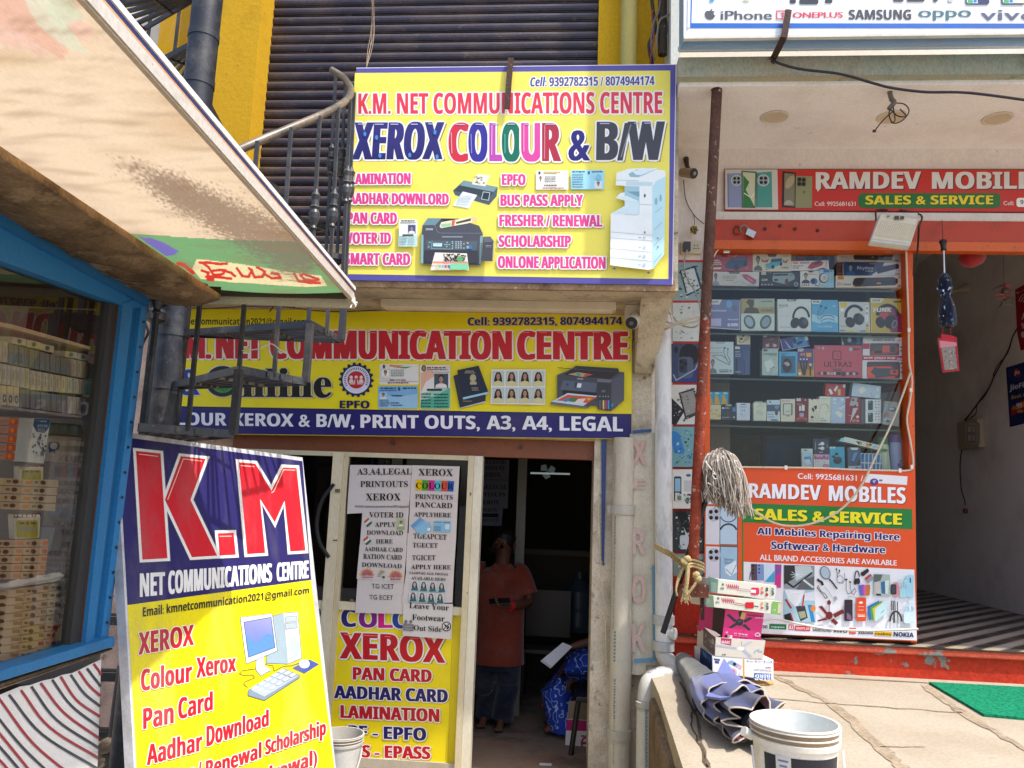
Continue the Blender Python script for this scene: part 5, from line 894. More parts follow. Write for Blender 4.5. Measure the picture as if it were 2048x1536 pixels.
# ================================================================== BANNER BELOW THE GLASS
SP = YP(4.975)
rt = thing('shop_banner','orange RAMDEV MOBILES banner with gadget pictures, covering the foot of the showcase','banner',F(1620,1275,4.975))
sign_panel(rt,'panel',SP,FULL,[(1410,930),(1826,944),(1834,1283),(1408,1262)],'e0501e',VINYL,.012)
m = MB(SP,W1)
m.poly([(104,250),(360,260),(362,1410),(98,1400)],'de5a22'); m.poly([(362,258),(372,258),(374,1414),(364,1414)],'3a7a34')
m.poly([(372,510),(1550,552),(1555,694),(374,645)],'1f7a36'); m.poly([(374,920),(1566,975),(1584,1470),(376,1415)],'e6e6ec')
m.build('printed_ground',VINYL,rt)
m = MB(SP,W1,.0012); WV = 'f0eef4'
m.text('Cell: 9925681631 /',752,302,1208,340,WV,(318,356),'plain',fat=1)
m.text('RAMDEV',414,372,912,472,WV,(386,490),'bold',fat=3,shadow='6a3418',sd=(5,5)); m.text('MOBILES',972,388,1502,494,WV,(402,514),'bold',fat=3,shadow='6a3418',sd=(5,5))
m.text('SALES & SERVICE',452,548,1475,625,'f0e01c',(584,662),'bold',fat=5,shadow='1a3a14',sd=(4,5))
m.text('All Mobiles Repairing Here',470,682,1462,728,'22206e',(724,772),'bold',fat=2,out='f0e4e4',ow=5); m.text('Softwear & Hardware',568,778,1362,830,'22206e',(812,862),'bold',fat=2,out='f0e4e4',ow=5)
m.text('ALL BRAND ACCESSORIES ARE AVAILABLE',488,868,1442,908,WV,(910,946),'plain',fat=1.2)
m.poly([(1232,305),(1518,324),(1514,384),(1220,366)],'e6e2e6'); m.ell(1285,362,30,24,'54388a',14); m.text('₹',1275,350,1298,370,'e8e4ec'); squiggle(m,1320,345,1345,16,'7a6a9a')
m.text('iPhone',420,1352,540,1384,'4a4c54',None,'plain',fat=1.5); m.poly([(554,1352),(674,1356),(672,1394),(552,1388)],'1f7a4c'); m.text('oppo',566,1366,658,1378,'e0ece4',(1370,1382),'plain',fat=1)
m.line([(690,1360),(722,1361),(722,1394),(690,1393)],5,'c42a40',True); m.text('1',700,1366,712,1388,'c42a40'); m.poly([(732,1364),(840,1369),(838,1404),(730,1399)],'c4203a'); m.text('ONEPLUS',738,1374,834,1392,'f0d8dc',(1378,1396))
m.text('SAMSUNG',856,1378,986,1404,'33343c',(1384,1411)); m.text('vivo',1000,1386,1096,1412,'33343c',(1390,1416),'plain',fat=2); m.poly([(1112,1380),(1158,1382),(1156,1424),(1110,1421)],'dc4a2c'); m.text('mi',1120,1392,1148,1412,'f4dcd4')
m.text('xiaomi',1172,1398,1276,1422,'4a4a54',(1402,1426),'plain',fat=1.5); m.poly([(1288,1404),(1412,1410),(1410,1440),(1286,1434)],'e0b01c'); m.text('realme',1294,1410,1402,1430,'3a3420',(1414,1435),'plain',fat=1.5); m.text('NOKIA',1422,1408,1560,1440,'2a2c60',(1416,1447),'bold',fat=1)
m.build('lettering',VINYL,rt)
m = MB(SP,W1,.0012)
for y0,y1,k in ((262,520,0),(532,800,0),(812,1090,1)):                     # phone pairs down the left strip
    m.poly([(110,y0),(206,y0+3),(206,y1),(108,y1-3)],'d8dae2'); m.poly([(210,y0),(332,y0+4),(330,y1+2),(208,y1)],'9fc4dc' if k else 'b8cfe4'); m.line([(210,y0),(332,y0+4),(330,y1+2),(208,y1)],5,'2c3440',True)
    cy = y0+60; m.ell(168,cy,44,48,'b8bcc8',18)
    for dx,dy in ((-20,-20),(18,-24),(-18,20),(20,22)): m.ell(165+dx,cy+dy,14,14,'1a1a20',10)
    if not k: m.arc(268,y0+60,56,50,15,165,8,'5a6878'); m.arc(268,y0+185,60,60,200,340,12,'2c3440')
    else: m.text('Never',240,892,304,912,'4a6070',(894,914),'plain'); m.text('Settle',240,914,308,934,'4a6070',(916,936),'plain'); m.poly([(240,955),(320,910),(328,990),(280,1022),(250,1000)],'dcecf4'); m.line([(250,970),(290,1010),(322,940)],5,'7a98a8')
m.poly([(425,935),(468,935),(468,1050),(428,1050)],'57414c'); m.poly([(468,937),(512,938),(514,1050),(468,1050)],'7a94c4'); m.poly([(514,935),(590,938),(592,1060),(516,1060)],'c4d8e8'); m.poly([(520,1060),(590,980),(592,1062)],'3aa0c8'); m.poly([(594,938),(638,940),(634,1102),(592,1098)],'8a4a9a'); m.poly([(594,1020),(636,1000),(634,1102),(592,1098)],'cc2a84')
for y in (950,975,1000): m.ell(440,y,8,8,'1c161a',8); m.ell(482,y-5,7,7,'2c3450',8)
m.line([(414,1045),(424,990)],5,'3a3a42')
m.poly([(655,943),(868,948),(866,1115),(655,1105)],'8a9498'); m.poly([(655,943),(760,945),(720,1040),(655,1080)],'2a2a2e'); m.poly([(730,948),(840,950),(855,985),(740,1055)],'b8c4c8'); m.poly([(655,1040),(720,1090),(850,990),(850,1005),(720,1105),(655,1060)],'1c1c20'); m.poly([(780,1050),(866,1020),(866,1115),(740,1112)],'5a5e62'); m.line([(790,1045),(860,1100)],14,'d0d4d8')
for k in range(10): a = k*.63; m.line([(745,1010),(745+46*math.cos(a),1010+34*math.sin(a))],3,'e0e4e6')
m.poly([(655,1115),(868,1120),(876,1345),(655,1330)],'9fc0cc'); m.poly([(660,1115),(800,1118),(770,1200),(740,1240),(690,1190)],'e0e4ea'); m.poly([(800,1140),(868,1125),(870,1190),(790,1190)],'d4d8e4'); m.poly([(735,1230),(800,1225),(820,1310),(770,1335)],'30363c'); m.poly([(752,1270),(800,1262),(810,1305),(770,1318)],'9a9a80'); m.line([(665,1180),(705,1245)],14,'a8242c'); m.line([(795,1150),(782,1235)],10,'c0242c'); m.poly([(820,1220),(850,1220),(870,1340),(845,1338)],'2a80b8'); m.ell(858,1245,18,22,'d8842c',12); m.poly([(655,1290),(700,1275),(725,1340),(660,1330)],'1a1a1c'); m.line([(700,1280),(720,1335)],9,'b8202c')
m.vw = L1
m.ell(750,310,68,95,'5a6a7c',18,-20); m.ell(750,308,56,82,'a8bcc8',18,-20); m.line([(800,395),(830,420),(912,528)],20,'2c3034')
m.line([(640,400),(700,440),(720,480)],34,'26282c'); m.line([(660,500),(690,560),(750,600),(780,650),(750,660),(720,610),(640,520),(660,480)],9,'3a3c40'); m.line([(740,500),(800,570),(840,640),(880,655)],9,'b4b8bc'); m.poly([(860,650),(895,625),(918,665),(880,700)],'9aa0a4')
m.line([(905,270),(915,340),(910,390)],7,'3a3e44'); m.line([(945,290),(930,330)],9,'26282c'); m.arc(950,400,42,52,0,350,7,'6a7078'); m.line([(1012,310),(1015,400),(985,455),(930,440)],6,'5a6068'); m.ell(902,262,10,16,'26282c',8); m.ell(942,282,10,16,'26282c',8)
m.line([(1035,410),(1035,540),(1060,600),(1110,580),(1150,520),(1170,560),(1140,610),(1110,590),(1090,520),(1090,440)],7,'565c64'); m.ell(1035,402,20,14,'3a3e44',8); m.ell(1088,436,18,12,'3a3e44',8)
m.arc(1182,380,30,95,170,350,14,'1e1e22'); m.ell(1165,430,26,45,'1e1e22',12,15); m.ell(1200,425,24,45,'2a2a30',12)
m.poly([(1230,310),(1330,248),(1348,290),(1270,358),(1238,345)],'2c2022'); m.poly([(1285,385),(1365,320),(1400,375),(1395,400),(1335,458)],'8a949c'); m.poly([(1285,385),(1365,320),(1380,345),(1305,415)],'c4303a')
for i,c in enumerate(('3a6ac8','6a5ac0','b04aa0','d860a8','d06a3c','b8742c')): m.poly([(1200+i*26,480-(i % 3)*6),(1232+i*26,475),(1252+i*20,620),(1228+i*16,618)],c)
m.poly([(1408,328),(1630,335),(1632,632),(1410,615)],'a8b4b0'); m.poly([(1408,328),(1530,332),(1500,420),(1410,440)],'5a6660'); m.poly([(1425,440),(1490,420),(1500,590),(1440,600)],'c4bcb8'); m.poly([(1505,440),(1560,420),(1565,600),(1515,590)],'2f6a98'); m.poly([(1560,420),(1620,410),(1600,600),(1570,590)],'d0dcd8'); m.poly([(1440,590),(1510,600),(1508,622),(1445,618)],'26282a')
m.ell(1712,540,50,108,'d48a94',16); m.rrect(1640,465,1718,605,20,'26282c'); m.rrect(1650,480,1708,590,14,'3e4246')
m.rrect(1762,520,1862,645,24,'a4d0e0'); m.line([(1800,430),(1800,520)],18,'b4dae6'); m.line([(1835,430),(1830,520)],18,'b4dae6'); m.ell(1780,425,26,22,'b4dae6',10); m.ell(1838,422,22,20,'b4dae6',10); m.poly([(1845,360),(1870,340),(1952,345),(1945,655),(1850,625)],'a0d0e4'); m.rrect(1895,378,1915,445,6,'3a5a80')
m.ell(798,715,26,34,'6a2020',12); m.line([(800,750),(800,830)],10,'6a2020'); m.ell(800,890,48,55,'6a1e1e',16)
for q_ in ([(655,770),(705,758),(775,850),(750,875)],[(845,875),(980,805),(1010,850),(880,922)],[(640,955),(760,920),(775,950),(645,975)],[(820,955),(860,930),(925,990),(885,1025)]): m.poly(q_,'741f1f')
m.rrect(1008,675,1120,965,14,'2c2230'); m.poly([(1040,850),(1090,880),(1110,955),(1040,940)],'7a5a78'); m.line([(1055,672),(1060,635),(1165,640),(1165,915),(1080,920)],4,'6a6a70'); m.rrect(1170,645,1302,968,16,'d44a24'); m.ell(1232,715,28,16,'f0e0d8',10); squiggle(m,1195,765,1280,10,'eab4a0'); squiggle(m,1200,812,1275,12,'eab4a0'); squiggle(m,1190,870,1285,12,'eab4a0'); m.rect(1190,890,1285,908,'f0d8cc')
for i,c in enumerate(('2f62b0','3f9a50','d8b82c','bcd8dc')): m.poly([(1318+i*36,770+i*12),(1480+i*36,685+i*4),(1490+i*34,850),(1345+i*34,960)],c)
m.poly([(1425,800),(1560,690),(1590,700),(1585,850),(1440,970),(1425,960)],'bcdae2'); m.line([(1500,860),(1550,815)],5,'2a3438')
for x in (1648,1670,1692): m.line([(x,690),(x+4,820)],13,'22242a')
m.line([(1728,700),(1735,1000)],12,'22242a'); m.arc(1705,985,80,150,185,355,24,'2a2c32'); m.line([(1682,850),(1682,990)],22,'22242a')
m.rrect(1815,840,1955,998,30,'d0e2ec'); m.ell(1845,800,30,36,'a8c8d8',12); m.ell(1920,800,36,36,'9fc0d4',12); m.line([(1895,740),(1900,830)],20,'d4e6ee'); m.ell(1915,700,40,22,'d4e6ee',12); m.ell(1830,720,18,16,'d4e6ee',10)
m.build('printed_picture',VINYL,rt)
# repair picture strip on the pier
SP = YP(5.015); XA = FULL
rt = thing('repair_banner','vertical strip of phone repair photographs in red borders, behind the rusty pole','banner',F(1378,1215,5.015))
Ys = (522,603,685,767,851,936,1019,1104,1160,1216)
lx = lambda y: 1345 if y < 640 else 1342 + (y-685)*.008
sign_panel(rt,'panel',SP,FULL,[(1346,520),(1413,520),(1411,1218),(1346,1218)],'b8302c',VINYL,.006)
m = MB(SP,FULL)
pal = [('8fa8a8','2c4450','5a7a84','c8d0cc'),('c8ccc4','8a9a90','b8c4c0','6a7a70'),('39425e','1c2034','2c3474','8a94a8'),('c8c4bc','2a2a2c','6a6660','8a8680'),('6a9aa0','2a6aa4','1c2a34','8ab0a8'),('d4d2cc','3a4a50','8aa4b0','55605c'),('2c3438','14181c','5a6a74','b0b8bc'),('7a8a80','22302c','a8b4a8','4c5c54'),('a8b4a8','2f4a40','5a7a68','d0d4cc')]
random.seed(21)
for i,c in enumerate(pal):
    y0,y1 = Ys[i]+3,Ys[i+1]-2; h = y1-y0; x0,x1 = lx(y0),1410
    m.rect(x0,y0,x1,y1,c[0])
    if i == 2:
        m.ell(x0+10,y0+12,4,7,c[1]); m.ell(x0+36,y0+22,20,22,'14161c'); m.poly([(x0+22,y1-6),(x0+60,y0+34),(x1,y0+30),(x1,y1),(x0+22,y1)],'2b3470'); m.rrect(x0+14,y0+26,x0+44,y1-8,8,'4a5468'); m.rrect(x0+16,y0+30,x0+32,y0+58,5,'2c3244')
        for a,b in ((20,36),(28,40),(22,48)): m.ell(x0+a,y0+b,4,4,'16181e',8)
        m.line([(x0+4,y1-16),(x0+10,y1-4),(x0+48,y1-26),(x0+54,y0+38)],2.5,'8a98b4')
    elif i == 5:
        m.rrect(x0+3,y0+14,x0+18,y1-14,3,'2c3a44'); m.rect(x0+5,y0+18,x0+16,y0+44,'8ab4cc'); m.rrect(x0+23,y0+22,x0+38,y0+44,1,'b8bcbc'); m.rrect(x0+44,y0+18,x0+62,y1-10,3,'2a2e30'); m.ell(x0+32,y0+12,5,3,'3a6a84')
        for k in range(22): m.rect(x0+5+random.random()*12,y0+46+random.random()*15,x0+8+random.random()*12,y0+49+random.random()*15,random.choice(['3a3c38','c8ccc4','6a7a6c']))
        for k in range(26): x,y = x0+22+random.random()*16,y0+48+random.random()*18; m.rect(x,y,x+3,y+2.5,random.choice(['2c4a4c','8ab0b0','3a3c3c']))
    else:
        if i in (0,3,6):
            t = [(x0+14,y0+16),(x0+46,y0+6),(x0+60,y1-24),(x0+28,y1-8)]; m.poly(t,c[1]); t2 = [(x0+18,y0+18),(x0+43,y0+11),(x0+55,y1-25),(x0+30,y1-13)]; m.poly(t2,c[3])
        if i == 3: m.poly([(x0,y0+26),(x0+26,y0+52),(x0+10,y1),(x0,y1)],'1c1c1e'); m.line([(x0+24,y1-6),(x0+32,y1-16),(x0+48,y1-22)],4,'3a3c3a')
        if i == 4:
            for k in range(4): m.ell(x0+5+k*3,y0+18+k*9,12,9,'2a78b8',12,25)
        if i == 6: m.rrect(x0+14,y0+48,x0+42,y1-4,4,'b8c0c4'); m.poly([(x0+4,y0),(x0+26,y0),(x0+40,y0+40),(x0+28,y0+44)],'101418')
        for k in range(60 if i != 1 else 34):
            x,y = x0+4+random.random()*56,y0+6+random.random()*(h-14); s_ = 1+random.random()*4
            m.poly([(x,y),(x+s_,y+jit(1)),(x+s_*.9,y+s_*.7),(x,y+s_*.8)],random.choice(c[1:]+('b8bcb0','2c5a50')))
m.build('printed_picture',VINYL,rt)
# ================================================================== STALL ON THE LEFT
random.seed(5)
S1 = (0,640,.15625); S2 = (0,820,.18233); S3 = (0,1060,.18233); VE = (0,560,.29957); VF = (0,980,.36207); T1 = (260,440,.22461)
se = Vector((-.095,1.0,0)).normalized(); sn = Vector((se.y,-se.x,0)); sp0 = onY(235,900,3.0)
STP = Plane(sp0,sn)
def inn(d): return Plane(sp0-sn*d,sn)
BLU = '2a78b0'
rt = thing('street_stall','blue framed stall window full of packets, with a rough concrete roof edge','stall',STP.at(200,1300))
def sl(m,q,col,out=0,th=.05,view=FULL):
    p = inn(-out); m.slab([p.at(*U(view,a)) for a in q],-sn*th,col)
m = MB(); sl(m,[(246,606),(268,600),(186,1292),(169,1300)],BLU,.012,.06); sl(m,[(268,600),(285,596),(201,1286),(186,1292)],'225f8c',-.012,.05); sl(m,[(285,596),(299,594),(216,1278),(201,1286)],'2f80ba',.006,.05); m.build('corner_post',PAINT,rt)
m = MB(inn(-.0062),FULL,.002)
for i in range(13): t = .07+i*.073; m.ell(292-(292-209)*t,596+(1282-596)*t,2.6,3,'4a4640',8)
m.build('bolt',CHROME,rt)
m = MB(); sl(m,[(-220,286),(299,592),(299,612),(-220,326)],'24699c',.03,.07); sl(m,[(-220,330),(299,613),(262,617),(-220,440)],BLU,.008,.06); m.build('top_beam',PAINT,rt)
m = MB(); sl(m,[(-160,1390),(230,1273),(230,1293),(-160,1413)],BLU,.045,.09); m.build('sill',PAINT,rt,bevel=.004)
m = MB()
for i in range(7): y = i*2.6; sl(m,[(-150,1413+y),(224-i*5+jit(6),1296+y*.9),(224-i*6,1299+y*.9),(-150,1416+y)],random.choice(['6b5a48','8a7560','54463a','9a8468']),.02+jit(.008),.05)
m.build('splintered_ply',SOIL,rt)
m = MB(); sl(m,[(238,602),(246,606),(169,1300),(160,1303)],'5d3f30',-.004,.05); sl(m,[(222,590),(238,602),(160,1303),(137,1310)],'3a3a38',-.012,.05); m.build('gasket',PAINT,rt)
m = MB(); p = inn(.03); m.slab([p.at(*a) for a in [(-220,420),(238,596),(160,1300),(-160,1400)]],-sn*.004,'ffffff'); m.build('pane',glass('stall_glass',(.9,.88,.84)),rt)
m = MB()                                                                            # box of the stall
far = STP.at(262,900); far.z = 0; near = far-se*3.0; dz0,dz1 = .95,2.62
def spt(a,d,z): q = far-se*a-sn*d; return (q.x,q.y,z)
m.hexa([spt(-.02,.04,dz0),spt(-.02,1.3,dz0),spt(.0,1.3,dz0),spt(.0,.04,dz0),spt(-.02,.04,dz1),spt(-.02,1.3,dz1),spt(.0,1.3,dz1),spt(.0,.04,dz1)],'9a8f86')
m.hexa([spt(-.02,.0,dz1-.09),spt(-.02,1.3,dz1-.09),spt(3,1.3,dz1-.09),spt(3,.0,dz1-.09),spt(-.02,.0,dz1-.07),spt(-.02,1.3,dz1-.07),spt(3,1.3,dz1-.07),spt(3,.0,dz1-.07)],'4a3a30')  # dark ceiling added to keep overhead light off the end wall
m.hexa([spt(.001,.05,2.13),spt(.001,.5,2.13),spt(.012,.5,2.13),spt(.012,.05,2.13),spt(.001,.05,dz1-.1),spt(.001,.5,dz1-.1),spt(.012,.5,dz1-.1),spt(.012,.05,dz1-.1)],'4e3f36')  # dark plank added so the upper end wall reads as shaded
m.hexa([spt(.001,1.26,dz0),spt(.001,1.3,dz0),spt(3,1.3,dz0),spt(3,1.26,dz0),spt(.001,1.26,1.7),spt(.001,1.3,1.7),spt(3,1.3,1.7),spt(3,1.26,1.7)],'8a7a6a')
m.hexa([spt(.001,.03,dz0),spt(.001,.5,dz0),spt(3,.5,dz0),spt(3,.03,dz0),spt(.001,.03,dz0+.02),spt(.001,.5,dz0+.02),spt(3,.5,dz0+.02),spt(3,.03,dz0+.02)],'5a4a3c')
m.build('cabinet',DARK,rt)
m = MB()                                                                            # rough roof slab
zc0,zc1 = 2.585,2.625; n = 26
ein = onZ(440,600,2.6); sdir = (ein-onZ(0,312,2.6)).normalized()
for i in range(n):
    def st(k):
        q = ein-sdir*(k*2.9/n); random.seed(100+k); return q,jit(.012),jit(.012),jit(.01)
    (a,j1,j2,j3),(b,k1,k2,k3) = st(i),st(i+1)
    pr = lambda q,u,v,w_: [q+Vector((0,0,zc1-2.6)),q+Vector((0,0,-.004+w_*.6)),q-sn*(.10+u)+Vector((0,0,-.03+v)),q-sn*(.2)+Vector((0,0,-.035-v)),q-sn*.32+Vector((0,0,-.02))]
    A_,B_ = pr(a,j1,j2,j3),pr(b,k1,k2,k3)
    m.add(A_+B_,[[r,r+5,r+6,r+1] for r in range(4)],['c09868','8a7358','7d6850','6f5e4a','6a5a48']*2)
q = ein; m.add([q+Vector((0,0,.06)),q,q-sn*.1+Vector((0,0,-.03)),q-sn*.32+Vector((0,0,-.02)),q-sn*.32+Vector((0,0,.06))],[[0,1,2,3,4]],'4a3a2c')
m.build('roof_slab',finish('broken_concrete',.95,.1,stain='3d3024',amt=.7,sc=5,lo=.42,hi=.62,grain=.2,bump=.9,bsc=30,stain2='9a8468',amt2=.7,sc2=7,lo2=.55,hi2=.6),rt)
# striped cloth under the sill
p = inn(-.005); m = MB(p,VF,0)
TE = [(-260,1235),(0,1130),(110,1085),(165,1078),(240,1052),(300,1040),(340,1022),(400,1010),(440,992),(500,962),(560,935)]
cl = [m.P(q) for i,q in enumerate(TE)]; lo_ = [m.P(q) for i,q in enumerate([(-300,2000),(-50,1900),(60,1880),(120,1870),(200,1850),(260,1840),(310,1830),(370,1820),(420,1810),(470,1800),(528,1790)])]
nr = 10; vs = []
for r in range(nr+1): t = r/nr; vs += [a*(1-t)+b*t+sn*(.0004*math.sin(t*6+i)) for i,(a,b) in enumerate(zip(cl,lo_))]
nc = len(TE); m.add(vs,[[r*nc+i,r*nc+i+1,(r+1)*nc+i+1,(r+1)*nc+i] for r in range(nr) for i in range(nc-1)],'f2efe8',True)
m.lift = .0015
for k,(s,mid,e) in enumerate([((515,960),(545,1000),(557,1022)),((478,985),(520,1040),(556,1085)),((432,1000),(490,1080),(554,1138)),((388,1020),(460,1120),(552,1195)),((332,1030),(420,1160),(550,1252)),((286,1048),(390,1190),(548,1312)),((222,1066),(350,1230),(546,1372)),((170,1085),(310,1270),(544,1425)),((112,1105),(270,1310),(540,1480)),((46,1130),(230,1350),(538,1540)),((-10,1150),(180,1400),(420,1600)),((-60,1200),(120,1420),(330,1620)),((-60,1280),(80,1450),(240,1650)),((-60,1360),(40,1470),(200,1660)),((-60,1440),(20,1520),(120,1640))]):
    pts = [(v.x,v.y) for v in bez([(s[0],s[1],0),(mid[0],mid[1],0),(e[0],e[1],0)],6)]
    m.line(pts,15,'a81f30' if k % 2 == 0 else '33363f')
m.build('striped_cloth',CLOTH,None,'white cloth with red and charcoal diagonal stripes hanging under the blue sill','cloth')
# goods behind the glass
def good(q,col,label,view,d=.09,th=.05,ops=(),name='cigarette_packet',cat='packet',group=None):
    if len(q) == 4 and not isinstance(q[0],tuple): q = [(q[0],q[1]),(q[2],q[1]),(q[2],q[3]),(q[0],q[3])]
    p = inn(d); m = MB(p,view,.0006); col = mixc(col,'fff8ec',.22); m.slab([p.at(*U(view,a)) for a in q],-sn*th,col); draw(m,ops)
    return m.build(name,CARD,None,label,cat,group)
def rowof(n,x0,x1,yt0,yt1,yb0,yb1,col,label,group,deco,view=S1,sh=0):
    for i in range(n):
        a,b = i/n,(i+.94)/n; xa,xb = x0+(x1-x0)*a,x0+(x1-x0)*b; f = lambda u,v0,v1: v0+(v1-v0)*u
        q = [(xa,f(a,yt0,yt1)),(xb,f(b,yt0,yt1)),(xb+sh,f(b,yb0,yb1)),(xa+sh,f(a,yb0,yb1))]
        good(q,col,label,view,group=group,ops=deco(q),d=.09+.004*(i % 2))
def dk(q):
    (ax,ay),(bx,by),(cx,cy),(dx,dy) = q; w_ = bx-ax; h = dy-ay
    return [('a',bx,ay+h*.78,w_*.75,h*.2,100,262,9,'3c9cb0'),('q',ax+w_*.3,ay+h*.1,ax+w_*.62,h*.34,'b09a7c'),('l',[(ax+w_*.5,ay+h*.4),(ax+w_*.5,ay+h*.62)],4,'3c6a84')]
def dk2(q):
    (ax,ay),(bx,by),(cx,cy),(dx,dy) = q; w_ = bx-ax; h = dy-ay
    return [('a',ax,ay+h*.2,w_*.75,h*.2,-82,80,9,'3c9cb0'),('q',ax+w_*.3,ay+h*.6,ax+w_*.62,h*.34,'b09a7c')]
def cr(q):
    (ax,ay),(bx,by),(cx,cy),(dx,dy) = q; w_ = bx-ax; h = dy-ay
    return [('l',[(ax+w_*.5,ay+h*.25),(ax+w_*.5,ay+h*.75)],w_*.16,'9a9484'),('l',[(ax+w_*.12,ay+h*.05),(ax+w_*.12,ay+h*.95)],w_*.08,'8c8676')]
def ci(q):
    (ax,ay),(bx,by),(cx,cy),(dx,dy) = q; w_ = bx-ax; h = dy-ay
    return [('e',ax+w_*.5,ay+h*.66,w_*.34,h*.2,'4a5c6c'),('e',ax+w_*.5,ay+h*.66,w_*.16,h*.12,'b0a890')]
GR = 'cigarette packets racked upright in the stall window'
rowof(2,-60,110,240,285,520,545,'b0a490','cream packet at the left of the upper rack row',GR,cr)
rowof(12,112,912,300,510,560,715,'2c2430','dark packet with a turquoise arc, upper rack row',GR,dk)
rowof(5,915,1240,500,560,715,775,'a89c84','tan packet at the right of the upper rack row',GR,cr)
rowof(8,-90,380,540,625,800,880,'a8a292','greyish packet in the left half of the middle rack row',GR,cr)
rowof(11,384,1240,640,800,890,965,'b2aa94','pale packet in the right half of the middle rack row',GR,cr)
rowof(4,-60,250,825,860,1085,1110,'b4a684','cream packet with a blue oval, lower rack row',GR,ci)
rowof(9,258,858,880,975,1115,1190,'26243c','navy packet with a turquoise arc, lower rack row',GR,dk2)
rowof(6,862,1200,975,1010,1195,1235,'a8a49a','white packet at the right of the lower rack row',GR,cr)
for q,c in (([(160,215),(335,245),(332,330),(158,305)],'b0a488'),([(345,250),(520,290),(518,375),(342,345)],'a8a078'),([(520,300),(690,335),(688,420),(518,385)],'aca06c'),([(835,395),(985,415),(983,490),(832,470)],'a89c84'),([(992,420),(1130,445),(1128,520),(990,500)],'9c9484')):
    good(q,c,'cream packet lying flat on top of the upright ones',S1,group='packets lying flat on the rack',ops=[('e',(q[0][0]+q[1][0])/2,(q[0][1]+q[2][1])/2,28,30,'5c6c70')])
good([(-60,1085),(1185,1245),(1180,1275),(-60,1120)],'3a342c','dark shelf edge under the packet rack',S1,.07,.42,name='shelf',cat='shelf')
good([(-80,10),(150,55),(1260,370),(1260,405),(150,110),(-80,62)],'b59a72','worn tan shelf edge above the packet rack',S1,.07,.42,name='shelf',cat='shelf')
for i in range(5):
    y = 85+i*95
    good([(-60,y-14),(208-i*10,y+8),(200-i*10,y+88),(-60,y+70)],'7a2622','flat crimson carton with an orange end',S2,group='crimson cartons stacked in the stall',name='carton',cat='carton',ops=[('p',[(110-i*10,y+5),(196-i*10,y+12),(190-i*10,y+78),(100-i*10,y+74)],'b8481c'),('e',140-i*10,y+42,22,26,'d87a2c'),('q',-30,y+22,80-i*10,26,'a87858')])
good([(372,92),(555,100),(478,585),(300,568)],'b4bcc0','tall leaning ATTAR FULL box patterned in blue and white',S2,.08,name='carton',cat='carton',ops=[('p',[(375,94),(553,102),(535,190),(490,250),(400,240),(362,170)],'1f4c74'),('t','ATTAR',405,160,520,188,'b8c0c4','serif'),('t','FULL',412,204,495,238,'b8c0c4','serif'),('q',440,118,515,16,'8aa4b8')]+[('p',[(x,y),(x+24,y-14),(x+20,y+22)],random.choice(['33406c','6a8aa4','4a4878','d0d8dc'])) for x,y in [(330+random.random()*150-(k*2.2-60)*.25,262+k*6.6) for k in range(40)]])
m = MB(); c0 = inn(.24).at(*U(S2,(655,575))); tp = inn(.24).at(*U(S2,(655,150)))
jar = thing('jar','clear plastic jar with a grey green lid behind the attar box','jar',c0); h = tp.z-c0.z; r = .075
MB().lathe([(0,0),(r,0),(r,h*.66),(r*.85,h*.7)],c0,'a89a8a',18).build('body',PLASTIC,jar); MB().lathe([(r*.96,h*.7),(r*1.02,h*.72),(r*1.02,h*.95),(r*.9,h),(0,h)],c0,'5c6a58',18).build('lid',PLASTIC,jar)
m = MB(inn(.24-r-.001),S2); m.poly([(530,360),(560,345),(640,350),(655,375),(640,430),(600,440),(605,480),(570,455),(540,470),(530,430)],'3f5478'); m.ell(590,395,42,36,'c4b8ac',12); m.build('label',CARD,jar)
for q,lb in (([(215,620),(478,605),(470,770),(215,775)],'yellow and silver sachet pouch above the brown packets'),([(150,1145),(445,1130),(430,1400),(165,1415)],'yellow and silver sachet pouch between two brown stacks')):
    (ax,ay),(bx,by),(cx,cy),(dx,dy) = q; w_ = bx-ax; h = dy-ay
    good(q,'a8a498',lb,S2,.085,.02,name='pouch',cat='pouch',ops=[('p',[(ax,ay),(bx,by),(bx,by+h*.14),(ax,ay+h*.14)],'6a3034'),('q',ax+10,ay+2,bx-10,h*.1,'d0d0cc'),('rr',ax+w_*.1,ay+h*.24,bx-w_*.12,dy-h*.06,20,'9a9420'),('e',ax+w_*.5,ay+h*.36,w_*.06,h*.07,'8a3a2c'),('q',ax+w_*.2,ay+h*.32,ax+w_*.38,h*.1,'4a4028'),('q',ax+w_*.62,ay+h*.32,ax+w_*.8,h*.1,'4a4028'),('r',ax+w_*.18,ay+h*.5,bx-w_*.2,ay+h*.68,'8a8a80')])
random.seed(9)
def stack(view,n,cols,y0,dyl,dyr,hgt,xshift,cl,group,label,tagc):
    for r in range(n):
        for k,(xa,xb) in enumerate(cols):
            s_ = -xshift*r; f = lambda x: y0+r*dyl+(x/600.)*(dyr+(r*0)); a,b = xa+s_,xb+s_+jit(3)
            c = mixc(cl[k % len(cl)],'6a4a30',random.random()*.25)
            good([(a,f(a)),(b,f(b)),(b-2,f(b)+hgt),(a-2,f(a)+hgt)],c,label,view,.085+random.random()*.006,.05,group=group,
                 ops=[('e',a+(b-a)*.4,f(a)+hgt*.52,(b-a)*.11,hgt*.3,'5a4034'),('r',b-(b-a)*.24,f(b)+hgt*.25,b-(b-a)*.03,f(b)+hgt*.75,tagc[k % len(tagc)]),('q',a+(b-a)*.08,f(a)+hgt*.3,a+(b-a)*.24,hgt*.4,'7a5a3a')])
stack(S2,4,[(-190,40),(44,352),(358,640)],745,88,22,76,11,['a08658','9c7c4c','9a8460'],'brown packets in the upper stack','brown and buff packet in the upper stack',['b8a878','c87e2c','b8a888'])
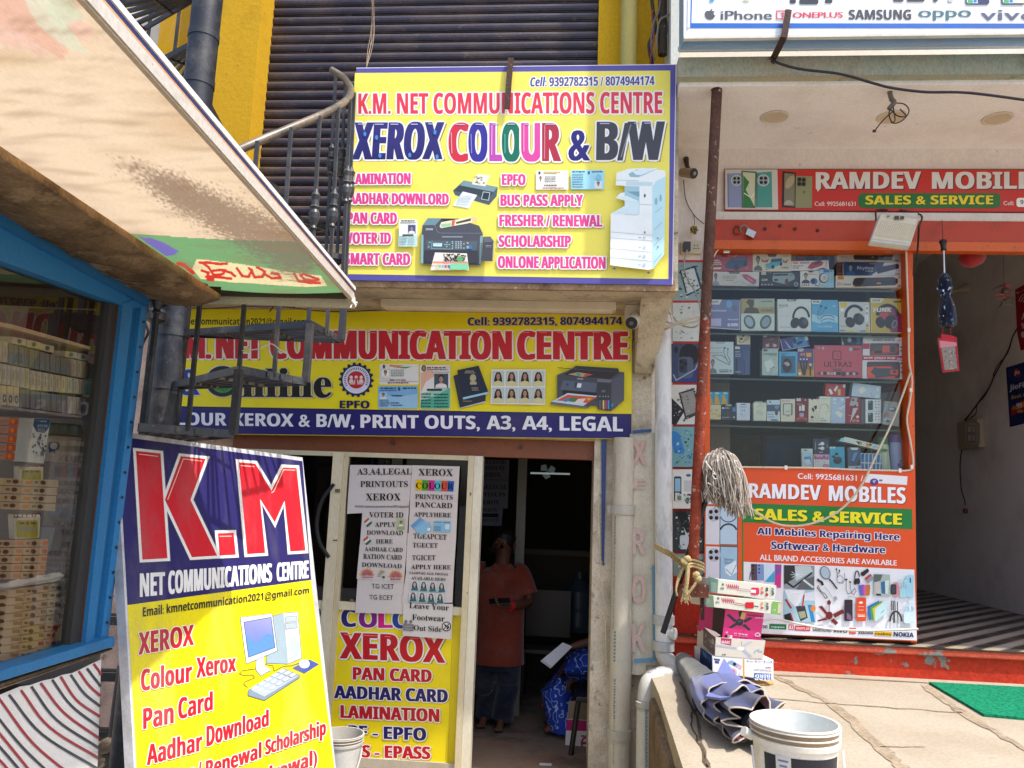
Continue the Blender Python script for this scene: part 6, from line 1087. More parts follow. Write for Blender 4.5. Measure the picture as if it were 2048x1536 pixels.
stack(S2,5,[(-60,262),(268,530)],1425,88,-8,80,9,['9a7444','a07a4a'],'brown packets in the middle stack','brown packet with an orange tag, middle stack',['c8742c','c8742c'])
stack(S3,10,[(-140,270),(276,532),(540,795)],675,86,-92,80,8,['a8804a','a67c48','9c8c5c'],'brown packets in the lower stack','brown or olive packet in the lower stack',['96703c','8a6438','8a7c50'])
p = inn(.07); m = MB(p,S3,0); vs = []
for j_ in range(5):
    for i in range(13): x = -60+i*74; vs.append(p.at(*U(S3,(x,590-(x/800.)*150+j_*22+jit(8))),-.01+jit(.012)+.02*(j_ == 2)))
m.add(vs,[[j_*13+i,j_*13+i+1,(j_+1)*13+i+1,(j_+1)*13+i] for j_ in range(4) for i in range(12)],'cfc9c8',True); m.build('plastic_wrap',CLEAR if False else PAPER,None,'crumpled white plastic wrap laid over the lowest packet stack','plastic wrap')
good([(610,1285),(720,1275),(650,1560),(545,1560)],'3c3a38','dark upright folder at the far end of the stall window',S2,.2,.1,name='folder',cat='folder')

# ================================================================== BANNER USED AS AN AWNING
AZ = 2.675; AP = Plane((0,0,AZ),(0,0,-1))
fi,fo = onZ(430,582,AZ),onZ(702,588,AZ); fi2 = fi+(onZ(0,292,AZ)-fi)*1.55; fo2 = fo+(onZ(188,0,AZ)-fo)*1.22
rt = thing('awning','old stained beige banner stretched as an awning, red Telugu letters on its green end','awning',(fi+fo)/2)
from mathutils import noise as NZ
def inpoly(x,y,P):
    c = False; j = len(P)-1
    for i in range(len(P)):
        if (P[i][1] > y) != (P[j][1] > y) and x < (P[j][0]-P[i][0])*(y-P[i][1])/(P[j][1]-P[i][1])+P[i][0]: c = not c
        j = i
    return c
def dseg(x,y,q):
    d = 1e9
    for a,b in zip(q,q[1:]):
        vx,vy = b[0]-a[0],b[1]-a[1]; t = max(0,min(1,((x-a[0])*vx+(y-a[1])*vy)/(vx*vx+vy*vy))); d = min(d,math.hypot(x-a[0]-vx*t,y-a[1]-vy*t))
    return d
TEL = [[(620,378),(700,380),(800,392),(862,388)],[(640,380),(700,420),(745,490),(820,485),(850,450),(800,445),(740,452)],[(850,455),(900,470),(935,500)],[(640,450),(700,470),(690,500),(740,505)],[(680,505),(740,512),(740,535),(690,530)],[(750,505),(900,522)],
       [(950,430),(1000,500),(1060,505),(1080,450),(1060,430)],[(1080,440),(1110,510),(1180,505),(1200,460),(1170,440),(1130,420)],[(1200,480),(1260,520),(1340,515),(1320,480),(1260,475)],[(1465,480),(1500,545),(1600,558),(1690,560)],[(1520,490),(1560,535),(1640,540),(1680,530),(1600,500),(1540,480)],[(430,388),(480,400),(560,470)]]
GRN = [(-300,40),(0,118),(300,140),(560,160),(1000,178),(1440,192),(2200,230),(2200,900),(-300,900)]
CRM = [(590,345),(1000,392),(1400,462),(1700,495),(1750,585),(1560,595),(900,555),(630,525),(550,430)]; PUR = [(80,150),(180,160),(300,200),(440,280),(400,310),(320,315),(200,240)]
TOP = [([(-200,-200),(110,-100),(330,230),(300,290),(150,190),(-200,40)],'d9a894'),([(-200,60),(110,150),(250,270),(120,250),(-200,150)],'dcb4a4'),([(200,-100),(330,-10),(410,90),(330,130),(250,110)],'c2ccb0'),([(300,105),(420,115),(480,195),(380,190)],'ddb6a4'),([(60,-100),(190,-60),(300,100),(430,260),(330,240),(180,120)],'ced2b8')]
def aw_col(p):
    d = p-CAM; zc = d.dot(fw)
    if zc < .05: return C('d9c3a4')
    px,py = 1024+FOC*d.dot(RT)/zc,768-FOC*d.dot(UP)/zc
    tx,ty = (px-260)/.22461,(py-440)/.22461; ax,ay = px/.41667,py/.41667
    wv = NZ.noise(Vector((ax*.012,ay*.012,3)))*14; c = C('dcc6a8')
    for P,col in TOP:
        if inpoly(ax+wv*2,ay+wv*2,P): c = mixc(c,col,.75)
    c = mixc(c,'b8966c',max(0,min(.55,(NZ.noise(Vector((ax*.0015,ay*.009,1)))+.12)*.9))*max(0,1-abs(ay-ax*.35-280)/330))
    if inpoly(tx,ty,GRN):
        c = C('6f9f6c')
        if inpoly(tx+wv,ty+wv,PUR): c = mixc(c,'6f58b4',.85)
        if inpoly(tx+wv,ty+wv*.5,CRM): c = C('dfd4a4')
        for q in TEL:
            if dseg(tx+wv*.3,ty,q) < (12 if q[0][0] > 500 else 17): c = C('c8332c'); break
    t = max(0,min(1.15,((ax-430)*860+(ay-700)*450)/(860*860+450*450))); dd = math.hypot(ax-430-860*t,ay-700-450*t)/(60+75*t)
    g = math.exp(-dd*dd)*min(1,t*2.2); n = NZ.noise(Vector((ax*.016+ay*.02,ay*.16-ax*.03,0)))*.6+NZ.noise(Vector((ax*.05,ay*.4-ax*.08,5)))*.55
    k = max(0,min(1,(g*1.1+n*.75-.42)*2.4)); c = mixc(c,'7d6755' if not inpoly(tx,ty,GRN) else '766b60',.8*k)
    return mixc(c,'8a6e50',max(0,.6*NZ.noise(Vector((ax*.004,ay*.03,9)))))
m = MB(); vs = []; nx,ny = 150,250
for j_ in range(ny+1):
    for i in range(nx+1):
        u,v = i/nx,(j_/ny)**1.5; p = (fi*(1-u)+fo*u)*(1-v)+(fi2*(1-u)+fo2*u)*v; vs.append(p+Vector((0,0,-.02*math.sin(math.pi*u)*math.sin(v*7)*.5-.012*math.sin(math.pi*u))))
m.add(vs,[[j_*(nx+1)+i,j_*(nx+1)+i+1,(j_+1)*(nx+1)+i+1,(j_+1)*(nx+1)+i] for j_ in range(ny) for i in range(nx)],[aw_col(p) for p in vs],True)
m.build('cloth',AWN,rt)
m = MB(); o1 = fo+Vector((0,0,-.012)); no = sn
def prof(a,b,w0,w1,z0,z1,col): m.hexa([a+no*w0+Vector((0,0,z0)),b+no*w0+Vector((0,0,z0)),b+no*w1+Vector((0,0,z0)),a+no*w1+Vector((0,0,z0)),a+no*w0+Vector((0,0,z1)),b+no*w0+Vector((0,0,z1)),b+no*w1+Vector((0,0,z1)),a+no*w1+Vector((0,0,z1))],col)
e2 = fo2
prof(fo,e2,.0,.012,-.035,.03,'c9b79c'); prof(fo,e2,.0125,.016,-.03,.0,'c9c2b8'); prof(fo,e2,.0125,.0155,.001,.006,'d8a070'); prof(fo,e2,.0125,.0155,.007,.016,'3c4a8c'); prof(fo,e2,.0125,.02,.017,.032,'ece8e0')
m.build('edge_rail',PAINT,rt)
m = MB(); m.bar(fi-sn*.03+Vector((0,0,-.035)),fo+sn*.02+Vector((0,0,-.04)),.02,.05,'c2b2a0'); m.bar(fi+Vector((0,0,-.012))-se*.02,fo-se*.02+Vector((0,0,-.012)),.02,.03,'3f2a20'); m.build('end_batten',PAINT,rt)
m = MB()
for i in range(14): m.tube([fo+Vector((jit(.02),jit(.01)-.01,-.02+jit(.02))),fo+Vector((.02+jit(.015),-.02+jit(.02),-.06+jit(.02)))],.004,'d8d0c4',5)
m.build('tie',CLOTH,rt)
def wire(name,pts,r,col,label,cat='wire',n=7,mat=None,smooth=8,group=None):
    return MB().tube(bez(pts,smooth),r,col,n).build(name,mat or WIRE,None,label,cat,group)
def pw(*a): return [onY(x,y,d) for x,y,d in a]
wire('wire',pw((-20,85,2.0),(40,150,2.1),(80,205,2.2),(150,330,2.4),(215,415,2.6),(222,428,2.62),(230,440,2.64),(290,520,2.9),(345,590,3.1),(378,618,3.3)),.0035,'2a2424','thin dark wire hanging in front of the beige awning')
m = MB(); m.tube(bez(pw((213,410,2.59),(221,418,2.58),(216,428,2.6),(226,434,2.6),(222,444,2.62),(234,450,2.63),(236,458,2.66)),5),.005,'2a2424',6); m.build('wire_knot',WIRE,None,'twisted knot where the thin wire is joined under the awning','wire')

# ================================================================== SPIRAL STAIR
SC = Vector((-2.175,3.9,0)); SR = .91; K = '2b2d33'
rt = thing('spiral_staircase','black steel spiral staircase with barred treads and turned balusters round a thick pole','staircase',(SC.x,SC.y,0))
MB().tube([(SC.x,SC.y,0.0),(SC.x,SC.y,7)],.082,'23252d',28).build('pole',STEEL,rt)
def sp(t,r,z): a = math.radians(t); return Vector((SC.x+r*math.cos(a),SC.y+r*math.sin(a),z))
def az(k): return -18.5+24*k
for k in range(-2,9):
    z = 2.6+.29*k; t0,t1 = az(k),az(k)+24; m = MB()
    m.bar(sp(t0,.05,z),sp(t0,SR,z),.01,.034,K); m.bar(sp(t1,.05,z-.001),sp(t1,SR,z-.001),.01,.034,K); m.bar(sp(t0,SR,z+.0005),sp(t1,SR,z+.0005),.01,.035,K)
    for f in (.2,.4,.6,.8):
        t = t0+24*f; m.bar(sp(t,.11,z),sp(t,SR-.006,z),.018,.022,'34353a')
    for r in (.36,.66): m.bar(sp(t0+.6,r,z-.014),sp(t1-.6,r,z-.014),.01,.012,'3a3228')
    m.lathe([(.086,-.02),(.086,.02),(.082,.02)],(SC.x,SC.y,z),K,20); m.build('tread',STEEL,rt)
def knob(m,c,s=1): m.lathe([(.009,-.11),(.02,-.10),(.014,-.085),(.026,-.05),(.028,-.02),(.02,0),(.028,.012),(.02,.022),(.018,.05),(.025,.075),(.013,.095),(.009,.11)],c,'34363c',14)
HR = 1.10; RB_ = .862
def zr(t): return 2.6+.29*(t+18.5)/24+HR
for i,t in enumerate([az(-2)+1,az(-2)+12,az(-1)+.5,az(-1)+12,az(0)+.5,az(0)+12,az(1)+.5,az(1)+12,az(2),az(2)+10,az(2)+20]):
    k = math.floor((t+18.5)/24); z0 = 2.6+.29*k; z1 = zr(t) if t < 52 else zr(52); m = MB(); b,e = sp(t,RB_+.03,z0),sp(t,RB_,z1)
    m.bar(b,e,.017,.017,'35373d',(1,0,0)); knob(m,b*.46+e*.54); m.build('baluster',STEEL,rt)
for k in (-2,-1,0): m = MB(); t = az(k)+24; m.bar(sp(t,SR,2.6+.29*k),sp(t,SR,2.6+.29*(k+1)),.032,.032,'3a3b40',(1,0,0)); m.build('riser_post',STEEL,rt)
m = MB(); pts = [sp(t,RB_-.02,zr(t)) for t in range(-61,42,6)]; pts += [sp(46,RB_-.06,zr(45)+.01)]
m.tube(bez(pts,3),.021,'5a534c',12); m.build('handrail',finish('worn_handrail',.4,.5,stain='8f7f6c',amt=.7,sc=6,lo=.45,hi=.65,grain=.2,metal=.2),rt)
for t,z in ((130,4.5),(141,4.5),(155,4.5)):
    m = MB(); m.bar(sp(t,.9,4.0),sp(t,.9,5.4),.017,.017,'2f3138',(1,0,0)); knob(m,sp(t,.9,4.3)); m.build('baluster',STEEL,rt)
m = MB(); b = onY(310,640,3.75); m.bar(Vector((b.x,b.y,2.02)),Vector((b.x,b.y,b.z+.02)),.03,.03,'1f2024',(1,0,0)); m.lathe([(.02,-.02),(.05,0),(.055,.04),(.03,.07),(.05,.085),(.04,.12),(0,.13)],b,'1f2024',16); m.build('newel',STEEL,rt)
# bits of wire around the stair and ledge
wire('wire',pw((480,702,3.3),(500,700,3.3),(520,697,3.3),(537,688,3.3),(548,690,3.3),(560,700,3.3),(576,709,3.3)),.0028,'d0ccc8','pale wire scrap twisted round two stair balusters')
wire('wire',pw((400,618,4.9),(540,612,4.6),(640,622,4.9),(720,622,4.9),(905,612,4.9),(915,600,4.7),(1000,622,4.92),(1100,620,4.92),(1255,608,4.9)),.004,'4a3c30','brown wire looped along the soffit over the long yellow sign')
wire('wire',pw((540,622,4.7),(555,605,4.6),(580,598,4.6),(592,606,4.6),(588,615,4.6)),.005,'2c2420','dark curled wire stub under the ledge behind the balusters')
wire('hose',pw((668,968,5.0),(645,1000,4.985),(634,1045,4.985),(640,1085,4.985),(658,1115,5.0)),.012,'17181a','black curved hose hanging against the left shop window','hose')
wire('wire',pw((296,610,3.4),(290,640,3.4),(296,665,3.4),(285,690,3.4),(280,730,3.4)),.006,'1f1a1a','tangle of dark wire beside the blue stall post')
m = MB()
for i in range(4): a = onY(745+jit(4),-20,4.6+i*.01); m.tube(bez([a,onY(748+jit(6),60,4.6),onY(738+jit(6),100,4.55),onY(733,135,4.5)],5),.0022,'8a7458',5)
m.build('cord',WIRE,None,'thin frayed tan cord hanging down the rolling shutter','cord')

rt = thing('steel_rack','black steel rails against the pink wall in the gap left of the leaning board','rack',onY(230,1500,4.6))
for y in (1226,1338,1456):
    m = MB(); a,b = onY(120,y,4.7),onY(330,y+6,4.7); m.bar(a,b,.05,.012,'1e1f22'); m.bar(a-Vector((0,.02,.035)),b-Vector((0,.02,.035)),.01,.05,'1e1f22'); m.build('rail',STEEL,rt)
m = MB(); m.tube([onY(246,1330,4.5),onY(240,1400,4.5),onY(222,1560,4.5)],[.03,.04,.045],'1c1d20',14); m.build('post',STEEL,rt)
m = MB()
for i in range(14):
    c = onY(205+random.random()*55,1490+random.random()*60,4.45); r = .03+random.random()*.05; m.lathe([(0,-r*.6),(r*.8,-r*.4),(r,0),(r*.6,r*.5),(0,r*.6)],c,random.choice(['7a6a58','8f7f6a','5e5144']),7,(jit(1),jit(1),1),False)
m.build('rubble',SOIL,None,kind='stuff')
# ================================================================== FITTINGS AND LOOSE THINGS ON THE RIGHT
random.seed(11)
# drain pipes ----------------------------------------------------------------
def vpipe(name,label,xt,yt,xb,yb,y,r,col,parts=(),zt=None,zb=None,mark=None,mat=None):
    a,b = onY(xt,yt,y),onY(xb,yb,y); x = (a.x+b.x)/2; z1 = zt or a.z; z0 = b.z if zb is None else zb
    rt = thing(name,label,'pipe',(x,y,z0)); MB().tube([(x,y,z0),(x,y,z1)],r,col,24).build('pipe_body',mat or PVC,rt)
    for py in parts:
        z = onY(xb,py,y-r).z; m = MB(); m.lathe([(r+.002,-.03),(r+.009,-.028),(r+.009,.028),(r+.002,.03)],(x,y,z),'b4aea2',24); m.bar((x-r-.03,y,z),(x-r-.008,y,z),.012,.05,'a8a296'); m.build('clamp',PVC,rt)
    if mark:
        m = MB(); T = Plane((x,y-r-.0015,0),(0,-1,0)); m.pl = T
        for (s,px,p0,p1,w_) in mark:
            # letters run down the pipe: build upright text and turn it a quarter
            vs,fs = glyphs(s,'bold',0); xa = min(v[0] for v in vs); xb_ = max(v[0] for v in vs); P0,P1 = T.at(px,p0),T.at(px,p1); L_ = (P1-P0).length
            W = []
            for u,v in vs:
                t = (u-xa)/(xb_-xa); ang = (P0.x-x)/r + (v/.714)*w_/r; ang = max(-1.3,min(1.3,ang)); W.append(Vector((x+math.sin(ang)*(r+.0012),y-math.cos(ang)*(r+.0012),P0.z+(P1.z-P0.z)*t)))
            m.add(W,fs,'3a6a8c'); m.up()
        m.build('lettering',PVC,rt)
    return rt,x
mk = []
for p0,p1 in ((1033,1090),(1358,1440)): mk.append(('SUDHAKAR',1227,p0,p1,.012))
for p0,p1 in ((1095,1260),(1440,1530),(905,985)): mk.append(('I II IIII III II IIIII II III IIII II IIII',1227,p0,p1,.006))
mk.append(('IIIIIIIII',1227,1262,1325,.012))
vpipe('drain_pipe','cream grey drain pipe with blue lettering and two clamps, right of the dark doorway',1243,860,1243,1600,4.9,.066,'c3bba9',(1020,1474),zt=onY(1243,876,4.9).z,zb=0,mark=mk)
vpipe('drain_pipe','painted yellowish pipe on the mustard column above the upper sign',1258,-60,1258,140,4.86,.058,'b8ab5e',zb=4.0,zt=8)
# jamb strip: bent plaster and a blue tape
m = MB(); q = [onY(x,y,4.965) for x,y in ((1203,880),(1213,880),(1208,1130),(1203,1120))]; m.slab(q,(0,.01,0),'27407a'); m.build('plastic_strip',PLASTIC,None,'narrow blue plastic strip stuck beside the doorway jamb','strip')
m = MB(); m.tube(bez(pw((1196,1000,4.95),(1200,1120,4.93),(1210,1230,4.92),(1213,1330,4.94)),6),[.006+.002*math.sin(i*.5) for i in range(19)],'c8bca6',6); m.build('bent_strip',PLASTER,None,'bent cream strip peeling off the doorway jamb','strip')
# wrapped banner on the pillar
rt = thing('wrapped_banner','faded cloth banner wrapped round the pillar with pale red letters running down','banner',onY(1293,1345,4.9))
m = MB(); vs = []; ny = 22
for j_ in range(ny+1):
    t = j_/ny; y = 868+t*480
    for i,(px,dy) in enumerate(((1262,.0),(1275,-.012),(1292,-.004),(1306,-.015),(1318+jit(2),-.002),(1328+jit(3),.05),(1330,.1))):
        vs.append(onY(px-3+5*t+jit(.8),y+(jit(3) if j_ in (0,ny) else 0),4.905+dy+jit(.004)))
m.add(vs,[[j_*7+i,j_*7+i+1,(j_+1)*7+i+1,(j_+1)*7+i] for j_ in range(ny) for i in range(6)],'d3cbb7',True); m.build('cloth',finish('faded_banner',.85,.15,stain='9a8a70',amt=.5,sc=4,lo=.45,hi=.75,grain=.08,bump=.4,bsc=18,stain2='7a6a54',amt2=.5,sc2=14,lo2=.6,hi2=.7),rt)
m = MB(YP(4.882),V8,.002)
for ch,y0,y1 in (('E',-2,60),('R',345,520),('O',670,860),('K',1000,1200)): m.text(ch,226,y0,318,y1,'cbb0a4',None,'bold',fat=2)
m.vw = V7; m.text('X',296,1120,395,1290,'c9a59a',None,'bold',fat=3)
m.vw = FULL; m.poly([(1304,1130),(1310,1132),(1314,1320),(1306,1322)],'6f9ab8'); m.poly([(1268,1318),(1306,1316),(1306,1324),(1268,1326)],'6f9ab8'); m.poly([(1265,861),(1303,858),(1303,864),(1265,868)],'3a5a88'); m.build('print',CLOTH,rt)
# white drain stack with trap and elbow
dx = onY(1324,1000,4.82).x; yy = 4.84; dr = .052
rt = thing('drain_stack','white drain stack with collars, a round cleaning cap and an elbow at its foot','pipe',(dx,yy,.3))
zb = onY(1338,1290,yy).z; m = MB(); m.tube([(dx+.02,yy,zb+.02),(dx-.0,yy,onY(1320,640,yy).z)],dr,'d6d6d4',24); m.build('pipe_body',finish('peeling_white_pipe',.6,.3,stain='9a9a98',amt=.5,sc=6,lo=.52,hi=.6,st=(1,1,.3),grain=.05,bump=.2,bsc=20,stain2='5a544c',amt2=.6,sc2=22,lo2=.68,hi2=.72),rt)
for py in (1240,1292): m = MB(); z = onY(1338,py,yy).z; m.lathe([(dr,-.03),(dr+.012,-.026),(dr+.012,.026),(dr,.03)],(dx+.018,yy,z),'b3b4b2',24); m.build('collar',PVC,rt)
m = MB(); c = onY(1352,1266,yy-.0); m.lathe([(.03,0),(.03,.03),(.036,.031),(.036,.05),(.02,.056),(0,.056)],(dx+dr*.7,yy-.02,onY(1352,1266,yy).z),'c4c6c4',16,(.85,-.5,0)); m.build('cleaning_cap',PVC,rt)
p1 = Vector((dx+.02,yy,zb+.03)); e1 = [p1,p1+Vector((0,-.005,-.09)),onY(1352,1345,4.72),onY(1322,1352,4.66),onY(1300,1362,4.6),onY(1293,1392,4.58),onY(1292,1440,4.57)]
m = MB(); m.tube(bez(e1,6),.05,'c0bfb8',20); m.build('elbow',PVC,rt)
m = MB(); a = onY(1292,1420,4.57); m.tube([(a.x,a.y,a.z),(a.x,a.y,0)],.052,'c6c4ba',24); m.build('lower_pipe',PVC,rt)
for pp,nn in ((onY(1324,1353,4.665),(1,.25,.1)),(onY(1292,1408,4.57),(0,0,1))): m = MB(); m.lathe([(.05,-.018),(.058,-.014),(.058,.014),(.05,.018)],pp,'b0afa8',24,nn); m.build('collar',PVC,rt)
m = MB(YP(a.y-.0535),FULL,.001)
for i in range(46): y = 1408+i*2.9; m.rect(1290,y,1294 if i % 3 else 1296,y+1.6,'5a7a90')
m.build('lettering',PVC,rt)
# rusty pole with bracket --------------------------------------------------------
top = onY(1434,176,4.26); bot = onY(1383,1188,4.6)
rt = thing('rusty_pole','slanting rusty steel pole in front of the repair photographs, flaking red paint','pole',bot)
m = MB(); n = 26; pts = [top+(bot-top)*(i/n) for i in range(n+1)]; cs = []
m.tube(pts,.031,'6a4438',20);
for fi_ in range(len(m.f)):
    z = sum(m.v[k].z for k in m.f[fi_])/len(m.f[fi_]); t = (top.z-z)/(top.z-bot.z); m.c[fi_] = [C('5f4236' if t < .45 else '7a3d2c' if t < .62 else '96402a')]*len(m.f[fi_])
m.build('shaft',RUSTY,rt)
m = MB(); m.tube([top+Vector((-.005,0,-.02)),top+Vector((.012,-.01,.05)),Vector((top.x+.03,top.y,CZ+.01))],[.033,.03,.024],'4a211a',10); m.build('rusted_joint',RUSTY,rt)
a,b = onY(1356,1180,4.56),onY(1416,1182,4.56); m = MB(); m.bar(a,b,.03,.07,'6b3a2a'); m.bar(onY(1404,1196,4.57),onY(1405,1240,4.57),.015,.02,'3c241c'); m.build('bracket',RUSTY,rt)
m = MB(YP(4.35),FULL,0); m.build if False else None
# rope tied round it
def rope(pts,r,col,label):
    o = MB().tube(bez(pts,8),r,col,7).build('rope',finish('jute',.95,.1,stain='6a5838',amt=.5,sc=60,grain=.25,bump=.5,bsc=90) if 'jute' not in bpy.data.materials else bpy.data.materials['jute'],None,label,'rope'); return o
rt = thing('rope','tan rope knotted round the rusty pole and the white pipe','rope',onY(1380,1140,4.55)); m = MB(); RC = 'b09c70'
for dy,dd in ((0,0),(7,.02),(13,.01)): m.tube(bez(pw((1310,1088+dy*.5,4.76),(1340,1104+dy*.6,4.7),(1368,1122+dy,4.5),(1385,1120+dy,4.52),(1404,1126+dy,4.53),(1408,1130+dy,4.58)),5),.0075,RC,7)
for off in (0,8): m.tube(bez(pw((1372,1126,4.5),(1358,1150+off,4.5),(1352,1178,4.48),(1354,1192,4.48)),6),.006,RC,7)
m.tube(bez(pw((1376,1130,4.49),(1374,1160,4.48),(1370,1185,4.48)),6),.013,RC,8); m.tube(bez(pw((1398,1150,4.49),(1390,1168,4.48),(1376,1188,4.48)),6),.008,RC,7)
for c in ((1369,1124),(1396,1158),(1392,1150),(1374,1118)): m.lathe([(0,-.02),(.02,-.012),(.024,0),(.018,.014),(0,.02)],onY(c[0],c[1],4.49),RC,10,(jit(1),jit(1),1))
for i in range(16): p = onY(1372+jit(5),1180,4.475); m.tube([p,p+Vector((jit(.02),jit(.01),-.05-.03*random.random()))],.002,'bcae80',4)
m.build('strands',finish('jute',.95,.1,stain='6a5838',amt=.5,sc=60,grain=.25,bump=.5,bsc=90),rt)
# cameras ---------------------------------------------------------------------------
def cctv(label,base,lensp,body_r,body_l,col,base_box=None):
    rt = thing('security_camera',label,'camera',base)
    d = Vector(lensp); m = MB()
    if base_box: m.box(*base_box,'cfc4ae')
    m.tube([Vector(base),Vector(base)+Vector((0,0,-.06)),d+Vector((.03,.06,.03))],[.022,.018,.02],'c8bda8',12); m.build('mount',PLASTIC,rt)
    ax = Vector((-.25,-.85,-.45)).normalized(); m = MB(); m.lathe([(body_r*.7,-body_l),(body_r*.98,-body_l*.8),(body_r,-.01),(body_r*.9,0)],d,col,18,ax); m.build('housing',PLASTIC,rt)
    m = MB(); m.lathe([(body_r*.93,-.004),(body_r*.86,.004),(0,.006)],d,'1a1b1e',18,ax); m.build('lens_face',PLASTIC,rt); m = MB(); m.lathe([(body_r*.3,.004),(body_r*.3,.009),(0,.01)],d,'5a5f66',12,ax); m.build('lens',PLASTIC,rt)
b0 = onY(1272,612,4.72)
cctv('white security camera with a black face under the right end of the upper sign ledge',(b0.x,b0.y,bz-.05),onY(1263,646,4.55),.042,.13,'d2c8b4',((b0.x-.07,b0.y-.06,bz-.075),(b0.x+.075,b0.y+.06,bz-.002)))
rt = thing('security_camera','small dusty bullet camera on the whitewashed pier beside the rusty pole','camera',onY(1375,325,4.98)); ax = Vector((.55,-.75,-.4)).normalized()
m = MB(); m.tube([onY(1372,318,5.01),onY(1374,332,4.94),onY(1379,342,4.93)],[.02,.014,.014],'4a3c30',10); m.build('mount',RUSTY,rt)
m = MB(); d = onY(1388,347,4.88); m.lathe([(0,-.13),(.03,-.12),(.036,-.005),(.034,0)],d,'9c8a74',16,ax); m.build('housing',PLASTIC,rt); m = MB(); m.lathe([(.033,-.002),(.03,.003),(0,.004)],d,'2a2624',16,ax); m.lathe([(.012,.003),(.012,.008),(0,.009)],d,'9a948a',12,ax); m.build('lens_face',PLASTIC,rt)
wire('wire',pw((1367,360,5.0),(1372,400,5.0),(1388,430,5.0),(1408,448,4.99)),.003,'4a443c','grey wire drooping from the bullet camera to the pole')
# hanging charm and socket on the pier
rt = thing('hanging_charm','yellow mossy ball hanging on a nail on the pier','charm',onY(1388,462,4.95)); c = onY(1388,460,4.96); m = MB()
for i in range(90): v = Vector((jit(1),jit(1),jit(1))).normalized(); m.tube([c+v*.012,c+v*(.026+jit(.006))],[.005,.0025],random.choice(['8a7a2c','a08f3a','6a5c24']),4)
m.build('moss_ball',CLOTH,rt); MB().tube([onY(1387,428,4.99),onY(1389,440,4.97),c],.002,'3a2c20',5).build('string',WIRE,rt)
rt = thing('switch_socket','grubby cream double socket on the pier left of the rusty pole','socket',onY(1383,505,5.0))
m = MB(YP(4.985),V7,.001); q = [onY(x,y,4.985) for x,y in ((1362,482),(1404,483),(1403,507),(1362,506))]; m.slab(q,(0,.035,0),'c9bca0'); m.vw = FULL; m.rrect(1365,486,1381,503,2,'b8a888'); m.rrect(1384,486,1401,503,2,'c4b698')
for x,y in ((1389,491),(1395,491),(1392,497),(1388,497),(1397,497),(1370,491),(1375,491),(1373,498)): m.ell(x,y,1.4,1.6,'2a241c',8)
m.build('plate',PLASTIC,rt); m = MB(); m.box(onY(1368,500,4.95),onY(1380,486,4.98),'3a342c'); m.build('plug',PLASTIC,rt)
wire('wire',pw((1374,500,4.95),(1368,530,4.96),(1376,560,4.94),(1394,590,4.9),(1402,630,4.8),(1400,645,4.6),(1385,655,4.6),(1360,648,4.7),(1338,625,4.8)),.005,'a8a49c','grey cable looping from the socket round the rusty pole')
m = MB(); m.tube(bez(pw((1325,640,4.75),(1350,648,4.65),(1385,645,4.55),(1402,638,4.52),(1398,634,4.5),(1370,640,4.55),(1345,652,4.65),(1328,660,4.75)),6),.008,'dcd4c2',6,flat=1); m.tube(bez(pw((1330,600,4.75),(1345,640,4.7),(1330,655,4.7)),6),.004,'dcd4c2',6); m.build('cable_tie',PLASTIC,None,'white plastic ties binding cables to the rusty pole','cable tie')
for k,(p,c,lb) in enumerate(((pw((1300,-30,4.75),(1306,20,4.75),(1310,60,4.74),(1298,90,4.74),(1305,130,4.76)),'2a2624','thick black cable hanging down the right mustard column'),(pw((1322,-30,4.7),(1318,20,4.72),(1308,45,4.72),(1302,90,4.73),(1310,120,4.74)),'6a625a','grey cable curling beside the thick black one'),
        (pw((1338,-20,4.7),(1344,15,4.7),(1336,30,4.7),(1318,45,4.7),(1312,100,4.72)),'7a746c','pale grey cable bowing out from the right column bundle'),(pw((1308,20,4.73),(1304,30,4.73),(1308,70,4.72),(1302,110,4.72),(1300,130,4.74)),'8a3a3c','reddish twisted wire in the cable bundle on the right column'),
        (pw((1314,-30,4.72),(1330,30,4.72),(1332,70,4.72),(1318,110,4.73)),'211e1e','black cable looping at the edge of the right column'))):
    wire('cable',p,(.012,.008,.007,.005,.008)[k],c,lb,'cable')
m = MB(); m.tube([onY(1325,y,4.74) for y in (-40,40,110)],.03,'3c3428',12); m.build('conduit',RUSTY,None,'dark rusty conduit behind the cable bundle on the right column','conduit')
# canopy fittings -------------------------------------------------------------------
for k,(px,py,lb) in enumerate(((1549,234,'round recessed light nearest the rusty pole in the canopy soffit'),(1783,234,'round recessed light behind the tangled wire in the soffit'),(1995,237,'rightmost round recessed light in the canopy soffit'))):
    c = onZ(px,py,CZ-.002); r = .085; rt = thing('recessed_light',lb,'ceiling light',c,'recessed lights in the canopy soffit')
    m = MB(); m.lathe([(r*1.0,0),(r*1.0,-.004),(r*.86,-.008),(r*.8,-.004)],c,'d9cdbb',28); m.build('rim',PLASTIC,rt); m = MB(); m.lathe([(r*.8,-.004),(0,-.005)],c,'d3c2a4',28); m.build('diffuser',PLASTIC,rt)
rt = thing('wire_stub','bent conduit end with a tangle of loose wire hanging from the canopy soffit','wire',onY(1785,260,4.3)); m = MB()
m.tube(bez(pw((1780,160,4.3),(1779,180,4.3),(1783,198,4.28),(1788,205,4.26),(1778,218,4.26)),6),.014,'6a6258',10); m.build('conduit',PVC,rt); m = MB()
for p in (pw((1785,206,4.26),(1808,208,4.26),(1818,222,4.26),(1806,240,4.26),(1786,246,4.26),(1778,226,4.26),(1788,210,4.26)),pw((1780,218,4.26),(1796,232,4.25),(1812,232,4.25),(1800,218,4.25)),pw((1784,224,4.25),(1765,242,4.25),(1749,262,4.25)),pw((1786,212,4.25),(1790,240,4.24),(1782,246,4.24))): m.tube(bez(p,6),.0035,'33291f',6)
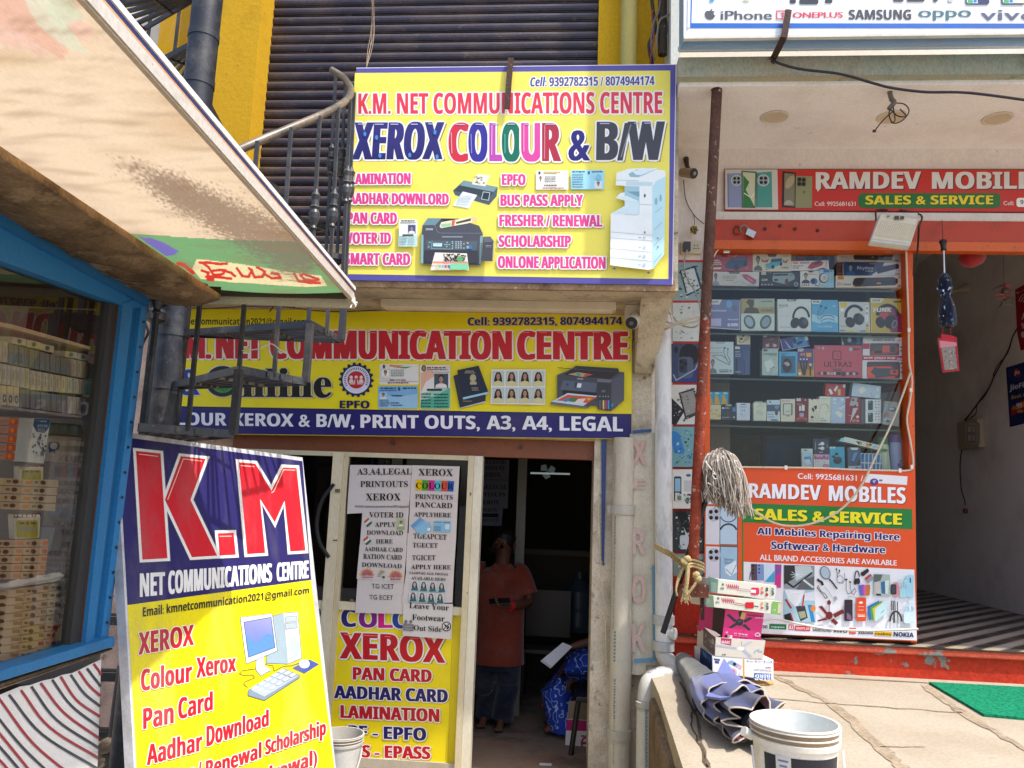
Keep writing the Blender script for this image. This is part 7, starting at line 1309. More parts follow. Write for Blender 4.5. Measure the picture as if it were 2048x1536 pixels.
m.box(onY(1745,265,4.25),onY(1752,259,4.24),'1c1816'); m.build('loose_wire',WIRE,rt)
wire('cable',pw((1545,112,4.15),(1552,124,4.1),(1600,138,4.1),(1680,148,4.1),(1745,166,4.1),(1785,176,4.1),(1850,184,4.1),(1940,186,4.1),(2080,204,4.1)),.0075,'2b2832','long black cable sagging across the front of the canopy','cable')
def strap(label,pts,w_,col):
    m = MB()
    for a,b in zip(pts,pts[1:]): m.bar(a,b,w_,.008,col,(0,1,0))
    m.build('iron_strap',RUSTY,None,label,'bracket','iron straps holding the signs')
strap('rusty iron strap bent over the top middle of the upper yellow sign',[onY(1022,116,4.43),onY(1022,116,4.275),onY(1018,160,4.272),onY(1014,218,4.272)],.034,'4f3a30')
strap('dark angled iron strap bracing the lower edge of the white and blue lightbox',[onY(1577,20,3.955),onY(1568,75,3.955),onY(1543,124,4.16)],.035,'4a3730')
# mottled beam and the showcase's flood lamp ---------------------------------------------
a,b = onY(1424,483,4.965),onY(2300,438,4.965)
rt = thing('shutter_beam','red orange painted steel beam with bolts over the shop opening','beam',(a.x+1,4.965,a.z)); m = MB()
xr = 6; z0,z1 = onY(1600,482,4.965).z,onY(1600,440,4.965).z
m.box((onY(1424,460,4.965).x,4.965,z0),(xr,5.02,z1),'b23a18'); m.build('web',PAINT,rt)
m = MB(); m.box((onY(1424,460,4.965).x,4.955,onY(1600,499,4.955).z),(xr,5.019,z0-.001),'cc5a1a'); m.build('flange',PAINT,rt)
m = MB(); m.box((onY(1424,436,4.97).x,4.972,z1+.001),(xr,5.02,onY(1600,424,4.97).z),'d8cfc4'); m.build('capping',WASH,rt)
for x in (1530,1560,1590,1635):
    m = MB(); m.lathe([(.011,0),(.011,.008),(.006,.012),(0,.012)],onY(x,452+((x*7) % 12),4.965),'5a1f12',10,(0,-1,0)); m.build('bolt',PAINT,rt)
rt = thing('padlock','open steel padlock hooked on the left of the red orange beam','padlock',onY(1500,474,4.94)); m = MB(); m.hexa([onY(x,y,d) for d in (4.95,4.925) for x,y in ((1496,456),(1513,464),(1507,476),(1491,468))],'a8a49c'); m.build('body',CHROME,rt)
m = MB(); m.tube(bez(pw((1498,458,4.94),(1488,450,4.935),(1480,458,4.94),(1484,466,4.945)),6),.005,'8a8478',8); m.tube(bez(pw((1482,458,4.95),(1472,452,4.95),(1468,466,4.95),(1478,468,4.95)),6),.004,'6a3a2a',8); m.build('shackle',CHROME,rt)
rt = thing('flood_light','square white flood lamp with rows of small LEDs tilted over the showcase corner','flood light',onY(1785,440,4.8)); fq = [onY(x,y,d) for x,y,d in ((1761,424,4.74),(1840,434,4.74),(1821,491,4.60),(1740,481,4.60))]
fn = (fq[1]-fq[0]).cross(fq[3]-fq[0]).normalized(); fn = fn if fn.y < 0 else -fn
m = MB(); m.slab(fq,-fn*.045,'c2bfb4'); m.build('housing',PLASTIC,rt,bevel=.008)
FLP = Plane(fq[0]+fn*.001,fn); m = MB(FLP,VC,.001); m.poly([(1214,1176),(1412,1202),(1366,1334),(1164,1308)],'dcd2bc'); m.poly([(1212,1208),(1402,1234),(1370,1326),(1172,1300)],'cdc0a4')
for r in range(8):
    for c in range(15): x = 1222+c*11.2-r*4.2; y = 1218+c*1.5+r*10; m.ell(x,y,2.6,2.4,'f0ead8',6)
squiggle(m,1282,1192,1335,20,'4a4640'); squiggle(m,1240,1190,1262,8,'7a746a'); m.build('lens_panel',PLASTIC,rt)
m = MB(); m.tube(bez(pw((1752,440,4.75),(1753,421,4.96),(1775,420,4.97)),4),.006,'26221e',6); m.tube(bez(pw((1838,455,4.72),(1842,430,4.96),(1800,420,4.97)),4),.006,'26221e',6); m.build('yoke',PAINT,rt)
wire('wire',pw((1838,450,4.76),(1836,490,4.9),(1832,530,4.97),(1820,565,5.0)),.006,'241f1c','black lead running down from the flood lamp')
# pale cable and conduit clipped round the showcase
CB = 'd6c4ac'
wire('cable',pw((1421,532,4.98),(1428,512,4.975),(1448,494,4.975),(1520,492,4.975),(1600,493,4.975),(1700,494,4.975),(1808,494,4.975)),.0055,CB,'pale cable clipped along the orange top of the showcase','cable')
wire('conduit',pw((1812,492,4.972),(1814,560,4.972),(1817,640,4.972),(1818,720,4.972),(1824,760,4.97),(1820,800,4.97),(1814,840,4.97),(1822,890,4.97),(1826,920,4.97),(1824,935,4.97),(1815,941,4.97),(1780,941,4.97),(1700,939,4.968),(1640,936,4.966),(1570,935,4.966),(1480,934,4.966)),.0062,CB,'pale cable snaking down the right edge and foot of the showcase glass','cable')
wire('cable',pw((1822,742,4.95),(1790,830,4.93),(1755,905,4.9),(1720,975,4.9),(1680,1020,4.9),(1630,1045,4.9),(1580,1052,4.9),(1540,1042,4.88),(1500,1015,4.84),(1486,1000,4.8)),.0065,'c9bda2','long slack cream cable swinging across the orange banner to the mop','cable')
wire('cable',pw((1510,1246,4.93),(1550,1238,4.93),(1600,1248,4.93),(1660,1258,4.93),(1740,1261,4.93),(1836,1258,4.93)),.0065,'d2cdc0','off white cable pinned over the maker names at the foot of the banner','cable')
m = MB()
for x,y in ((1453,492),(1553,492),(1610,493),(1664,494),(1766,494),(1818,660),(1822,780),(1572,935),(1800,941),(1824,934)): m.box(onY(x-3,y+4,4.966),onY(x+3,y-4,4.96),'e6ded0')
m.build('cable_clip',PLASTIC,rt)
# passage things ---------------------------------------------------------------------------
RP = Plane((RX-.004,0,0),(-1,0,0))
rt = thing('umbrella','folded blue floral umbrella hanging by its black handle in the entrance','umbrella',onY(1898,650,4.8)); uy = 4.8; ua = onY(1886,480,uy); ub = onY(1896,655,uy); ax = (ub-ua)
m = MB(); m.lathe([(0,0),(.018,.0),(.024,.01),(.017,.03),(.015,.05),(.018,.066),(0,.07)],ua,'16161a',14,ax); m.build('handle',PLASTIC,rt)
m = MB(); t1 = onY(1888,545,uy); m.tube([ua+ax.normalized()*.06,t1+ax*.1],.006,'b8b8b8',8); m.build('shaft',CHROME,rt)
m = MB(); pr = [(0,.0),(.022,.02),(.04,.07),(.036,.10),(.045,.16),(.03,.22),(.024,.25),(.04,.33),(.05,.42),(.052,.50),(.046,.56),(.02,.58)]
h = (ub-t1).length/.58*1.0; nn = 22; axn = (ub-t1).normalized(); u_ = axn.orthogonal().normalized(); q_ = axn.cross(u_); rows = []
for r,d in pr: rows.append([t1+axn*d*h+(u_*math.cos(2*math.pi*k/nn)+q_*math.sin(2*math.pi*k/nn))*r*.9*(1+.16*math.sin(k*4.1+d*9)) for k in range(nn)])
for i in range(len(rows)-1):
    for k in range(nn): m.add([rows[i][k],rows[i][(k+1) % nn],rows[i+1][(k+1) % nn],rows[i+1][k]],[[0,1,2,3]],'141a2c',True)
m.build('canopy',CLOTH,rt,merge=True)
m = MB()
for i in range(150):
    r_,k = random.randrange(1,len(rows)-2),random.randrange(nn); A_,B_,D_ = rows[r_][k],rows[r_][(k+1) % nn],rows[r_+1][k]; u,v = random.random()*.7,random.random()*.7; e1_,e2_ = (B_-A_),(D_-A_); o_ = A_+e1_*u+e2_*v+((A_-(rows[r_][0]+rows[r_][nn//2])/2).normalized())*.0025; a_ = random.random()*.4+.25
    m.add([o_,o_+e1_*a_*1.3+e2_*.1,o_+e1_*a_*.9+e2_*a_*.8,o_+e2_*a_*.6],[[0,1,2,3]],random.choice(['8ab0dc','c4d4e8','3c5a9c','5a84c4','2c4484']))
m.build('floral_print',CLOTH,rt)
wire('string',pw((1884,440,4.95),(1885,462,4.85),(1886,482,4.8)),.002,'2a2a2c','thin string holding up the floral umbrella','string')
rt = thing('pouch','red pouch with a clear front hanging under the floral umbrella','pouch',onY(1898,742,4.8)); PP = YP(4.8)
m = MB(PP,W4); q = [PP.at(*U(W4,p)) for p in ((230,522),(322,550),(334,675),(256,682))]; q = [PP.at(*U(W4,p)) for p in ((230,518),(320,512),(334,675),(256,682))]; m.slab(q,(0,.015,0),'a02430'); m.poly([(245,498),(305,508),(312,545),(250,550)],'b42a38'); m.poly([(236,530),(318,540),(320,556),(240,566)],'c88088'); m.poly([(246,566),(312,556),(324,668),(262,672)],'8a8078')
for i in range(40): x,y = 252+random.random()*60,570+random.random()*95; m.poly([(x,y),(x+8,y+jit(4)),(x+5,y+6)],random.choice(['c4beb8','5a524c','a89e94','3c3632']))
m.line([(252,500),(250,470)],3,'a03038'); m.line([(292,500),(288,468)],3,'a03038'); m.build('pouch_body',CLOTH,rt)
rt = thing('cloth_bundle','small red cloth bundle tied up under the beam in the entrance','bundle',onY(1943,530,5.15)); c = onY(1943,512,5.15); m = MB()
nn = 14; pr = [(.01,.075),(.03,.062),(.045,.05),(.07,.02),(.078,-.02),(.06,-.055),(.02,-.075),(0,-.078)]; rows = [[c+Vector((r*math.cos(2*math.pi*k/nn)*(1+.1*math.sin(k*3)),r*math.sin(2*math.pi*k/nn),d)) for k in range(nn)] for r,d in pr]
for i in range(len(rows)-1):
    for k in range(nn): m.add([rows[i][k],rows[i][(k+1) % nn],rows[i+1][(k+1) % nn],rows[i+1][k]],[[0,1,2,3]],'9a1c22',True)
m.tube(bez([c+Vector((-.09,0,.09)),c+Vector((0,0,.07)),c+Vector((.1,0,.095))],5),.012,'9a1c22',6); m.build('cloth',CLOTH,rt,merge=True)
rt = thing('lamp_holder','cream bulb holder sticking out of the passage wall','lamp holder',RP.at(1932,577)); a = RP.at(1934,577); b = a+Vector((-.22,0,-.05)); m = MB(); m.tube([a,a+(b-a)*.3,a+(b-a)*.32,b],[.055,.03,.02,.018],'a89c88',14); m.build('holder',PLASTIC,rt)
J1 = (1920,540,.22145)
rt = thing('chilli_charm','string of dried red chillies and a lemon hanging in the passage','charm',onY(2008,600,5.5)); m = MB(); cp = lambda x,y: onY(*U(J1,(x,y)),5.5)
for a,b,c in (((400,130),(480,150),'a03038'),((400,140),(290,180),'4a2a24'),((400,150),(470,190),'9a2c34'),((405,220),(310,235),'a8343c'),((410,225),(490,240),'7a2c2c'),((415,250),(330,270),'8a3a34'),((420,255),(500,255),'3c322c'),((415,265),(350,345),'33302a'),((370,315),(460,315),'4a4840')): m.tube(bez([cp(*a),cp((a[0]+b[0])/2,(a[1]+b[1])/2-8),cp(*b)],4),[.009-.007*i/8 for i in range(9)],c,6)
m.build('chillies',PLASTIC,rt); m = MB(); m.lathe([(0,-.03),(.02,-.02),(.028,0),(.02,.02),(0,.03)],cp(408,192),'4c4438',12); m.build('lemon',PLASTIC,rt); MB().tube([cp(388,-260),cp(398,130)],.0015,'3a3632',4).build('string',WIRE,rt)
def onR(q,col,label,name,cat,view,prints,th=.004):
    m = MB(RP,view,.0008); Q = [RP.at(*U(view,p)) for p in q]; m.slab(Q,(th,0,0),col); prints(m); return m.build(name,PAPER,None,label,cat)
def jio(m):
    m.ell(515,930,30,42,'b01c2c',18,-10); m.text('Jio',493,912,540,945,'d8d4d8',(905,936),'bold',fat=1)
    for i in range(9): m.line([(470+i*16,1000),(440+i*26,900-i*6)],3,'2c5a8c')
    m.text('JioFiber',450,1040,680,1090,'c8ccd4',(990,1030),'bold',fat=1); m.text('Book Here',466,1135,660,1168,'c4a832',(1098,1126),'bold')
    m.poly([(462,1245),(560,1180),(700,1150),(720,1250),(560,1280),(468,1318)],'a8182c'); m.text('Rs',478,1228,506,1265,'d0b03a',(1220,1256)); m.text('99',512,1205,562,1256,'d8d4d4',(1195,1244),'bold',fat=1.5); m.text('0*',566,1192,600,1240,'d0b03a',(1186,1232),'bold')
    m.ell(545,1275,30,16,'c8843c',12)
onR([(415,882),(700,795),(730,1350),(450,1418)],'1a2a5c','navy fibre internet poster with a red Jio disc, low on the passage wall','wall_poster','poster',J1,jio)
def red(m):
    for r in (28,48,68): m.arc(600,300,r,r*1.25,190,300,7,'d8c8cc')
    m.line([(515,205),(540,200),(600,170)],3,'d8b8bc'); m.ell(520,205,8,10,'d8c8cc',8)
    m.text('AIR',556,395,680,450,'d8c8cc',(350,400),'bold',fat=1); m.text('WIFI',556,480,700,535,'d8c8cc',(440,492),'bold',fat=1); m.rrect(552,555,700,612,20,'d0c4c8')
onR([(497,178),(720,55),(760,660),(548,728),(515,560)],'a01a2c','curling red wifi poster, upper one on the passage wall','wall_poster','poster',J1,red)
rt = thing('switchboard','beige switchboard with two switches on the passage wall','switch',RP.at(1947,900)); m = MB(); a,b = RP.at(1929,900),RP.at(1967,838); m.box((RX-.06,min(a.y,b.y),min(a.z,b.z)),(RX-.003,max(a.y,b.y),max(a.z,b.z)),'a89a84'); m.build('back_box',PLASTIC,rt,bevel=.004)
m = MB(Plane((RX-.062,0,0),(-1,0,0)),W4,.001); m.rrect(362,925,432,1028,6,'b8b0a4'); m.rect(370,938,412,976,'8a8478'); m.rect(370,980,412,1020,'8a8478')
for y in (942,984): m.rect(374,y,390,y+28,'d0ccc4'); m.rect(394,y,410,y+28,'c4beb4')
m.build('switch_plate',PLASTIC,rt)
wire('wire',[RP.at(*U(J1,p),.02) for p in ((545,520),(500,600),(460,720),(400,830),(330,960),(280,1070),(200,1180),(120,1290),(60,1360))],.006,'2e2624','dark wire slanting down the passage wall to the switchboard')
wire('wire',[RP.at(*U(J1,p),.02) for p in ((480,680),(440,770),(370,850),(325,940),(320,990),(250,1130),(175,1220),(160,1300),(70,1365))],.004,'2e2624','thinner wire twisting beside the slanting passage wire')
rt2 = wire('wire',[RP.at(*U(W4,p),.03) for p in ((362,1050),(355,1090),(352,1150),(358,1240),(372,1290),(378,1320))],.005,'231d1c','wire with a brown plug dangling below the switchboard'); m = MB(); m.lathe([(0,0),(.02,.005),(.02,.04),(.01,.05),(0,.05)],RP.at(*U(W4,(378,1362)),.03),'6a2f24',10); m.build('plug',PLASTIC,rt2)
# mop ------------------------------------------------------------------------------------
MY = 4.60
rt = thing('mop','upturned string mop leaning on the showcase, grey cotton head on a black stick','mop',onY(1330,1270,4.62))
hd = onY(1441,925,MY-.05); m = MB(); m.tube([hd+Vector((0,.03,-.02)),onY(1408,1010,MY-.03),onY(1326,1266,4.62)],.0165,'1c1d20',12); m.build('stick',PLASTIC,rt)
m = MB(); random.seed(3)
for i in range(640):
    a = random.random()*6.283; rr = random.random()**.5; sx,sy_ = math.cos(a)*rr,math.sin(a)*rr
    st_ = hd+Vector((sx*.045-.01,sy_*.04-.01,.055+jit(.012)-.03*rr)); out_ = Vector((sx*.078+.014+jit(.012),-abs(sy_)*.085 if random.random() < .75 else sy_*.07,0))
    L_ = random.uniform(.15,.235)*(1.0 if sx > -.3 else .85); p1 = st_+out_*.5+Vector((0,0,.025-.02*rr)); p2 = st_+out_+Vector((0,0,-.07)); p3 = p2+Vector((jit(.022)+.01,jit(.02),-L_*.5)); p4 = p2+Vector((jit(.04)+.02,jit(.025),-L_+(-.04 if sx > .2 else 0)))
    m.tube(bez([st_,p1,p2,p3,p4],3),.0027,random.choice(['a89c8e','bcb1a4','8a7e70','c6bcb0','6f6458','978a7c']),4,False)
for i in range(10): p = [hd+Vector((jit(.1),-.1-jit(.01),jit(.1)-.06)) for _ in range(4)]; m.tube(bez(p,5),.0035,'d8d0c6',4,False)
m.build('strings',CLOTH,rt)
# boxes stacked by the mop ------------------------------------------------------------------
def carton(name,label,fq,depth,col,prints,view=None,cat='box',side=None,open_top=False,group=None,tilt=0):
    """fq = front face (TL,TR,BR,BL) as 3-d points; depth vector goes back"""
    rt = thing(name,label,cat,(fq[2]+fq[3])/2,group); dv = Vector(depth); m = MB()
    if not open_top: m.slab(fq,dv,col)
    else:
        for i,j_ in ((0,1),(1,2),(2,3),(3,0)):
            if (i,j_) == (0,1): continue
            a,b = fq[i],fq[j_]; m.slab([a,b,b+dv,a+dv],(fq[(i+2) % 4]-fq[(i+3) % 4 if False else (i+1) % 4]).normalized()*.003 if i != 2 else Vector((0,0,.003)),col)
        m.slab(fq,dv.normalized()*.003,col); m.slab([p+dv for p in fq],-dv.normalized()*.003,col)
    m.build('carton_body',CARD,rt,bevel=.0015)
    nv = (fq[1]-fq[0]).cross(fq[3]-fq[0]).normalized(); nv = nv if nv.dot(CAM-fq[0]) > 0 else -nv
    pm = MB(Plane(fq[0]+nv*.001,nv),L2,.0006); prints(pm); pm.build('print',CARD,rt)
    if side:
        nv2 = dv.cross(fq[3]-fq[0]).normalized(); nv2 = nv2 if nv2.dot(CAM-fq[0]) > 0 else -nv2
        pm = MB(Plane(fq[0]+nv2*.001,nv2),L2,.0006); side(pm); pm.build('side_print',CARD,rt)
    return rt
L2 = (1390,1140,.15625)
BYB = 4.50
def bq(pts,y=BYB): return [onY(*U(L2,p),y) for p in pts]
DV = (-.05,.30,0)
# 1 bottom box
q = bq([(218,1100),(1005,1150),(1008,1420),(222,1310)]); f = onZ(*U(L2,(222,1320)),SZ)
def s1(m):
    m.poly([(70,985),(216,1095),(220,1315),(60,1180)],'1f3a6c')
    for i in range(14): m.poly([(80+i*9,1020+i*8),(100+i*9,1040+i*8),(96+i*9,1100+i*8)],random.choice(['2f6aa4','4a90c0','16264a']))
def p1(m):
    m.poly([(225,1112),(1000,1160),(1003,1408),(228,1302)],'e6e6ea'); m.poly([(240,1130),(320,1140),(318,1165),(242,1155)],'4a5060'); m.poly([(252,1160),(308,1166),(306,1200),(254,1194)],'2c4a9c')
    m.poly([(340,1290),(430,1165),(470,1155),(600,1230),(560,1360),(520,1340)],'8aa8cc'); m.poly([(390,1265),(440,1205),(588,1280),(545,1360),(400,1320)],'dce4ee'); m.ell(505,1205,22,22,'1c1c22',12); m.ell(475,1310,62,55,'d8a8c0',18); m.ell(475,1310,40,36,'c07098',16); m.ell(475,1310,22,20,'e4d4e0',12); m.poly([(540,1215),(600,1232),(590,1268),(536,1250)],'e0a8c8')
    m.poly([(612,1138),(632,1140),(634,1395),(614,1392)],'d8a838'); m.poly([(756,1318),(974,1328),(972,1412),(754,1396)],'2f62a8')
    for s,a,b,c,d in (('BIRD',960,1378,770,1336),('STAR',962,1410,760,1386)): m.text(s,a,b,c,d,'e8ecf4',None,'bold',fat=2)
    m.text('G-coil Hot Plate',975,1278,750,1302,'6a6a72',(1262,1286),'plain'); squiggle(m,905,1245,970,14,'8a4a4a')
    for x in (675,780,888,975): m.ell(x,1165+(x-675)*.04,9,10,'3c62a4',8); squiggle(m,x+22,1166+(x-675)*.04,x+70,8,'9a9aa4')
carton('appliance_box','white hot plate box lying upside down at the bottom of the box stack',q,DV,'dcdce0',p1,side=s1)
m = MB(); q2 = [onZ(*U(L2,p),SZ+.004) for p in ((590,1400),(1010,1440),(1005,1458),(860,1476),(600,1428))]; m.slab(q2,(0,0,.003),'c8a458'); m.build('cardboard_flap',CARD,None,'torn tan cardboard flap on the paving under the box stack','cardboard')
# 2 open fan box
q = bq([(262,860),(905,905),(868,1150),(250,1100)]);
def p2(m):
    m.poly([(268,866),(892,912),(864,1144),(255,1096)],'d4ccc0'); m.poly([(330,868),(468,880),(462,968),(330,944)],'a83258'); m.text('MARC',342,902,452,940,'e8c8d4',(910,946),'bold',fat=1)
    m.ell(585,1010,58,34,'c9c8c8',18); m.ell(585,1005,46,24,'e4e2e0',16); m.line([(596,915),(598,975)],7,'8a8a90'); m.poly([(275,955),(530,990),(525,1018),(272,985)],'a9b2c0'); m.poly([(600,1040),(640,1020),(735,1105),(690,1122)],'a9b2c0'); m.poly([(610,960),(680,915),(735,920),(640,985)],'b8c0cc')
    m.arc(830,1070,75,48,180,265,10,'5aa0cc'); squiggle(m,800,1040,862,14,'6a9ac0'); squiggle(m,345,1075,395,18,'6a6460'); squiggle(m,700,1130,850,12,'b8a090')
def s2(m):
    m.poly([(108,740),(262,860),(250,1100),(105,960)],'6a5a58')
    for i in range(30): x = 115+random.random()*130; y = 790+(x-115)*.8+random.random()*120; m.poly([(x,y),(x+22,y+8),(x+14,y+26)],random.choice(['4a3c40','b8b0a8','8a7a74','d0c8c0']))
carton('fan_box','torn open white ceiling fan carton, second from the bottom of the box stack',q,DV,'cfc8bc',p2,side=s2,open_top=True)
m = MB(); a = bq([(120,735),(262,790),(330,838),(250,862)],4.55); m.slab(a,(0,.004,0),'b8aca0'); m.build('loose_flap',CARD,None,'lifted grey carton flap at the left of the open fan box','cardboard')
# 3 pink fan carton standing inside
q = bq([(390,495),(885,555),(835,935),(345,870)],4.55)
def p3(m):
    m.poly([(392,500),(882,558),(833,930),(348,866)],'d83278'); m.poly([(400,575),(440,562),(535,645),(505,672)],'2c3440'); m.poly([(610,650),(700,600),(735,622),(640,678)],'2c3440'); m.poly([(425,735),(520,672),(545,700),(465,748)],'2c3440'); m.poly([(595,705),(640,690),(712,760),(690,778)],'2c3440'); m.ell(568,668,48,46,'2a303c',16); m.ell(568,655,28,16,'4a525e',12); m.poly([(556,530),(600,520),(606,580),(578,640),(560,580)],'2a2a30'); m.poly([(600,542),(655,550),(630,632),(575,622)],'d8a860')
    m.text('ORIENTAL',672,565,868,585,'3c1c30',(585,606),'bi'); squiggle(m,770,605,868,18,'e8a8c4'); m.line([(628,775),(600,830),(580,885)],4,'3c2030'); m.line([(610,840),(680,890)],4,'3c2030')
    for x in (410,520,575,615,655): squiggle(m,x-20,790+(x-410)*.12,x+16,16,'f0b8d0'); squiggle(m,x-20,815+(x-410)*.14,x+16,10,'e898bc')
    m.rect(385,825,410,865,'2a2028'); m.rect(416,830,440,868,'b8a0a8'); m.rect(444,834,476,872,'e8e0e0'); m.arc(800,840,32,34,180,360,14,'c8c0cc'); m.rect(772,838,828,850,'d8d0dc')
def s3(m): m.poly([(235,475),(388,495),(345,870),(220,780)],'3a2420')
carton('fan_box','bright pink carton picturing a dark four bladed fan, standing in the open box',q,(-.10,.22,0),'cc2c70',p3,side=s3)
# 4, 5 water heater rod boxes on top
for lb,Q,kind in (('green ended immersion rod box, lower one with a red plug picture',[(235,325),(1105,405),(1095,578),(245,478)],1),('green ended immersion rod box, topmost of the box stack with a pink U shape',[(300,118),(1045,200),(1020,378),(285,298)],0)):
    q = bq(Q,4.52)
    def p4(m,k=kind):
        dx,dy = (0,0) if k == 0 else (-60,178); g = lambda x,y: (x+dx,y+dy)
        m.poly([g(345,170),g(372,174),g(368,200),g(342,196)],'6a6a64'); squiggle(m,325+dx,222+dy,372+dx,26,'8a8a84')
        for i in range(6): x = 400+i*26; m.line([g(x,178+i*2),g(x+22,236+i*3),g(x+30,190+i*2)],10,'c82c50')
        if k == 0: m.line([g(540,232),g(700,256)],7,'b890a0'); m.line([g(540,262),g(700,276)],7,'b890a0'); m.rrect(715,225,822,318,24,'d42a5c'); m.poly([(715,250),(780,256),(778,294),(715,290)],'e8e4dc')
        else: m.line([(500,418),(640,440)],7,'b03040'); m.line([(500,440),(640,462)],7,'7a3038'); m.rrect(642,412,752,492,16,'c81c2c'); m.line([(752,460),(812,470)],12,'3c3034')
        x0 = 840 if k == 0 else 838; y0 = 218 if k == 0 else 415; m.ell(x0+18,y0+16,18,18,'e8905c',12); squiggle(m,x0,y0+55,x0+38,34,'d05a60')
        tx,ty = (975,228) if k == 0 else (905,415)
        vs,fs = glyphs('VM','bold',.02); W = [m.P((tx+36-v[1]*44,ty+v[0]*62)) for v in vs]; m.add(W,fs,'1f4a3c'); m.up()
        m.line([(tx-8,ty-20),(tx-12,ty+110)],3,'9aa49c')
        if k == 0: squiggle(m,905,225,935,60,'4a5a50'); m.ell(918,315,20,20,'a83040',12)
        if k == 1: m.poly([(992,398),(1104,408),(1095,575),(975,562)],'7cae5c'); m.poly([(1065,420),(1102,424),(1092,552),(1055,548)],'c8c4a4'); m.text('VM',1005,500,1030,520,'dce8d0')
        if k == 0: m.poly([(188,98),(300,140),(285,298),(180,280)],'a8d4c0') if False else None
    def s4(m,k=kind):
        if k == 0: m.poly([(168,82),(300,122),(286,298),(176,282)],'9ccbb4'); m.poly([(205,150),(285,170),(275,280),(200,270)],'c0e0d0')
        else: m.poly([(140,345),(235,328),(245,478),(140,470)],'a4d0b0'); m.poly([(150,370),(190,362),(188,430),(148,440)],'d0d8d0')
    carton('heater_box',lb,q,(-.11,.14,0),'d9d8c8',p4,side=s4,group='immersion rod boxes on the stack')
# beach umbrella on the paving ----------------------------------------------------------------
rt = thing('garden_umbrella','large rolled blue umbrella with maroon lining lying on the paving in a grey sleeve','umbrella',onZ(1450,1410,SZ))
def og(px,py,h):
    d = onZ(px,py,SZ+h); return d
m = MB(); path = bez([og(1366,1322,.05),og(1392,1352,.07),og(1412,1378,.085),og(1428,1392,.09)],5)
m.tube(path,[.05+.055*i/15+.004*math.sin(i*2.3) for i in range(len(path))],'3f403c',18); m.build('sleeve',CLOTH,rt)
ax0,ax1 = og(1416,1380,.085),og(1518,1456,.085); axv = (ax1-ax0); L_ = axv.length; axn = axv.normalized(); sd = axn.cross(Vector((0,0,1))).normalized(); upn = sd.cross(axn)
nn = 72; ns = 22
def ring(t,rs=1,ph=0,amp=1,lift=0):
    rad = (.075+.06*math.sin(min(1,t*1.5)*1.75)-.015*t)*rs; f = max(0,t-.45)/.55; row = []
    for k in range(nn):
        a = 2*math.pi*k/nn; w_ = .035*math.sin(a*3+ph+t*2)+amp*(.03+.15*f*f)*math.sin(a*8+ph*2+math.sin(a*3)*1.5)+.02*math.sin(a*13+t*9)
        x,z = math.cos(a)*rad*1.18*(1+w_),math.sin(a)*rad*.86*(1+w_); row.append(ax0+axn*((t+.05*f*math.sin(a*5+ph))*L_)+sd*x+upn*max(z+.02+lift,-.079+.01*math.sin(a*6)))
    return row
def shell(m,R,col,colf=None):
    for i in range(len(R)-1):
        for k in range(nn): m.add([R[i][k],R[i][(k+1) % nn],R[i+1][(k+1) % nn],R[i+1][k]],[[0,1,2,3]],col,True)
lay = (('56609c',0,.62,1.0,.3,1.3),('4a5488',.3,.80,.93,2.1,1.6),('31375a',.4,1.02,.80,4.0,1.9))
for col,ta,tb,rs,ph,amp in lay:
    m = MB(); R = [ring(ta+(tb-ta)*i/ns,rs,ph,amp*(i/ns)) for i in range(ns+1)]; shell(m,R,col); m.build('canopy_cloth',CLOTH,rt,merge=True)
    m = MB(); I_ = [ring(tb-.002-.18*i/5,rs*(.97-.07*i/5),ph,amp*(1-.1*i)) for i in range(6)]; shell(m,I_,'5a1620'); m.build('lining',CLOTH,rt,merge=True)
    m = MB(); m.tube(R[-1]+[R[-1][0]],.0038,'b9ab9c',5,False); m.build('hem',CLOTH,rt)
m = MB(); m.tube([ax0+axn*L_*.9,ax0+axn*L_*1.16+upn*-.03],[.05,.03],'25283c',10); m.build('tip',CLOTH,rt)
m = MB(); tri = [og(1448,1340,.1)+Vector((0,0,.06)),og(1412,1392,.16),og(1440,1396,.19),og(1474,1392,.17),og(1488,1372,.15)]; m.slab(tri,(0,.012,-.012),'5d68a6'); m.build('flap',CLOTH,rt)
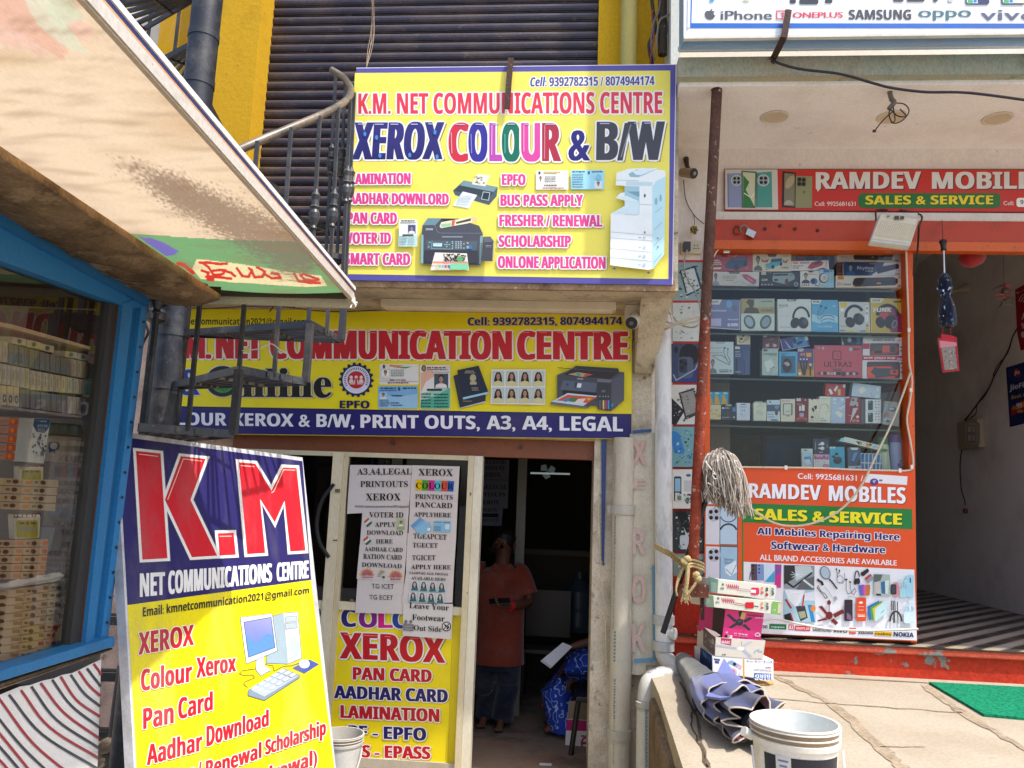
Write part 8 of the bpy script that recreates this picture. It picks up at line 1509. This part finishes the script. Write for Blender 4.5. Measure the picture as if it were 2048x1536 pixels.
# buckets --------------------------------------------------------------------------------------
def bucket(label,c,R,H,col,inner,hang,labelfn=None):
    rt = thing('bucket',label,'bucket',c); rb = R*.80; m = MB(); c = Vector(c)
    rr = lambda h: rb+(R-rb)*h/H
    m.lathe([(0,0),(rb,0),(rr(H*0.838),H*0.838),(rr(H*0.838)+.006,H*0.841),(rr(H*0.884)+.007,H*0.884),(rr(H*0.884),H*0.887)],c,col,48); m.lathe([(rr(H*0.884),H*0.887),(rr(H*0.919),H*0.919),(rr(H*0.919)+.007,H*0.920),(rr(H*0.930)+.007,H*0.928),(rr(H*0.930),H*0.930),(rr(H*0.965),H*0.965),(R+.006,H*0.966),(R+.006,H*0.974),(R,H*0.977),(R,H*0.991),(R+.005,H*0.992),(R+.004,H),(R-.003,H)],c,'cbbfae',48,cols=['9a8468',col,col,col,'9a8468','9a8468',col,col,col,'a8967c',col,col,col,col][:12]); m.build('pail',finish('stained_pail',.4,.4,stain='7a6248',amt=.35,sc=5,lo=.5,hi=.75,grain=.06,stain2='3a322c',amt2=.5,sc2=26,lo2=.67,hi2=.72) if 'stained_pail' not in bpy.data.materials else bpy.data.materials['stained_pail'],rt)
    m = MB(); m.lathe([(R-.003,H),(rb-.004,.01),(0,.012)],c,inner,48); m.build('inside',PLASTIC,rt)
    m = MB(); s0,s1 = c+Vector((-R*1.05,-.02,H*.80)),c+Vector((R*1.05,-.02,H*.80)); m.tube(bez([s0,c+Vector((-R*.98,-R*.45,H*.55)),c+Vector((-R*.55,-R*.98,H*(.80-hang))),c+Vector((R*.55,-R*.98,H*(.80-hang))),c+Vector((R*.98,-R*.45,H*.55)),s1],7),.0035,'d8d6d0',7); m.build('handle',PLASTIC,rt)
    m = MB(); m.tube([c+Vector((-R*1.0,0,H*.86)),c+Vector((-R*1.22,-.01,H*.9))],.014,'dcd8d0',12); m.build('ear',PLASTIC,rt)
    if labelfn: m = MB(); labelfn(m,c,rr,H); m.build('label',CARD,rt)
    return rt
bc = onY(1589,1441,2.42); R_ = onY(1675,1452,2.42).x-bc.x; H_ = bc.z-SZ;
def lab(m,c,rr,H):
    def pt(a,h): r = rr(h)+.0012; return Vector((c.x+math.sin(a)*r,c.y-math.cos(a)*r,c.z+h))
    def patch(a0,a1,h0,h1,col,n=16,e=0):
        for i in range(n):
            u,v = a0+(a1-a0)*i/n,a0+(a1-a0)*(i+1)/n; p = [pt(u,h0),pt(v,h0),pt(v,h1),pt(u,h1)]; m.add([Vector((c.x+(q.x-c.x)*(1+e),c.y+(q.y-c.y)*(1+e),q.z)) for q in p],[[0,1,2,3]],col,True)
    patch(-1.05,1.0,H*.3,H*.79,'23262f'); patch(-.72,-.36,H*.62,H*.795,'d4cec8',5,.004)
    for k in range(3): patch(-.66+.03*k,-.42-.03*k,H*(.75-.04*k),H*(.765-.04*k),'6a7a98',3,.008)
    vs,fs = glyphs('JIVANJOR','bold',.02); xa = max(v[0] for v in vs); m.add([(lambda a,h: Vector((c.x+math.sin(a)*(rr(h)+.004),c.y-math.cos(a)*(rr(h)+.004),c.z+h)))(-.82+1.5*v[0]/xa,H*.50+v[1]/.714*H*.11) for v in vs],fs,'e6e2dc')
    for i in range(10): u,v = .12+i*.07,.12+(i+1)*.07; f = lambda a: math.sin((a-.12)/.7*math.pi)*H*.09; m.add([pt(u,H*.50)+Vector((0,-.004,0)),pt(v,H*.50)+Vector((0,-.004,0)),pt(v,H*.53+f(v))+Vector((0,-.004,0)),pt(u,H*.53+f(u))+Vector((0,-.004,0))],[[0,1,2,3]],'c8245c',True)
bucket('white paint bucket with a navy JIVANJOR label in the right foreground',(bc.x,bc.y,SZ),R_,H_,'e4ddd0','e0e2de',.55,lab)
b2 = onY(683,1466,4.55); bucket('greyish white bucket half hidden behind the leaning board',(b2.x,b2.y,FZ),onY(726,1466,4.55).x-b2.x,b2.z-FZ,'c9c6c0','b8b2a8',.6)
# green doormat
q = [onZ(x,y,SZ+.004) for x,y in ((1858,1367),(2140,1382),(2190,1452),(1968,1432))]; m = MB(); m.slab([p+Vector((0,0,.01)) for p in q],(0,0,-.012),'1d9068'); m.build('doormat',MAT,None,'bright green bristle doormat in front of the red plinth','doormat')
# plaster lip under the upper ledge, tube light batten
m = MB(); a,b = onY(762,598,4.6),onY(1232,602,4.6); m.box((a.x,4.6,bz-.05),(b.x,4.68,bz-.002),'d2c4a8'); m.box((a.x+.02,4.61,bz-.058),(b.x-.02,4.67,bz-.05),'dccfb6'); m.build('light_batten',PLASTIC,None,'long cream light batten fixed under the upper sign ledge','light batten')
m = MB(); m.box((-1.38,4.305,bz-.012),(LX1-.02,4.33,bz+.055),'9a7f5e'); m.build('sign_lip',RUSTY,None,'rusty strip along the foot of the upper yellow sign','strip')
# ================================================================== PEOPLE AND THINGS IN THE DARK DOORWAY
def skin(name,V,Ed,mat,col,parent,root=0,sub=2,smooth=True):
    o0 = Vector(parent.location); me = bpy.data.meshes.new(name); me.from_pydata([tuple(Vector(v[0])-o0) for v in V],Ed,[]); o = bpy.data.objects.new(name,me); COL.objects.link(o); o.parent = parent
    sk = o.modifiers.new('skin','SKIN'); sk.use_smooth_shade = True; sk.branch_smoothing = .4
    for i,v in enumerate(V):
        r = v[1]; me.skin_vertices[0].data[i].radius = (r,r) if not isinstance(r,tuple) else r; me.skin_vertices[0].data[i].use_root = i == root
    o.modifiers.new('sub','SUBSURF').levels = sub; o.modifiers['sub'].render_levels = sub
    dg = bpy.context.evaluated_depsgraph_get(); dg.update(); m2 = bpy.data.meshes.new_from_object(o.evaluated_get(dg)); o.modifiers.clear(); o.data = m2
    ca = m2.color_attributes.new('Col','FLOAT_COLOR','CORNER'); ca.data.foreach_set('color',list(C(col))*len(ca.data)); m2.materials.clear(); m2.materials.append(mat)
    m2.polygons.foreach_set('use_smooth',[True]*len(m2.polygons)); m2.update(); return o
def ball(m,c,r,col,sc=(1,1,1),n=14):
    c = Vector(c); rows = [[c+Vector((r*sc[0]*math.sin(math.pi*i/8)*math.cos(2*math.pi*k/n),r*sc[1]*math.sin(math.pi*i/8)*math.sin(2*math.pi*k/n),r*sc[2]*math.cos(math.pi*i/8))) for k in range(n)] for i in range(9)]
    for i in range(8):
        for k in range(n): m.add([rows[i][k],rows[i][(k+1) % n],rows[i+1][(k+1) % n],rows[i+1][k]],[[0,1,2,3]],col,True)
SKN = '5c3a2a'
def hand(V,Ed,wi,w,dirv,pal,side,curl):
    """palm and five unequal fingers: dirv along the hand, pal towards the palm side, side across it"""
    d,p,s = Vector(dirv).normalized(),Vector(pal).normalized(),Vector(side).normalized(); w = Vector(w)
    V.append((w+d*.05,(.036,.016))); pi = len(V)-1; Ed.append((wi,pi)); V.append((w+d*.085,(.036,.015))); kn = len(V)-1; Ed.append((pi,kn))
    for f,(o,L) in enumerate(((-.03,.062),(-.01,.075),(.011,.07),(.029,.055))):
        b = w+d*.095+s*o; q1 = b+d*L*.45+p*curl*.2*L; q2 = q1+d*L*.3+p*curl*.6*L; q3 = q2+d*L*.1+p*curl*.5*L
        n = len(V); V.extend([(b,.009),(q1,.0085),(q2,.008),(q3,.007)]); Ed.extend([(kn,n),(n,n+1),(n+1,n+2),(n+2,n+3)])
    n = len(V); V.extend([(w+d*.035-s*.035,.011),(w+d*.065-s*.055+p*.01,.0095),(w+d*.09-s*.058+p*.02,.008)]); Ed.extend([(pi,n),(n,n+1),(n+1,n+2)])
PY = 6.05
g = lambda x,y,d=0: onY(x,y,PY+d)
ft = onZ(1000,1452,FZ)
rt = thing('person','man in a rusty orange short sleeved shirt standing in the dark doorway holding a phone','person',(g(995,1400).x,PY,FZ))
hip,ch,nk,hc = g(995,1290),g(1000,1170),g(1006,1118,-.01),g(1008,1090,-.03)
LS,RS = g(1042,1138),g(955,1136); LE,LW = g(1060,1205,-.02),g(1018,1212,-.26); RE,RW = g(940,1215,.03),g(944,1275,-.10)
LK,RK = g(1016,1375,-.02),g(976,1372,.02); LA,RA = g(1004,1440,.0),g(972,1436,.06); LA.z = RA.z = FZ+.085
Vv = [(hip,(.14,.1)),(hip*.5+ch*.5,(.135,.1)),(ch,(.15,.105)),(nk+Vector((0,0,-.03)),.06),(nk,.056),(hc+Vector((0,.01,-.03)),(.068,.078)),(hc+Vector((0,0,.03)),(.076,.088)),(hc+Vector((0,.01,.085)),(.06,.07)),
      (LS,.058),(LE,.042),(LW,.03),(RS,.058),(RE,.042),(RW,.03),(hip+Vector((.09,0,-.06)),.085),(LK,.058),(LA,.04),(hip+Vector((-.09,0,-.06)),.085),(RK,.058),(RA,.04),(hc+Vector((-.035,-.085,-.01)),.014),
      (LA+Vector((-.01,-.12,-.055)),(.04,.022)),(RA+Vector((-.02,-.11,-.055)),(.04,.022))]
Ee = [(0,1),(1,2),(2,3),(3,4),(4,5),(5,6),(6,7),(2,8),(8,9),(9,10),(2,11),(11,12),(12,13),(0,14),(14,15),(15,16),(0,17),(17,18),(18,19),(6,20),(16,21),(19,22)]
hand(Vv,Ee,10,LW,LW-LE+Vector((-.1,-.05,.02)),(0,.2,1),(.3,-1,0),.9); hand(Vv,Ee,13,RW,(0,-.3,-1),(1,0,0),(0,-1,0),.5)
for a,lst in ((21,LA),(22,RA)):
    for i in range(5): n = len(Vv); b = Vv[a][0]+Vector((-.032+i*.016,-.02,-.004)); Vv.append((b+Vector((0,-.035+abs(i-1)*.006,-.006)),.009)); Ee.append((a,n))
skin('body',Vv,Ee,SKIN,SKN,rt)
def loft(m,secs,col,n=28,fold=.02):
    rows = [[c+Vector((rx*math.cos(2*math.pi*k/n)*(1+fold*math.sin(k*2.7+i)),ry*math.sin(2*math.pi*k/n)*(1+fold*math.sin(k*3.1+i*2)),dz*math.cos(2*math.pi*k/n)**2)) for k in range(n)] for i,(c,rx,ry,dz) in enumerate((q+(0,))[:4] for q in secs)]
    for i in range(len(rows)-1):
        for k in range(n): m.add([rows[i][k],rows[i][(k+1) % n],rows[i+1][(k+1) % n],rows[i+1][k]],[[0,1,2,3]],col,True)
m = MB(); SC_ = '7a3222'; up_ = Vector((0,0,1)); hem = hip-up_*.13
loft(m,[(nk-up_*.035,.062,.06),(nk-up_*.06,.09,.08),(nk-up_*.085,.16,.1),(ch+up_*.10,.205,.122),(ch,.205,.135),(hip*.5+ch*.5,.195,.138),(hip,.2,.14),(hem,.205,.142)],SC_)
for s0,e0 in ((LS,LE),(RS,RE)): m.tube(bez([s0+(nk-s0)*.3-up_*.05,s0-up_*.035,s0*.6+e0*.4,s0*.25+e0*.75],4),[.08,.08,.078,.076,.074,.072,.072,.072,.072,.074,.075,.076,.078],SC_,16,False)
for sx in (-1,1): m.slab([nk+Vector((sx*.012,-.085,-.075)),nk+Vector((sx*.06,-.075,-.03)),nk+Vector((sx*.075,-.08,-.075)),nk+Vector((sx*.045,-.1,-.12))],(0,.006,0),SC_)
m.slab([ch+Vector((.05,-.138,.06)),ch+Vector((.13,-.122,.06)),ch+Vector((.13,-.122,-.04)),ch+Vector((.05,-.138,-.04))],(0,.004,0),'702d1f'); m.build('shirt',CLOTH,rt,merge=True)
m = MB(); loft(m,[(hip-up_*.02,.17,.125),(hip-up_*.1,.178,.13),(hip-up_*.17,.175,.125)],'1a2230')
for sx,kk,aa in ((.085,LK,LA),(-.085,RK,RA)): m.tube(bez([hip+Vector((sx,0,-.1)),hip+Vector((sx*1.05,0,-.28)),kk,(kk+aa)/2,aa+up_*-.02],4),[.098,.098,.097,.096,.094,.092,.09,.088,.086,.085,.084,.083,.082,.082,.083,.084,.085],'1a2230',18,False)
m.build('trousers',CLOTH,rt,merge=True)
m = MB(); ball(m,hc+Vector((.006,.022,.052)),.092,'120e0c',(.92,1.02,.9)); m.build('hair',HAIR,rt)
for sx in (-1,1): m = MB(); ball(m,hc+Vector((sx*.078,.02,-.005)),.026,SKN,(.45,.8,1.2)); m.build('ear',SKIN,rt)
for sx in (-.052,.006): m = MB(); ball(m,hc+Vector((sx,-.078,.022)),.010,'8f857a',(1.2,.5,.5),10); ball(m,hc+Vector((sx-.003,-.0825,.022)),.005,'14100e',(1,.5,.9),8); m.build('eye',SKIN,rt)
m = MB(); ball(m,hc+Vector((-.03,-.078,-.052)),.02,'4a2420',(1.2,.5,.35),10); ball(m,hc+Vector((-.03,-.086,-.034)),.018,'120e0c',(1.3,.4,.3),10); m.build('mouth',SKIN,rt)
m = MB(); p = [ch+Vector((-.02,-.118,.12)),ch+Vector((-.015,-.124,0)),hip+Vector((-.01,-.128,.05)),hip+Vector((-.005,-.13,-.08))]
for q in range(7): ball(m,p[0]+(p[3]-p[0])*(q/6)+Vector((0,-.006,0)),.007,'6a2a1c',(1,.6,1),8)
m.build('button',PLASTIC,rt)
m = MB(); m.tube([LW+Vector((.012,.0,.0))*k for k in (0,1)][:1]+[LW+(LE-LW).normalized()*.03],.037,'c0242c',14); m.build('wristband',PLASTIC,rt)
hd = (LW-LE+Vector((-.1,-.05,.02))).normalized(); pc = LW+hd*.10+Vector((0,.01,.026)); m = MB(); m.bar(pc-Vector((.075,.02,0)),pc+Vector((.075,.0,.015)),.075,.012,'15161a',(0,-.4,1)); m.build('phone',PLASTIC,None,'black phone held in the hand of the man in orange','phone')
# seated woman, mostly hidden by the jamb
WYD = 6.0
rt = thing('person','seated person in a blue patterned sari at the right of the doorway holding papers','person',(.5,WYD,FZ))
kn = onY(1116,1335,WYD); hp = Vector((.56,WYD+.05,.66)); cs = Vector((.55,WYD+.04,1.05)); nk = Vector((.53,WYD+.03,1.26)); hd = Vector((.50,WYD+.02,1.42))
wr = onY(1148,1291,WYD-.12); el = Vector((.42,WYD-.12,.86)); an = onY(1120,1440,WYD); an.z = FZ+.08
Vv = [(hp,(.15,.13)),(cs,(.15,.11)),(nk,.055),(hd+Vector((0,0,-.02)),(.07,.08)),(hd+Vector((0,0,.07)),(.06,.07)),(cs+Vector((-.02,-.15,.08)),.055),(el,.042),(wr,.028),(cs+Vector((0,.16,.08)),.055),(Vector((.42,WYD+.2,.86)),.042),(Vector((.25,WYD+.1,.85)),.028),(kn+Vector((.05,-.08,-.03)),.07),(an+Vector((.0,-.08,0)),.04),(kn+Vector((.05,.1,-.03)),.07),(an+Vector((0,.1,0)),.04),(hd+Vector((-.085,-.0,.0)),.014),(an+Vector((-.12,-.08,-.05)),(.035,.02)),(an+Vector((-.12,.1,-.05)),(.035,.02))]
Ee = [(0,1),(1,2),(2,3),(3,4),(1,5),(5,6),(6,7),(1,8),(8,9),(9,10),(0,11),(11,12),(0,13),(13,14),(3,15),(12,16),(14,17)]
hand(Vv,Ee,7,wr,(wr-el)+Vector((0,0,-.03)),(0,.1,-1),(0,-1,0),.8); skin('body',Vv,Ee,SKIN,'6a4432',rt)
SARI = bpy.data.materials.new('printed_sari'); SARI.use_nodes = True; t = SARI.node_tree; N,Lk = t.nodes,t.links; b = N['Principled BSDF']; b.inputs['Roughness'].default_value = .8
tc = N.new('ShaderNodeTexCoord'); no = N.new('ShaderNodeTexNoise'); no.inputs['Scale'].default_value = 13; no.inputs['Detail'].default_value = 1.2; Lk.new(tc.outputs['Object'],no.inputs['Vector'])
r1 = N.new('ShaderNodeMath'); r1.operation = 'MULTIPLY'; r1.inputs[1].default_value = 9; Lk.new(no.outputs['Fac'],r1.inputs[0]); r2 = N.new('ShaderNodeMath'); r2.operation = 'PINGPONG'; r2.inputs[1].default_value = 1; Lk.new(r1.outputs[0],r2.inputs[0])
r3 = N.new('ShaderNodeMath'); r3.operation = 'GREATER_THAN'; r3.inputs[1].default_value = .86; Lk.new(r2.outputs[0],r3.inputs[0]); mx = N.new('ShaderNodeMix'); mx.data_type = 'RGBA'; Lk.new(r3.outputs[0],mx.inputs[0]); mx.inputs[6].default_value = C('1c3fae'); mx.inputs[7].default_value = C('a9c0ea'); Lk.new(mx.outputs[2],b.inputs['Base Color'])
m = MB(); nn = 26; secs = [(hp+Vector((.02,0,.03)),.20,.19,(1,0,.3)),(hp*.5+kn*.5+Vector((0,0,.02)),.19,.14,(1,0,.1)),(kn+Vector((.03,0,.0)),.19,.13,(1,0,-.6)),(kn+Vector((-.005,0,-.14)),.185,.115,(.2,0,-1)),(an*.5+kn*.5+Vector((.01,0,-.1)),.18,.11,(0,0,-1)),(an+Vector((.02,0,-.045)),.17,.105,(0,0,-1))]; rows = []
for k_,(c,ry,rx,tdir) in enumerate(secs):
    td = Vector(tdir).normalized(); yv = Vector((0,1,0)); xv = yv.cross(td); rows.append([c+yv*ry*math.cos(2*math.pi*k/nn)*(1+.05*math.sin(k*3.3))+xv*rx*math.sin(2*math.pi*k/nn)*(1+.07*math.sin(k*4.1+k_)) for k in range(nn)])
for i in range(len(rows)-1):
    for k in range(nn): m.add([rows[i][k],rows[i][(k+1) % nn],rows[i+1][(k+1) % nn],rows[i+1][k]],[[0,1,2,3]],'1c3fae',True)
m.build('sari',SARI,rt,merge=True); skin('blouse',[(hp+Vector((0,0,.1)),(.17,.14)),(cs,(.17,.13)),(nk+Vector((0,0,-.06)),.07),(cs+Vector((-.02,-.15,.08)),.07),(cs*.4+el*.6+Vector((-.02,-.08,.04)),.06),(cs+Vector((0,.16,.08)),.07)],[(0,1),(1,2),(1,3),(3,4),(1,5)],SARI,'1c3fae',rt)
m = MB(); ball(m,hd+Vector((.02,0,.05)),.09,'120e0c',(1,.95,.95)); ball(m,hd+Vector((.10,0,-.03)),.045,'120e0c'); m.build('hair',HAIR,rt)
m = MB(); q = [onY(*U(W7 := (920,980,.36199),p),WYD-.14+d) for p,d in (((560,850),0),(612,872) and ((612,872),0),((500,985),-.05),((445,945),-.05))]; m.slab(q,(0,.004,-.003),'dcdce6'); q2 = [p+Vector((.01,-.012,.012)) for p in q]; m.slab(q2,(0,.004,-.003),'e4e4ec'); m.build('papers',PAPER,None,'white papers held over the blue sari','papers')
sd_ = onY(1105,1420,WYD+.2); m = MB(); m.tube([onY(1093,1395,WYD+.1),onY(1086,1412,WYD+.1)],[.02,.016],'a83a6a',8); m.build('pink_tassel',CLOTH,None,'pink cloth end hanging beside the blue sari','cloth')
# stool under her, carton, black stool leg, water can, chair
rt = thing('stool','black stool with a thin metal leg just inside the doorway on the right','stool',onZ(1150,1536,FZ)); m = MB(); a,b = onY(1157,1400,5.55),onY(1137,1545,5.5); m.tube([a,b],.018,'17181b',10); m.build('leg',PAINT,rt)
m = MB(); m.tube([a+Vector((.42,.25,0)),b+Vector((.46,.27,0))],.018,'17181b',10); m.build('leg',PAINT,rt); m = MB(); m.box((a.x-.02,a.y-.03,a.z-.01),(a.x+.5,a.y+.32,a.z+.03),'1d1e22'); m.build('seat',PLASTIC,rt,bevel=.01)
q = [onY(*U((920,980,.36199),p),5.72) for p in ((590,1265),(790,1275),(785,1480),(578,1455))]; rt = thing('carton','magenta and white carton on the floor behind the black stool','carton',q[3]); m = MB(); m.slab(q,(.02,.25,0),'dcd4d8'); m.build('carton_body',CARD,rt)
m = MB(YP(5.72),(920,980,.36199),.001); m.poly([(590,1268),(788,1278),(786,1335),(584,1328)],'b01a6c'); m.ell(700,1400,34,42,'c02a5c',16); m.ell(700,1400,22,28,'dcd4d8',14); squiggle(m,668,1390,740,20,'8a3a5c'); squiggle(m,668,1355,740,10,'4a4048'); m.poly([(600,1165),(720,1165),(715,1265),(592,1264)],'8a7a68'); m.build('print',CARD,rt)
rt = thing('water_can','clear twenty litre water can standing on the counter inside','water can',onY(1155,1262,7.4)); c = onY(1157,1262,7.4); h = onY(1157,1143,7.4).z-c.z; m = MB(); m.lathe([(0,0),(.13,0),(.14,h*.1),(.135,h*.35),(.14,h*.4),(.14,h*.68),(.06,h*.84),(.035,h*.88),(.035,h),(0,h)],c,'46525a',20); m.build('can_body',PLASTIC,rt)
rt = thing('plastic_chair','dark plastic chair in the gloom behind the man in orange','chair',(g(1060,1300).x+.1,6.9,FZ)); c = Vector((g(1060,1300).x+.1,6.9,FZ)); m = MB(); m.box(c+Vector((-.2,-.2,.42)),c+Vector((.2,.2,.45)),'3a2c28'); m.build('seat',PLASTIC,rt); m = MB(); m.box(c+Vector((-.2,.18,.5)),c+Vector((.2,.21,.9)),'3a2c28'); m.build('backrest',PLASTIC,rt)
for x in (-.18,.18):
    for y in (-.18,.18): m = MB(); m.tube([c+Vector((x,y,.42)),c+Vector((x*1.1,y*1.1,0))],.018,'3a2c28',8); m.build('leg',PLASTIC,rt)
m = MB(); q = [onZ(*p,FZ+.003) for p in ((1079,1526),(1103,1527),(1103,1532),(1079,1531))]; m.slab(q,(0,0,.001),'d8d8dc'); m.build('paper_scrap',PAPER,None,'small white paper scrap on the shop floor','paper')
GLOW = bpy.data.materials.new('reflection_glow'); GLOW.use_nodes = True; GLOW.node_tree.nodes['Principled BSDF'].inputs['Emission Color'].default_value = (.75,.95,1,1); GLOW.node_tree.nodes['Principled BSDF'].inputs['Emission Strength'].default_value = .1  # emission put in to stand for the reflection of a lit tube
rt = thing('tube_reflection','faint bluish glowing tube standing in for a reflection high inside the dark doorway','tube light',onY(1100,948,6.3)); m = MB(); m.tube([onY(1061,946,6.3),onY(1140,948,6.3)],.008,'ffffff',8); m.build('tube',GLOW,rt)
m = MB(); m.ell if False else None; c = onY(1095,942,6.33)
for a in (20,140,260): m.add([c,c+Vector((.055*math.cos(math.radians(a-38)),0,.055*math.sin(math.radians(a-38)))),c+Vector((.07*math.cos(math.radians(a)),0,.07*math.sin(math.radians(a)))),c+Vector((.055*math.cos(math.radians(a+38)),0,.055*math.sin(math.radians(a+38))))],[[0,1,2,3]],'b8c4c8')
m.build('fan_shape',PLASTIC,rt)
